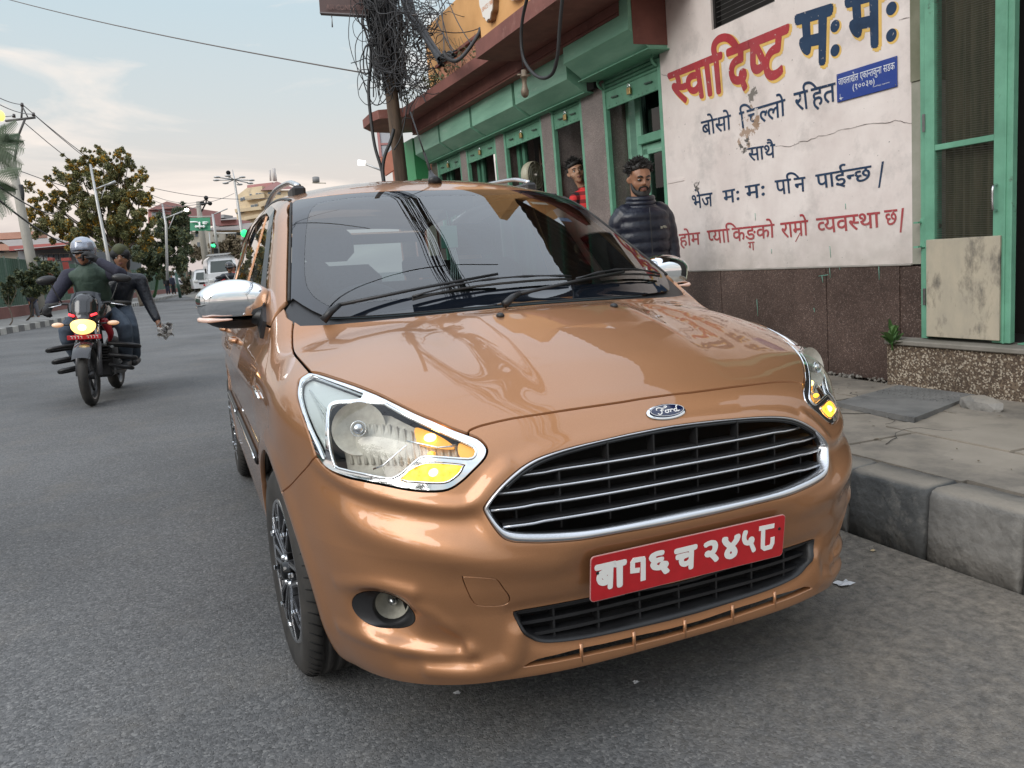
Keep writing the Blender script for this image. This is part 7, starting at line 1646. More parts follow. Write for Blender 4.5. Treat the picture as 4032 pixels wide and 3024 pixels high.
# pedestrians on the far pavement
def walker(px,py,dist,label,top,trous,hgt=1.68,stride=.12,yaw=0,group=None,zf=.18):
    b=atd(px,py,dist); b=b.copy(); p=empty('person',label=label,cat='person',group=group); k=hgt/1.7; Mw_=Matrix.Translation(Vector(b))@BM.to_3x3().to_4x4()@Matrix.Rotation(yaw,4,'Z'); f=lambda x,y,z:tuple(Mw_@Vector((x*k,y*k,z*k)))
    Mh=Mw_@Matrix.Translation(Vector((0,-.03*k,1.58*k)))
    ch=head_parts(Mh,1.0*k)+[([f(0,0,1.52),f(0,.0,1.40)],[.055,.06]),([f(0,.0,1.34),f(0,0,1.1),f(0,0,.92)],[.11,.11,.12])]
    for s in (-1,1):
        ch+=[([f(s*.17,0,1.38),f(s*.22,s*stride*.6,1.12),f(s*.21,s*stride*.4-.08,.88)],[.05,.04,.03])]+hand_parts(f(s*.21,s*stride*.4-.08,.87),(0,0,-1),(1,.1,0),1.,.5,s)+[([f(s*.09,0,.9),f(s*.09,-s*stride*.6-.03,.5),f(s*.09,-s*stride,.07)],[.085,.058,.045]),([f(s*.09,-s*stride+.03,.05),f(s*.09,-s*stride-.13,.03)],[.04,.035])]
    remeshed('body',ch,skin('brown',(.29,.135,.075)),p,.022,2)
    remeshed('jacket',[([f(0,0,1.36),f(0,0,1.1),f(0,0,.86)],[.14,.15,.15]),([f(-.15,0,1.38),f(.15,0,1.38)],[.07,.07])]+[([f(s*.17,0,1.37),f(s*.225,s*stride*.6,1.12),f(s*.21,s*stride*.4-.06,.93)],[.07,.06,.05]) for s in (-1,1)],top,p,.025,2)
    remeshed('trousers',[([f(0,0,.93),f(0,0,.88)],[.14,.14])]+[([f(s*.09,0,.88),f(s*.09,-s*stride*.6-.03,.5),f(s*.09,-s*stride,.10)],[.10,.078,.065]) for s in (-1,1)],trous,p,.025,2)
    remeshed('hair',[([tuple(Mh@Vector((0,.02,.03))),tuple(Mh@Vector((0,.01,.05)))],[.092*k,.088*k])],HAIRM,p,.022,1)
DK=principled('cloth_dark_navy',(.02,.022,.04),.85); GR=principled('cloth_grey',(.09,.09,.10),.85); PK=principled('cloth_pink',(.38,.22,.20),.85); OL=principled('cloth_khaki',(.14,.14,.07),.85); BKc=principled('cloth_black',(.012,.012,.014),.85)
walker(141,1251,30.,'pedestrian in dark navy jacket walking on the far left pavement',DK,GR,1.22,.2,R_(20))
walker(664,1160,64,'left one of two dark-clothed pedestrians standing by the white banner',BKc,DK,1.62,.05,0); walker(686,1159,64,'right one of two dark-clothed pedestrians standing by the white banner',DK,BKc,1.60,.05,R_(30))
walker(755,1148,76,'distant pedestrian in khaki trousers and dark vest near the dry bush',BKc,OL,1.7,.05,0); walker(777,1148,76,'distant pedestrian in a pink sleeved top and black trousers',PK,BKc,1.7,.1,R_(-15))
# ================================================================ LEFT SIDE OF THE STREET
kl=[(-9.0,-4),(-8.3,4),(-7.55,10),(-6.75,17),(-5.83,23.64),(-5.04,29.4),(-4.25,38),(-3.55,48),(-2.9,58),(-1.9,70),(-.33,85),(1.6,100),(4.5,118)]
KLc=[np.array([a,b_,0.]) for a,b_ in kl]; KP=crom(KLc,40); s_=np.r_[0,np.cumsum([np.linalg.norm(KP[i+1]-KP[i]) for i in range(len(KP)-1)])]; KPA=np.array(KP)
def kat(s): return np.array([np.interp(s,s_,KPA[:,k]) for k in range(3)])
def kn_(s): t=kat(s+.3)-kat(s-.3); t/=np.linalg.norm(t); return t,np.array([-t[1],t[0],0])   # tangent, outward (left)
lw=empty('sidewalk',kind='structure'); PV2=noisy('far_pavement',(.20,.19,.175),(.27,.26,.24),rough=.9,scale=1.2)
ss=np.linspace(2,s_[-1]-1,80); vs=[];fs=[]
for i,s in enumerate(ss):
    p=kat(s); t,nn=kn_(s); vs+=[p+nn*.16+[0,0,.17],p+nn*3.1+[0,0,.17]]
mesh_obj('pavement_bed',vs,[(2*i,2*i+1,2*i+3,2*i+2) for i in range(len(ss)-1)],PV2,lw)
KW=noisy('kerb_white',(.42,.41,.37),(.32,.31,.29),rough=.9,scale=4); KB=noisy('kerb_dark',(.10,.10,.095),(.15,.145,.14),rough=.9,scale=4)
mbk=MB().box((-.0,-.235,-.02),(.16,.235,.185),.012); kme=[]
for m in (KW,KB):
    me=bpy.data.meshes.new('kerb_block'); me.from_pydata([tuple(v) for v in mbk.v],[],mbk.f); me.materials.append(m); kme.append(me)
s=12.;k=0
while s<s_[-1]-3 and k<230:
    p=kat(s); t,nn=kn_(s); o=bpy.data.objects.new('kerb_block',kme[k%2]); COL.objects.link(o); o.parent=lw; o.location=p; o.rotation_euler=(0,0,math.atan2(-t[0],t[1])); o.scale=(-1,1,1); s+=.475; k+=1
# green sheet fence on a low red-brown wall
FG=noisy('fence_green',(.040,.085,.058),(.060,.115,.08),rough=.6,scale=1.5,stretch=(1,1,.4)); FR=noisy('low_wall_red',(.15,.062,.052),(.20,.09,.075),rough=.85,scale=2)
fe=empty('fence',label='tall green sheet metal fence on a low red wall along the far pavement',cat='fence')
s=8.;k=0
pm=None
while s<s_[-1]-4 and k<60:
    p=kat(s); t,nn=kn_(s); q=kat(s+1.95); t2,n2=kn_(s+1.95); a=p+nn*3.0; b_=q+n2*3.0; d=b_-a; ln=np.linalg.norm(d); an=math.atan2(d[1],d[0])
    mw=Matrix.Translation(Vector(a))@Matrix.Rotation(an,4,'Z')
    if pm is None:
        mb=MB(); n=26; vs=[]
        for i in range(n+1):
            x=.04+1.85*i/n; y=.018*(1 if (i//2)%2 else -1); vs+=[(x,y,.62),(x,y,2.55)]
        mb.add(vs,[(2*i,2*i+2,2*i+3,2*i+1) for i in range(n)]); pm=mb
        m_p=bpy.data.meshes.new('fence_panel'); m_p.from_pydata([tuple(v) for v in mb.v],[],mb.f); m_p.materials.append(FG)
        m2=MB().box((-.03,-.03,.17),(.03,.03,2.62)); m_o=bpy.data.meshes.new('fence_post'); m_o.from_pydata([tuple(v) for v in m2.v],[],m2.f); m_o.materials.append(principled('post_grey_green',(.12,.17,.14),.6))
        m3=MB().box((-.02,-.12,.1),(2.0,.12,.60)); m_w=bpy.data.meshes.new('low_wall'); m_w.from_pydata([tuple(v) for v in m3.v],[],m3.f); m_w.materials.append(FR)
    for nm,me in (('fence_panel',m_p),('fence_post',m_o),('low_wall',m_w)):
        o=bpy.data.objects.new(nm,me); COL.objects.link(o); o.parent=fe; o.matrix_world=mw
    s+=1.95;k+=1
def gpos(px,py,z=.17): return onz(px,py,z)
def at_dist(px,py,d): return atd(px,py,d)
def box_obj(name,M_,a,b_,mat,par,bev=0):
    mb=MB(); mb.box(a,b_,bev); mb.v=[tuple(M_@Vector(v)) for v in mb.v]; return mb.build(name,mat,par)
# red gate posts showing over the bushes
RP=noisy('gate_red',(.30,.05,.04),(.22,.04,.03),rough=.7,scale=3)
gt=empty('gate',label='red painted gate frame standing in the green fence behind the rider',cat='gate')
for a,b_ in ((186,208),(258,276)):
    P0=atd((a+b_)/2,1085,26); P1=P0+G*.62*1.0; mb=MB(); mb.bar(P0-G*.6,P0+G*.45,.17,.17,BY); mb.build('gate_post',RP,gt)
P0=atd(192,1020,26); P1=atd(212,1022,26); MB().bar(P0,P1,.14,.10,G).build('gate_beam',RP,gt); MB().bar(atd(245,1022,26),atd(277,1020,26),.14,.10,G).build('gate_beam',RP,gt)
# ---------------------------------------------------------------- trees
BARK=noisy('bark',(.10,.075,.055),(.16,.13,.10),rough=.95,scale=8)
LG1=noisy('foliage_green',(.135,.142,.050),(.195,.185,.072),rough=.7,scale=1.3,c3=(.21,.16,.06),s3=2.5); LG2=noisy('foliage_dark',(.038,.055,.028),(.072,.094,.045),rough=.7,scale=1.2); LY=noisy('flower_yellow',(.62,.36,.03),(.50,.26,.025),rough=.7,scale=3); LDR=noisy('foliage_dry',(.13,.105,.065),(.19,.15,.10),rough=.9,scale=1.2); LP=noisy('foliage_palm',(.035,.065,.030),(.07,.10,.05),rough=.6,scale=2)
def tree(label,clusters,dist,base_px,mats,n,size,seed,trunk=.16,cat='tree',depth=1.,twigs=True,group=None,name='tree',zb=.17,tmat=None):
    """clusters (px,py,radius px) on the tree at about dist metres"""
    rr=random.Random(seed); t=empty(name,label=label,cat=cat,group=group); k=dist/FOC; tot=sum(c[2]**2 for c in clusters); acc=[([],[]) for _ in mats]; cs=[]
    for c in clusters:
        C=atd(c[0],c[1],dist+rr.uniform(-.5,.5)*c[2]*k*depth); R=c[2]*k; cs.append((C,R)); m=max(20,int(n*c[2]**2/tot))
        sub=[(C+np.array([rr.gauss(0,.50) for _ in range(3)])*R,R*rr.uniform(.13,.34)) for _ in range(18)]
        for j,(mt,w) in enumerate(mats):
            for S,r in (sub if mt is not LY else [(q_,x_*.7) for q_,x_ in sub[:7] for _ in (0,1)]):
                a,f=leafcloud(S,(r,r,r*1.1),max(2,int(m*w/18)),size*(1.25 if mt is LY else 1. if w>.3 else .8),rr,.7); b0=len(acc[j][0]); acc[j][0].extend(a); acc[j][1].extend(tuple(i+b0 for i in q_) for q_ in f)
    cr_=mesh_obj('crown',acc[0][0],acc[0][1],mats[0][0],t); cr_['kind']='stuff'
    for j in range(1,len(mats)): o=mesh_obj('blossom' if mats[j][0] is LY else 'crown_inner',acc[j][0],acc[j][1],mats[j][0],t); o['kind']='stuff'
    if base_px is not None:
        b=gpos(*base_px,zb) if len(base_px)==2 else atd(*base_px); mb=MB(); c0=sum(c for c,_ in cs)/len(cs); j0=b*.55+c0*.45; mb.tube(crom([b,b*.7+j0*.3+[.08,0,0],j0],4),[trunk]*4+[trunk*.85]*4+[trunk*.7],8)
        for C,R in cs: mb.tube(crom([j0,j0*.5+C*.5+np.array([rr.uniform(-.2,.2),0,.1]),C],3),[trunk*.55,trunk*.5,trunk*.4,trunk*.3,trunk*.22,trunk*.16,trunk*.1],6)
        mb.build('trunk',tmat or BARK,t)
    return t
gz=lambda x,y:(x*.5425,300+y*.5425)
YC=[(*gz(x,y),r*.5425) for x,y,r in ((470,700,60),(560,640,70),(640,620,70),(740,590,60),(880,560,50),(930,640,60),(1040,740,60),(1020,850,80),(600,760,110),(760,740,110),(880,760,90),(480,850,110),(340,900,80),(250,960,70),(640,920,140),(800,900,140),(940,930,110),(300,1080,90),(440,1060,120),(600,1090,130),(760,1090,140),(900,1100,120),(1040,1060,90),(1060,1180,80),(540,1200,90),(960,1210,100),(350,750,36),(740,560,36),(1070,880,50),(210,800,36))]
tree('broad tree covered in yellow blossom rising behind the motorcyclists',YC,36,(560,1205),[(LG1,.70),(LG2,.22),(LY,.30)],62000,.075,21,.12)
DCs=[(*gz(x,y),r*.5425) for x,y,r in ((1200,1120,90),(1270,1060,70),(1310,1000,50),(1130,1230,110),(1250,1230,120),(1340,1180,70),(1060,1330,90),(1180,1350,110),(1300,1320,80),(1000,1250,70),(1090,1440,60))]
tree('dark leafy street tree with a green painted trunk on the far pavement',DCs,52,(603,1172),[(LG2,.75),(LG1,.25)],20000,.14,22,.12,tmat=principled('trunk_green_paint',(.06,.17,.06),.8))
BC=[(*gz(x,y),r*.5425) for x,y,r in ((250,1420,60),(330,1400,60),(400,1440,60),(300,1500,70),(430,1530,60),(200,1470,50),(150,1480,50),(230,1560,60))]
tree('dark green bush in front of the green fence beside the walking pedestrian',BC,25,(105,1262),[(LG2,.7),(LG1,.3)],5000,.09,23,.03,'bush',name='bush')
tree('small clipped shrub in a guard at the left edge of the far pavement',[(*gz(60,1530),24),(*gz(50,1590),26),(*gz(80,1480),18)],24,(38,1280),[(LG2,.7),(LG1,.3)],2000,.08,24,.02,'bush',name='bush')
tree('grey green bush behind the distant pedestrians and the banner',[(*gz(1370,1480),30),(*gz(1350,1540),26),(*gz(1420,1520),24),(*gz(1300,1420),24)],62,(735,1160),[(LDR,.5),(LG2,.4)],2500,.14,25,.05,'bush',name='bush')
g6=lambda x,y:(700+x*.3014,650+y*.3014)
tree('large bare brownish tree below the cream buildings',[(*g6(600,1080),34),(*g6(700,1040),38),(*g6(790,1080),32),(*g6(650,1130),32),(*g6(530,1110),26),(*g6(850,1120),26),(*g6(230,1160),26),(*g6(300,1120),24),(*g6(330,1200),24),(*g6(900,1000),16)],95,(905,1105,95),[(LDR,.8),(LG1,.12)],7000,.26,26,.25)
tree('tall dark cypress-like tree left of the green road sign',[(*g6(60,620),24),(*g6(110,700),26),(*g6(60,760),28),(*g6(130,820),20),(*g6(90,900),26)],74,(735,1130,74),[(LG2,.7),(LDR,.2)],3500,.20,27,.14)
# unseen in the frame but mirrored in the bodywork: roadside trees opposite the car
for i,(x,y,h) in enumerate(((-11.5,6,4.2),(-12.,-1,4.6),(-11,13,4.4),(-13,-8,5.))):
    rr=random.Random(40+i); t=empty('tree',label=['leafy roadside tree opposite the parked car','leafy roadside tree opposite the camera','leafy roadside tree short of the concrete pole','leafy roadside tree behind the camera'][i],cat='tree'); vs,fs=[],[]
    for k in range(16):
        c=(x+rr.gauss(0,1.1),y+rr.gauss(0,1.2),h+rr.gauss(0,.9)); a,f=leafcloud(c,(1.,1.,.8),90,.17,rr,.7); b0=len(vs); vs+=a; fs+=[tuple(j+b0 for j in q_) for q_ in f]
    mesh_obj('crown',vs,fs,LG2,t)['kind']='stuff'; MB().tube([(x,y,.1),(x+.1,y,h*.6),(x,y+.1,h)],[.2,.15,.08],8).build('trunk',BARK,t)
# palm-like tree at the left edge
pt=empty('palm_tree',label='feathery palm-like tree with drooping fronds at the far left edge',cat='tree'); rr=random.Random(8)
def frond(a,b_,droop,ln,seed_,nl=26):
    mb=MB(); a=np.array(a);b_=np.array(b_); vs=[];fs=[]
    for i in range(nl):
        t=i/(nl-1); p=a*(1-t)+b_*t-G*droop*t*t; t2=min(1,t+.02); d=(a*(1-t2)+b_*t2-G*droop*t2*t2)-p; d/=np.linalg.norm(d)+1e-9
        for s in (-1,1):
            side=np.cross(d,CF); side/=np.linalg.norm(side); L_=ln*.7*math.sin(math.pi*(.12+.8*t)); e=p+side*s*L_*.75+d*L_*.45-G*L_*.45; w=d*.022; n=len(vs); vs+=[p-w,p+w,e+w*.2,e-w*.2]; fs.append((n,n+1,n+2,n+3))
    return vs,fs
hubs=[atd(-60,560,20),atd(-70,700,20)]
vsA,fsA=[],[]
for hi,(tx,ty) in ((0,(75,520)),(0,(95,590)),(0,(60,470)),(0,(85,640)),(0,(70,690)),(0,(20,480)),(1,(60,740)),(1,(45,800)),(1,(20,770)),(1,(80,650)),(0,(40,600)),(1,(15,860)),(0,(30,540)),(0,(90,550))):
    v_,f_=frond(hubs[hi],atd(tx,ty-rr.uniform(0,25),20+rr.uniform(-.6,.6)),rr.uniform(.05,.25),.42,0); n=len(vsA); vsA+=v_; fsA+=[tuple(i+n for i in q_) for q_ in f_]
mesh_obj('fronds',vsA,fsA,LP,pt)['kind']='stuff'; b0=atd(-90,1270,20); MB().tube([b0,hubs[1],hubs[0]],[.16,.12,.08],10).build('trunk',BARK,pt)
# yellow lamp glimpsed over the palm
yl=empty('hanging_lantern',label='bright yellow lamp at the top left edge above the palm fronds',cat='lamp'); c=atd(3,456,19); MB().ball(c,(.09,.09,.13),12).build('lamp_globe',emissive('lamp_yellow',(1.,.85,.12),1.5),yl)
# ---------------------------------------------------------------- poles, lamps, wires
CPO=noisy('pole_concrete',(.33,.31,.27),(.25,.235,.20),rough=.9,scale=3,stretch=(1,1,.3)); GAL=principled('galvanised',(.42,.42,.41),.45,.5)
pb_=gpos(165,1240); pd=(pb_-CAM_LOC)@CF; pt_=atd(47,640,pd); 
up_=empty('utility_pole',label='leaning concrete power pole with steel crossarm left of the yellow blossom tree',cat='utility pole')
MB().tube([pb_,pb_*.5+pt_*.5,pt_],[.22,.185,.15],12).build('pole',CPO,up_)
q=lambda x,y:atd(*gz(x,y),pd)
mb=MB(); mb.tube([q(130,440),q(180,315)],.045,6); mb.tube([q(40,325),q(255,300)],.05,6); mb.tube([q(155,310),q(162,215)],.04,6); mb.tube([q(165,225),q(205,305)],.03,6); mb.tube([q(100,640),q(135,430)],.055,6); mb.build('crossarm',principled('arm_steel',(.10,.095,.09),.7),up_)
for x,y in ((160,205),(243,275),(101,285)): MB().tube([q(x,y+14),q(x,y-10)],[.07,.05],8).build('insulator',principled('insulator_brown',(.06,.045,.04),.3),up_)
MB().tube(crom([q(150,790),q(160,850),q(158,900)],3),.09,8).build('cable_knot',BLK,up_)
WIREM=principled('wire_grey',(.16,.155,.16),.6)
def wire(a,b_,sag,r,label,mat=None,group=None):
    a=np.array(a);b_=np.array(b_); P=[a*(1-t)+b_*t-G*sag*4*t*(1-t) for t in np.linspace(0,1,18)]; o=MB().tube(P,r,5).build('overhead_wire',mat or WIREM); tag(o,label,'wire',group); return o
for i,((x0,y0,d0),(x1,y1,d1),sg_,r,lb) in enumerate((((-300,-60+20,20),(160,205,pd),.2,.016,'wire entering at the upper left to the peak of the crossarm'),((-300,10,20),(243,275,pd),.25,.016,'wire entering at the left to the outer crossarm insulator'),((-300,200,20),(101,285,pd),.15,.016,'wire entering at the left to the inner crossarm insulator'),
    ((162,205,pd),(1480,900,70),1.6,.018,'wire running from crossarm peak down to the far pole'),((243,275,pd),(1500,925,70),1.7,.018,'wire running from outer insulator down to the far pole'),((180,340,pd),(1460,925,70),1.9,.018,'lowest wire running from the crossarm to the far pole'),
    ((150,690,pd),(1700,850,60),1.2,.018,'level wire crossing behind the blossom tree'),((-100,730,18),(400,1000,34),.2,.022,'thick low cable at the left sagging towards the blossom tree'),((-100,820,18),(560,1230,36),.3,.028,'lowest bundled cable at the left sagging behind the rider'),((1060,800,50),(2000,880,60),.4,.02,'wire crossing to the cream buildings'))):
    wire(atd(*gz(x0,y0),d0),atd(*gz(x1,y1),d1),sg_,r,lb,principled('cable_bundle_dark',(.05,.05,.05),.7) if i in(7,8) else None)
# thin lamp post standing before the blossom tree
ld=33; lp=empty('street_lamp',label='thin pale bent street lamp post in front of the blossom tree',cat='street lamp'); q=lambda x,y,d=ld:atd(*gz(x,y),d)
MB().tube([q(840,1640),q(765,1210),q(712,945),q(655,640)],[.075,.07,.06,.045],8).build('post',GAL,lp); MB().tube([q(690,820),q(780,785)],.035,6).build('arm',GAL,lp); MB().tube([q(735,890),q(765,800)],.02,6).build('brace',GAL,lp); MB().tube([q(775,790),q(838,765)],[.05,.06],8).build('lamp_head',GAL,lp)
lp=empty('street_lamp',label='lit street lamp on a pale arm above the dark green tree',cat='street lamp'); q=lambda x,y,d=50:atd(*gz(x,y),d)
MB().tube([q(1215,1480),q(1205,1080),q(1178,930)],[.09,.08,.05],8).build('post',GAL,lp); MB().tube([q(1203,1030),q(1340,975)],[.05,.04],6).build('arm',GAL,lp); MB().tube([q(1225,1110),q(1265,1010)],.03,6).build('brace',GAL,lp); MB().ball(q(1355,970),(.14,.14,.10),10).build('lamp_head',emissive('lamp_lit_white',(1.,.92,.75),9),lp)
lp=empty('lamp_post',label='slim dark green post with a pale cap beside the white banner',cat='post'); q=lambda x,y,d=60:atd(*gz(x,y),d)
MB().tube([q(1310,1608),q(1275,1425)],[.11,.08],8).build('post',principled('post_dark_green',(.02,.06,.045),.5),lp); MB().ball(q(1273,1418),.13,8).build('cap',principled('cap_pale',(.5,.5,.48),.5),lp)
bn=empty('banner',label='white cloth banner tied along the far pavement',cat='banner'); pts=[(1243,1432),(1262,1445),(1275,1500),(1334,1516),(1330,1470),(1290,1458)]
V=[q(1243,1432,64),q(1268,1452,64),q(1280,1508,64),q(1262,1500,64)]; V2=[q(1283,1460,64),q(1330,1474,64),q(1338,1518,64),q(1290,1505,64)]
for v_ in (V,V2): mb=MB(); mb.add(v_+[p+CF*.03 for p in v_],[(0,1,2,3),(7,6,5,4)]+[(i,4+i,4+(i+1)%4,(i+1)%4) for i in range(4)]); mb.build('cloth',noisy('banner_cloth',(.62,.62,.64),(.50,.50,.53),rough=.9,scale=.8),bn)
o=MB().tube([q(1300,1480,63.9),q(1322,1500,63.9)],.07,5).build('print',DK,bn)
# far pole with bracket and green direction sign
q=lambda x,y,d=68:atd(*g6(x,y),d); fp=empty('utility_pole',label='far concrete pole with black insulator bracket behind the green road sign',cat='utility pole')
MB().tube([q(385,1400),q(310,860),q(268,480)],[.30,.26,.20],10).build('pole',CPO,fp); mb=MB(); mb.tube([q(300,625),q(372,490),q(368,425)],.07,5); mb.tube([q(300,500),q(430,500)],.07,5); mb.tube([q(310,505),q(368,440),q(420,500)],.05,5); mb.build('bracket',MT['dark'],fp)
for x,y in ((370,428),(322,500),(420,500)): MB().ball(q(x,y),.20,8).build('insulator',MT['dark'],fp)
rs_=empty('road_sign',label='green overhead direction sign with white crossroad arrows',cat='road sign'); SG=principled('sign_green',(.012,.20,.10),.5)
def quadpanel(name,pts,mat,par,th=.05,off=0):
    v_=[p-CF*off for p in pts]; n=len(v_); mb=MB(); mb.add(v_+[p+CF*th for p in v_],[tuple(range(n))[::-1],tuple(range(n,2*n))]+[(i,(i+1)%n,n+(i+1)%n,n+i) for i in range(n)]); return mb.build(name,mat,par)
quadpanel('panel',[q(158,690,66),q(420,682,66),q(424,855,66),q(162,858,66)],SG,rs_,.08)
WS_=principled('sign_white',(.8,.82,.8),.6)
for pl,w in (([(285,750),(290,830)],.16),([(232,803),(345,803)],.16),([(272,765),(283,748),(296,765)],.14),([(242,790),(230,803),(244,818)],.14),([(336,790),(350,803),(336,818)],.14),([(165,742),(180,745),(210,742),(262,745)],.13),([(325,748),(350,746),(395,748)],.12),([(325,765),(380,768)],.10)):
    MB().tube([q(x,y,65.8) for x,y in pl],w/2,5).build('arrow',WS_,rs_)
MB().bar(q(150,672,66),q(440,668,66),.06,.06,G).build('bracket',GAL,rs_)
# high mast
q=lambda x,y,d=105:atd(*g6(x,y),d); hm=empty('high_mast_light',label='tall high mast lamp ring in front of the cream hillside building',cat='street lamp')
MB().tube([q(890,1240),q(825,800),q(740,200),q(715,60)],[.28,.22,.14,.04],10).build('mast',GAL,hm)
for k in range(8): a=k*math.pi/4; c=q(733,198)+CR*2.4*math.cos(a)+CF*2.2*math.sin(a)+G*.0; MB().ball(c,(.45,.4,.15),8).build('lamp_head',GAL,hm); MB().tube([q(735,190),c],.08,4).build('arm',GAL,hm)
MB().tube([q(660,105),q(672,180)],.08,5).build('camera_stalk',GAL,hm); MB().ball(q(660,100),.32,8).build('camera',MT['dark'],hm)
# traffic signals
q=lambda x,y,d=72:atd(*g6(x,y),d); ts=empty('traffic_signal',label='traffic signal mast with green lamp on a long arm over the road',cat='traffic light')
MB().tube([q(530,1190),q(480,830),q(455,640)],[.16,.13,.10],8).build('mast',GAL,ts); MB().tube([q(470,892),q(860,888)],[.09,.07],6).build('arm',GAL,ts)
quadpanel('signal_box',[q(765,878,71.8),q(905,872,71.8),q(905,912,71.8),q(765,908,71.8)],MT['dark'],ts,.3); MB().ball(q(873,893,71.5),(.36,.2,.36),12).build('green_lamp',emissive('signal_green',(.03,.85,.22),.95),ts); MB().tube([q(480,640),q(650,570)],.06,5).build('bracket_arm',GAL,ts); quadpanel('signal_box',[q(468,1090,71.5),q(512,1085,71.5),q(514,1185,71.5),q(470,1190,71.5)],MT['dark'],ts,.3)
ct=empty('countdown_timer',label='green digit countdown display under the signal arm',cat='traffic light'); quadpanel('housing',[q(434,1030,71),q(490,1026,71),q(492,1072,71),q(436,1076,71)],MT['dark'],ct,.3)
GE=emissive('digit_green',(.05,.85,.28),1.1)
for x0,ln in ((446,[(0,0),(-2,18),(12,18)]),(446,[(10,4),(12,36)]),(468,[(12,0),(2,8),(0,28),(10,34),(14,22),(2,18)])): MB().tube([q(x0+a,1034+b_,70.7) for a,b_ in ln],.09,5).build('digit',GE,ct)
MB().tube([q(440,1180),q(410,880)],.06,5).build('stay',GAL,ct)
# ---------------------------------------------------------------- buildings beyond
def tobj(me,name,par,mw): o=bpy.data.objects.new(name,me); COL.objects.link(o); o.parent=par; o.matrix_world=mw; return o
WGL=principled('far_glass',(.10,.12,.14),.2); WFR=principled('far_frame',(.5,.47,.42),.7)
def shell(label,quadpx,dist,depth,mat,roof=None,wins=(),bands=(),name='building',slabmat=None,g=g6,roofh=.0):
    """front face given by its four picture corners (TL,TR,BR,BL) at dist, extruded away from the street"""
    b=empty(name,label=label,cat='building'); P=[atd(*g(x,y),dist+(c if len(p)>2 else 0)) for p in quadpx for x,y,*c_ in [p] for c in [c_[0] if c_ else 0]]
    dv=CF-G*(CF@G); dv/=np.linalg.norm(dv); mb=MB(); n=len(P); mb.add(P+[p+dv*depth for p in P],[tuple(range(n))[::-1],tuple(range(n,2*n))]+[(i,(i+1)%n,n+(i+1)%n,n+i) for i in range(n)]); mb.build('wall',mat,b)
    for w in wins:
        x0,y0,x1,y1=w[:4]; sk=w[4] if len(w)>4 else 0; d2=dist-.12
        fr_=quadpanel('window',[atd(*g(x0,y0),d2),atd(*g(x1,y0+sk),d2),atd(*g(x1,y1+sk),d2),atd(*g(x0,y1),d2)],WFR,b,.2); m_=(x1-x0)*.12
        nb=max(1,int((x1-x0)/34)); 
        for k in range(nb):
            a=x0+(x1-x0)*(k+.10)/nb; c=x0+(x1-x0)*(k+.90)/nb; quadpanel('pane',[atd(*g(a,y0+3+sk*(k/nb)),d2-.1),atd(*g(c,y0+3+sk*(k/nb)),d2-.1),atd(*g(c,y1-3+sk*(k/nb)),d2-.1),atd(*g(a,y1-3+sk*(k/nb)),d2-.1)],WGL,fr_,.05)
    for x0,y0,x1,y1,th in bands:
        d2=dist-.6; MB().bar(atd(*g(x0,y0),d2),atd(*g(x1,y1),d2),1.6,th,G).build('slab',slabmat or mat,b)
    if roof:
        rp,rm=roof; R=[atd(*g(x,y),dist-1.2+d) for x,y,d in rp]; mesh_obj('roof',R,[tuple(range(len(R)))] if len(R)<4 else ([(0,1,2,3)] if len(R)==4 else [(0,1,2),(0,2,3),(0,3,4),(0,4,1),(1,4,3,2)]),rm,b)
    return b
CRM1=noisy('cream_render',(.62,.50,.33),(.54,.43,.29),rough=.9,scale=.25,c3=(.40,.33,.24),s3=.6); CRM2=noisy('pale_render',(.60,.55,.46),(.50,.46,.39),rough=.9,scale=.3); ROOFR=noisy('roof_red',(.26,.13,.12),(.22,.11,.10),rough=.85,scale=.3); ROOFG=noisy('roof_grey_brown',(.22,.19,.175),(.27,.24,.22),rough=.9,scale=.4,stretch=(3,3,1)); PINK=noisy('pinkish_wall',(.42,.20,.19),(.36,.17,.16),rough=.85,scale=.3)
shell('large cream multi storey building with red hipped roof on the hill',[(770,400),(900,300),(1100,272),(1105,330),(1500,330),(1560,1000),(770,1000)],190,14,CRM1,([(1290,212,3),(1080,330,0),(1520,310,0),(1520,300,14),(1090,322,14)],ROOFR),
   [(815,425,885,470,-20),(935,375,965,460),(1015,365,1130,385,-4),(1175,352,1280,378),(950,520,1045,580,-20),(760,610,865,640,-20),(965,670,1065,705,-18),(1290,350,1345,385)],[(890,440,1140,400,1.0),(1070,520,1200,480,1.2),(760,600,1100,560,.8),(880,700,1090,660,.8)])
r_=empty('rooftop_aerials',label='two thin rooftop masts above the cream building',cat='antenna')
for x,y0,y1 in ((1213,65,205),(1262,45,205),(1285,120,205)): MB().tube([atd(*g6(x,y1),195),atd(*g6(x-8,y0),195)],.45 if x==1262 else .25,5).build('mast',principled('mast_grey',(.45,.42,.40),.8),r_)
shell('red roofed annex behind the cream building with a dark parapet',[(905,262),(1240,225),(1200,300),(905,300)],205,10,PINK)
shell('long beige row building with grey brown roof at the junction',[(370,850),(975,840),(975,1030),(370,1030)],135,12,CRM1,([(370,858,0),(1100,838,0),(1050,748,10),(500,785,10)],ROOFG),[(440,905,480,985),(515,895,545,970),(632,895,655,965),(668,895,725,960),(735,893,765,958),(885,855,925,910),(930,850,965,905)],[(370,1028,980,1020,.9)],slabmat=CRM2)
shell('white shop block with pale sign bands right of the high mast',[(860,880),(1060,870),(1060,1300),(860,1300)],120,8,CRM2,None,[(885,980,960,1010),(890,1060,940,1110)],[(860,960,1060,945,1.2),(860,1040,1060,1030,.8)],slabmat=principled('shop_band',(.45,.50,.62),.6))
shell('small dark red box building on the roofline',[(510,722),(765,708),(770,780),(515,795)],140,8,PINK,([(495,724,0),(775,706,0),(765,680,8),(500,690,8)],ROOFG))
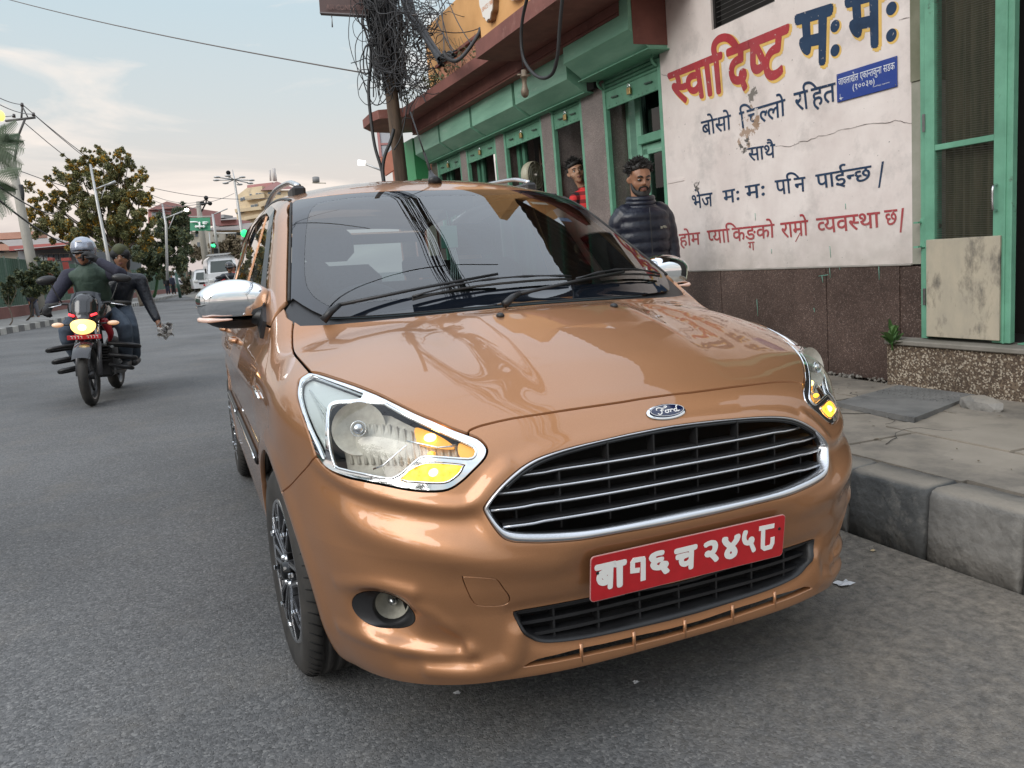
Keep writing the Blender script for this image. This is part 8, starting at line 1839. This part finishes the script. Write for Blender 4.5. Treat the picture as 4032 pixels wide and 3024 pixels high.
shell('grey water tank block beside the red box building',[(478,648),(600,645),(600,690),(478,700)],142,5,principled('tank_block',(.28,.28,.28),.8))
shell('grey concrete building with dark windows behind the far pole',[(170,870),(370,860),(370,1130),(170,1200)],125,9,CRM2,None,[(225,880,265,940),(250,1005,290,1075),(330,950,350,1020)])
# red roofed hall above the dark tree, far left halls (gz space)
shell('pinkish hall with hipped red roof above the dark tree',[(1075,965),(1370,950),(1370,1060),(1075,1070)],120,14,PINK,([(1210,908,0),(1065,972,0),(1385,948,0),(1385,948,14),(1065,972,14)],ROOFR),[(1100,985,1190,1035),(1240,990,1350,1030)],g=gz)
shell('long low building with red eave band behind the left fence',[(130,1245),(600,1205),(600,1420),(130,1420)],48,8,principled('grey_wall',(.17,.18,.19),.8),([(110,1262,-1),(620,1215,-1),(560,1165,8),(0,1195,8)],ROOFG),[(280,1290,500,1340,-6)],[(125,1252,620,1218,.28)],g=gz,slabmat=noisy('eave_red',(.40,.12,.11),(.33,.09,.08),rough=.7,scale=1))
shell('pale warehouse at the far left with salmon roof edge',[(-300,1215),(300,1190),(150,1420),(-300,1420)],62,9,CRM2,None,[(-60,1255,30,1285),(60,1250,120,1280)],[(-300,1180,300,1150,.5),(-300,1252,140,1240,.5)],g=gz,slabmat=noisy('salmon_edge',(.50,.27,.20),(.42,.22,.16),rough=.8,scale=1))
shell('row of white and brown houses far behind the warehouse',[(-100,1140),(180,1130),(180,1200),(-100,1200)],120,6,principled('pale_far_wall',(.50,.50,.52),.9),None,[(-20,1140,60,1180),(95,1140,125,1175),(135,1138,165,1172)],g=gz)
# ---------------------------------------------------------------- vehicles by the junction
def vanlike(label,pxc,pyb,dist,w,h,ln,mat,name='van',high=True):
    b=atd(pxc,pyb,dist); t,nn=(BY-G*0),None; v=empty(name,label=label,cat='van' if high else 'car'); Mv=Matrix.Translation(Vector(b))@BM.to_3x3().to_4x4()
    prof=[(-w/2,.25),(-w/2-.02,.9),(-w/2+.02,h*.52),(-w/2+.16,h*.93),(-w/2+.32,h),(w/2-.32,h),(w/2-.16,h*.93),(w/2-.02,h*.52),(w/2+.02,.9),(w/2,.25)]
    Mf_=Mv@Matrix(((1,0,0,0),(0,0,1,0),(0,1,0,0),(0,0,0,1)))
    mb=MB(); n=len(prof); ys=[(.0,.0,0),(.25,.02,0),(.9,.0,0),(ln,.0,0)]; vs=[]
    for yy,ins,_ in ys:
        for x,z in prof:
            zz=z; y_=yy
            if yy==0: y_=.0+max(0,(z-h*.5))*.45
            vs.append(tuple(Mv@Vector((x*(1-.04*(yy==0)),y_,zz))))
    fs=[(j*n+i,j*n+(i+1)%n,(j+1)*n+(i+1)%n,(j+1)*n+i) for j in range(3) for i in range(n)]+[tuple(range(n))[::-1],tuple(3*n+i for i in range(n))]
    mb.add(vs,fs); mb.build('body',mat,v)
    gl=[(-w*.40,h*.55),(w*.40,h*.55),(w*.33,h*.86),(-w*.33,h*.86)]; mb=MB(); mb.add([tuple(Mv@Vector((x,max(0,(z-h*.5))*.45-.03,z))) for x,z in gl],[(0,1,2,3)]); mb.build('windscreen',principled('van_glass',(.05,.06,.055),.1),v)
    for s in (-1,1):
        mb=MB(); mb.box((s*w*.40-.14,-.04,.62),(s*w*.40+.14,.02,.80),.03); mb.v=[tuple(Mv@Vector(x)) for x in mb.v]; mb.build('headlight',principled('lamp_glass_van',(.6,.6,.58),.1),v)
        mb=MB(); mb.box((s*w*.42-.10,.5,.0),(s*w*.42+.10,1.15,.62),.05); mb.v=[tuple(Mv@Vector(x)) for x in mb.v]; mb.build('wheel',MT['rubber'],v)
        mb=MB(); mb.box((s*(w*.5+.05)-.05,.15,1.15),(s*(w*.5+.05)+.05,.3,1.45),.02); mb.v=[tuple(Mv@Vector(x)) for x in mb.v]; mb.build('mirror',MT['black_plastic'],v)
    mb=MB(); mb.box((-w*.3,-.03,.50),(w*.3,.01,.62),.01); mb.v=[tuple(Mv@Vector(x)) for x in mb.v]; mb.build('grille',MT['dark'],v)
    mb=MB(); mb.box((-.26,-.06,.36),(.26,-.03,.47)); mb.v=[tuple(Mv@Vector(x)) for x in mb.v]; mb.build('number_plate',RED,v)
    if high:
        for yy in (.6,1.6,2.6): 
            mb=MB(); mb.bar((-w*.36,yy,h+.12),(w*.36,yy,h+.12),.04,.04); mb.bar((-w*.36,yy,h-.05),(-w*.36,yy,h+.14),.04,.04); mb.bar((w*.36,yy,h-.05),(w*.36,yy,h+.14),.04,.04); mb.v=[tuple(Mv@Vector(x)) for x in mb.v]; mb.build('roof_rack',GAL,v)
    return v
VW=noisy('van_white',(.70,.71,.72),(.62,.63,.64),rough=.3,scale=1,Coat_Weight=.5)
vanlike('white high roof van with roof rack behind the second motorcycle',891,1146,47,1.85,2.15,4.6,VW); vanlike('white car just left of and behind the white van',822,1147,50,1.7,1.45,3.8,VW,'parked_car',False)
# ================================================================ THE CABLE POLE
PD=10.6; pq=lambda x,y,d=PD:atd(1400+x*.4581,y*.4581,d)
cp=empty('utility_pole',label='dark wooden utility pole wrapped in black cables at the canopy corner',cat='utility pole')
b0=pq(395,1545); top=b0+G*7.5; bot=b0-G*(2.1)
WOOD=noisy('old_wood',(.075,.05,.035),(.13,.09,.06),rough=.9,scale=6,stretch=(3,3,.35),c3=(.03,.025,.02),s3=5)
MB().tube([bot,b0,top],[.095,.088,.080],14).build('pole',WOOD,cp)
for k in range(4): MB().tube([b0+G*(2.4+k*.55)-CR*.5,b0+G*(2.4+k*.55)+CR*.5],.02,6).build('cross_bracket',BLK,cp)
hw=b0+G*1.62
tg=empty('cable_tangle',label='dense tangle of black cables, loops and coils hanging on the wooden pole',cat='cables'); rr=random.Random(17)
def onpole(h,dx=0,dd=0): return b0+G*h+CR*dx+CF*dd
P0=pq(0,0)-0
mbs=[MB(),MB(),MB()]
def rnd(m,a,b_,wob,r,n=7): 
    P=[a*(1-t)+b_*t+np.array([rr.gauss(0,wob) for _ in range(3)])*math.sin(math.pi*t)**.5 for t in np.linspace(0,1,n)]; m.tube(crom(P,4),r,4,False)
for k in range(330):   # strands running down beside the pole
    h0=rr.uniform(1.0,2.2); h1=rr.uniform(2.0,4.6); dx=rr.gauss(0,.10); dx2=rr.gauss(0.02,.13); rnd(mbs[k%2],onpole(h0,dx,rr.uniform(-.16,.1)),onpole(h1,dx2,rr.uniform(-.16,.12)),.05,rr.choice((.006,.009,.013)))
for k in range(80):   # drooping loops
    h=rr.uniform(1.15,3.6); R=rr.uniform(.08,.30); cx=rr.gauss(-.03,.13); sq=rr.uniform(.6,1.7); dd=rr.uniform(-.22,.1); ph=rr.uniform(0,6); P=[onpole(h+R*sq*math.sin(a),cx+R*math.cos(a)*.7+rr.gauss(0,.01),dd+.04*math.sin(a*2+ph)) for a in np.linspace(0,2*math.pi,15)[:-1]]; mbs[k%2].tube(crom(P,2,True),rr.choice((.0045,.006,.008)),4,False,True)
for k in range(12):
    R=.145+rr.uniform(-.035,.03); c=pq(300+rr.gauss(0,6),240+rr.gauss(0,8),PD-.22); P=[c+CR*R*math.cos(a)+CU*R*1.1*math.sin(a)+CF*rr.uniform(-.02,.02) for a in np.linspace(0,2*math.pi,20)[:-1]]; mbs[2].tube(P,.009,5,False,True)
for k in range(16):
    R=.075; c=pq(195+k*4.5,505+k*2.5,PD-.25); P=[c+CU*R*math.cos(a)+CF*R*math.sin(a)*.9+CR*.012*math.sin(a) for a in np.linspace(0,2*math.pi,14)[:-1]]; mbs[2].tube(P,.010,5,False,True)
for k in range(34):
    a=pq(rr.uniform(190,330),rr.uniform(480,540),PD-.2); b_=pq(rr.uniform(200,420),rr.uniform(640,800),PD-.2); m_=(a+b_)/2+CR*rr.uniform(-.08,.08); mbs[2].tube(crom([a,m_,b_,(a*.3+b_*.7)+CR*.09],4),.008,4,False)
# web between pole and balcony
for k in range(190):
    x=rr.uniform(390,640); y=rr.uniform(-60,760); lim=150+ (x-400)*1.55
    if y<lim-420 or y>760-(x-400)*.25: continue
    a=pq(x,y,PD-rr.uniform(0,1.2)); R=rr.uniform(.05,.22); th=rr.uniform(0,6.28); n=rr.randint(4,8); P=[a]; d=np.array([math.cos(th),0,math.sin(th)])
    for j in range(n): th+=rr.gauss(0,.9); P.append(P[-1]+(CR*math.cos(th)+CU*math.sin(th))*R*.6+CF*rr.gauss(0,.03))
    mbs[k%2].tube(crom(P,3),rr.choice((.004,.0055,.007)),4,False)
for k in range(20): # heavy bundles falling to the balcony edge
    x0=410+rr.uniform(-25,45); x1=735+rr.uniform(-30,25); y1=525+rr.uniform(-45,60); P=[pq(x0,-260,PD),pq(x0+rr.uniform(20,50),60,PD-.3),pq((x0+x1)/2+rr.uniform(-15,15),280+rr.uniform(-15,15),PD-1.0),pq(x1,y1,PD-2.0)]; mbs[0].tube(crom(P,5),rr.choice((.010,.014,.018)),5,False)
for k in range(10): P=[pq(740+rr.uniform(-20,40),500+rr.uniform(-30,40),8.6),pq(790+rr.uniform(-30,30),470+rr.uniform(-30,50),8.4),pq(850+rr.uniform(-20,20),450+rr.uniform(-20,40),8.2)]; mbs[0].tube(crom(P,4),.010,4,False)
for nm,m,mt in (('cables',mbs[0],BLK),('thin_cables',mbs[1],GRYC),('coils',mbs[2],GRYC)): m.build(nm,mt,tg)['kind']='stuff'
for k,(pts,r,lb) in enumerate(((((135,330),(130,560),(112,760),(128,980),(165,1250),(222,1450),(245,1600)),.022,'thick black cable hanging down left of the wooden pole to the car roof'),(((330,1110),(300,1220),(255,1330),(235,1450),(250,1600)),.024,'short thick black cable curving in to the pole below the canopy'),(((360,620),(440,820),(430,1000),(390,1180),(330,1290)),.009,'thin black cable looping in front of the canopy corner'),(((200,360),(85,400),(68,560),(90,640),(140,560),(165,420)),.010,'loose grey loop sticking out left of the pole'))):
    o=MB().tube(crom([pq(x,y,PD-.25) for x,y in pts],5),r,7).build('hanging_cable',BLK if k!=3 else GRYC); tag(o,lb,'cable')
for k,(a,b_,sg_,r,lb) in enumerate((((-600,30-60),(150,640),.0,.012,''),)): pass
wire(atd(-250,-85,22),atd(1462,292,PD-.1),.15,.010,'long thin wire crossing the upper left sky to the wooden pole',principled('wire_taupe',(.12,.10,.09),.6))
for k,(x0,y0,x1,y1,lb) in enumerate(((620,-40,480,130,'first thin wire fanning from the pole top'),(700,-40,860,560,'grey wire dropping steeply to the roof plants'),(780,-30,1000,380,'grey wire falling to the yellow wall corner'),(600,-30,850,440,'second thin wire falling to the roof plants'),(740,0,760,440,'black wire dropping straight to the canopy edge'),(1070,240,620,230,'slack thin wire from the yellow wall back to the tangle'))): wire(pq(x0,y0,9.6),pq(x1,y1,8.4),.06,.006,lb,GRYC)
o=MB().tube(crom([pq(x,y,8.0) for x,y in ((760,440),(775,480),(810,515),(860,525),(910,495),(960,440),(1010,370),(1060,290),(1075,240))],4),.020,7).build('hanging_cable',GRYC); tag(o,'thick grey cable sagging from the roof plants to the yellow wall','cable')
# street cables overhead, running back over the car
oc=empty('overhead_cables',label='bundle of black street cables running overhead along the pavement',cat='cables'); mb=MB(); rr=random.Random(33); T0=b0+G*4.6
for k in range(24):
    a=T0+G*rr.uniform(-.6,1.2)+CR*rr.uniform(-.1,.1); e=np.array([.6+rr.gauss(0,.55)+ (k%4)*-.35,-17.,5.6+rr.uniform(-.5,1.3)]); sg_=rr.uniform(.25,.75); P=[a*(1-t)+e*t-np.array([0,0,sg_*4*t*(1-t)]) for t in np.linspace(0,1,22)]; mb.tube(P,rr.choice((.006,.008,.012)),5,False)
for k in range(16):
    a=T0+G*.1; e=np.array([.75+rr.gauss(0,.05),-17.,5.7+rr.gauss(0,.05)]); P=[a*(1-t)+e*t-np.array([0,0,.55*4*t*(1-t)])+np.array([rr.gauss(0,.03),0,rr.gauss(0,.03)]) for t in np.linspace(0,1,22)]; mb.tube(P,.013,5,False)
for k in range(9):
    a=np.array([rr.uniform(-1,2.),rr.uniform(-4,5),4.9+rr.random()]); e=a+np.array([rr.uniform(-9,-5),rr.uniform(-3,4),rr.uniform(.3,1.5)]); mb.tube([a*(1-t)+e*t-np.array([0,0,.4*4*t*(1-t)]) for t in np.linspace(0,1,14)],.008,4,False)
mb.build('cables',BLK,oc)['kind']='stuff'
op=empty('utility_pole',label='concrete pole carrying the street cables behind the camera',cat='utility pole'); MB().tube([(.9,-17,0),(.8,-17,7.4)],[.16,.12],12).build('pole',CPO,op); MB().bar((-.2,-17,5.9),(1.7,-17,5.9),.1,.1).build('crossarm',GAL,op)
# ---------------------------------------------------------------- air-condition sign board on the pole
ac=empty('sign_board',label='old dark red board reading AIR-CONDITION hung on the wooden pole',cat='sign'); SB=noisy('board_maroon',(.060,.030,.026),(.085,.045,.04),rough=.6,scale=5)
sa=lambda x,y,d=10.2:atd(1230+x*.3617,y*.3617,d)
quadpanel('board',[sa(55,-220),sa(640,-190),sa(655,170),sa(82,137)],SB,ac,.06); quadpanel('board_rim',[sa(78,128,10.18),sa(655,160,10.18),sa(657,172,10.18),sa(80,140,10.18)],principled('rim_grey',(.16,.14,.14),.6),ac,.07)
def pic_text(txt,p0,p1,hpx,mat,par,fn,d,nm='lettering',off=.02):
    V,F_=glyph(txt,off); w=max(v[0] for v in V); x0,y0=p0;x1,y1=p1; out=[]
    for x,y in V: t=x/w; X=x0+(x1-x0)*t+(y1-y0)/(x1-x0)*0*y; Y=y0+(y1-y0)*t-y/.72*hpx; out.append(fn(X,Y,d))
    F2=[]
    for q_ in F_:
        a,b_,c_=[out[i] for i in q_[:3]]; F2.append(q_ if np.cross(b_-a,c_-a)@CF<0 else q_[::-1])
    return mesh_obj(nm,out,F2,mat,par)
BT=noisy('faded_letter',(.18,.10,.085),(.09,.05,.045),rough=.7,scale=14)
pic_text('AIR-CONDITION',(148,102),(598,110),56,BT,ac,sa,10.17);
for x,y in ((205,150),(535,168)): MB().tube([sa(x,y),sa(x+8,y+60),sa(x+12,y+145)],[.010,.006,.010],5).build('hook',MT['steel'],ac)
# ---------------------------------------------------------------- shops beyond the canopy
sb=empty('shop_building',label='small shop with green awning box and orange wall beyond the pole',cat='building')
def wbox(name,u0,u1,v0,v1,w0,w1,mat,par): mb=MB(); mb.box((u0,v0,w0),(u1,v1,w1)); mb.v=[tuple(BM@Vector(x)) for x in mb.v]; return mb.build(name,mat,par)
ORW=noisy('orange_wall',(.42,.17,.11),(.34,.13,.085),rough=.85,scale=3)
wbox('awning_box',-.25,.0,8.35,9.3,2.30,2.92,principled('awning_green',(.055,.30,.12),.5),sb); wbox('wall',.0,.4,9.3,10.4,0,2.7,ORW,sb); wbox('red_panel',-.12,-.02,8.4,9.3,.0,2.25,ORW,sb); wbox('pillar',-.16,-.02,8.33,8.40,0,2.3,CRM2,sb)
bb_=empty('billboard',label='blank grey framed board on the street side past the pole',cat='billboard'); q=lambda x,y,d=15.5:pq(x,y,d)
quadpanel('board',[q(190,1090),q(330,1085),q(340,1360),q(215,1350)],principled('board_grey',(.34,.35,.37),.6),bb_,.06); MB().bar(q(188,1086),q(332,1082),.05,.05,G).build('frame',PINK,bb_); MB().bar(q(190,1090),q(217,1352),.05,.05,CR).build('frame',PINK,bb_); MB().bar(q(200,1240),q(334,1236),.04,.04,G).build('frame',PINK,bb_)
rp_=empty('awning',label='faded red canvas awning beyond the pole foot',cat='awning'); quadpanel('canvas',[q(210,1360,13.5),q(335,1270,13.5),q(345,1450,13.5),q(255,1510,13.5)],ORW,rp_,.05)
wl=empty('street_lamp',label='white street lamp on a long arm left of the wooden pole',cat='street lamp'); MB().tube([q(260,1480,24),q(75,1405,24)],[.03,.04],6).build('arm',GAL,wl); MB().tube([q(85,1402,24),q(22,1398,24)],[.07,.09],8).build('lamp_head',emissive('lamp_soft_white',(1.,.97,.92),1.2),wl)
tk=empty('water_tank',label='grey rooftop water tank peeking above the car roof',cat='water tank'); q=lambda x,y,d=80:atd(700+x*.6933,650+y*.6933,d); MB().tube([q(786,100),q(784,70)],.36,12).build('tank',principled('tank_grey',(.20,.20,.20),.7),tk); MB().bar(q(765,101),q(840,103),.3,.10,G).build('stand',CRM2,tk)
# litter
def litter(px,py,s,label,mat,seed):
    rr=random.Random(seed); c=onz(px,py,.004); n=4; vs=[]
    for i in range(n):
        for j in range(n): vs.append(c+np.array([(i-1.5)*s*.45+rr.uniform(-.2,.2)*s,(j-1.5)*s*.3+rr.uniform(-.15,.15)*s,rr.uniform(0,.35)*s*(1 if 0<i<3 else .4)]))
    o=mesh_obj('litter',vs,[(i*n+j,(i+1)*n+j,(i+1)*n+j+1,i*n+j+1) for i in range(n-1) for j in range(n-1)],mat); tag(o,label,'litter')
PAPW=principled('paper_white',(.62,.62,.63),.8); PAPT=principled('leaf_tan',(.5,.38,.22),.8)
litter(3325,2298,.040,'torn white paper on the asphalt by the bumper corner',PAPW,1); litter(3360,2088,.014,'small tan scrap at the kerb foot',PAPT,2); litter(3440,2168,.013,'tan dry leaf on the asphalt near the kerb',PAPT,3); litter(2505,2686,.012,'tiny white scrap below the front bumper',PAPW,4); litter(1800,2729,.014,'white flattened scrap in front of the car',PAPW,5); litter(3730,2200,.006,'tiny white crumb by the kerb joint',PAPW,6)
gr=MB(); rr=random.Random(77)
for k in range(1300):
    y=rr.uniform(-2.2,3.2); x=KX(y)-abs(rr.gauss(0,.28))-.01; s=rr.uniform(.001,.0034)*(1.5 if x>KX(y)-.1 else 1); i=len(gr.v); gr.add([(x-s,y,0.001),(x,y-s,.001),(x+s,y+s*.4,.001),(x,y,s*1.4)],[(0,1,3),(1,2,3),(2,0,3)])
o=gr.build('grit',noisy('grit_stone',(.13,.118,.10),(.24,.22,.19),rough=.95,scale=200)); tag(o,'loose grit and dust gathered in the gutter along the kerb','grit'); o['kind']='stuff'
dl_=MB()
for k in range(120):
    y=rr.uniform(-1.5,2.4); x=KX(y)+rr.uniform(.2,1.6); an=rr.uniform(0,6.3); s=rr.uniform(.006,.022); z=.268; c_,s2=math.cos(an)*s,math.sin(an)*s; dl_.add([(x-c_,y-s2,z),(x-s2*.3,y+c_*.3,z+.003),(x+c_,y+s2,z+.001),(x+s2*.3,y-c_*.3,z+.002)],[(0,1,2,3)])
o=dl_.build('leaf_litter',noisy('dead_leaf',(.10,.075,.05),(.17,.13,.08),rough=.9,scale=30)); tag(o,'dead leaves and scraps scattered over the pavement','litter'); o['kind']='stuff'

# hairline cracks in the pavement and the road
ck=MB(); rr=random.Random(91)
def crackline(p,th,n,st,z,w):
    P=[np.array([p[0],p[1],z])]
    for i in range(n): th+=rr.gauss(0,.38); P.append(P[-1]+np.array([math.cos(th),math.sin(th),0])*st)
    ck.tube(P,[w*(1-.6*i/len(P)) for i in range(len(P))],4)
for x,y,th,n in ((1.75,.9,.2,16),(2.1,1.5,-.8,14),(2.4,.4,.6,12),(1.7,-.2,.9,12),(2.6,1.9,-2.2,14),(2.2,2.4,-.4,12)): crackline((x,y),th,n,.035,.266,.0022)
o=ck.build('crack_lines',principled('crack_dirt',(.05,.045,.04),.95)); tag(o,'hairline cracks running over the pavement slabs beside the kerb','cracks'); o['kind']='stuff'
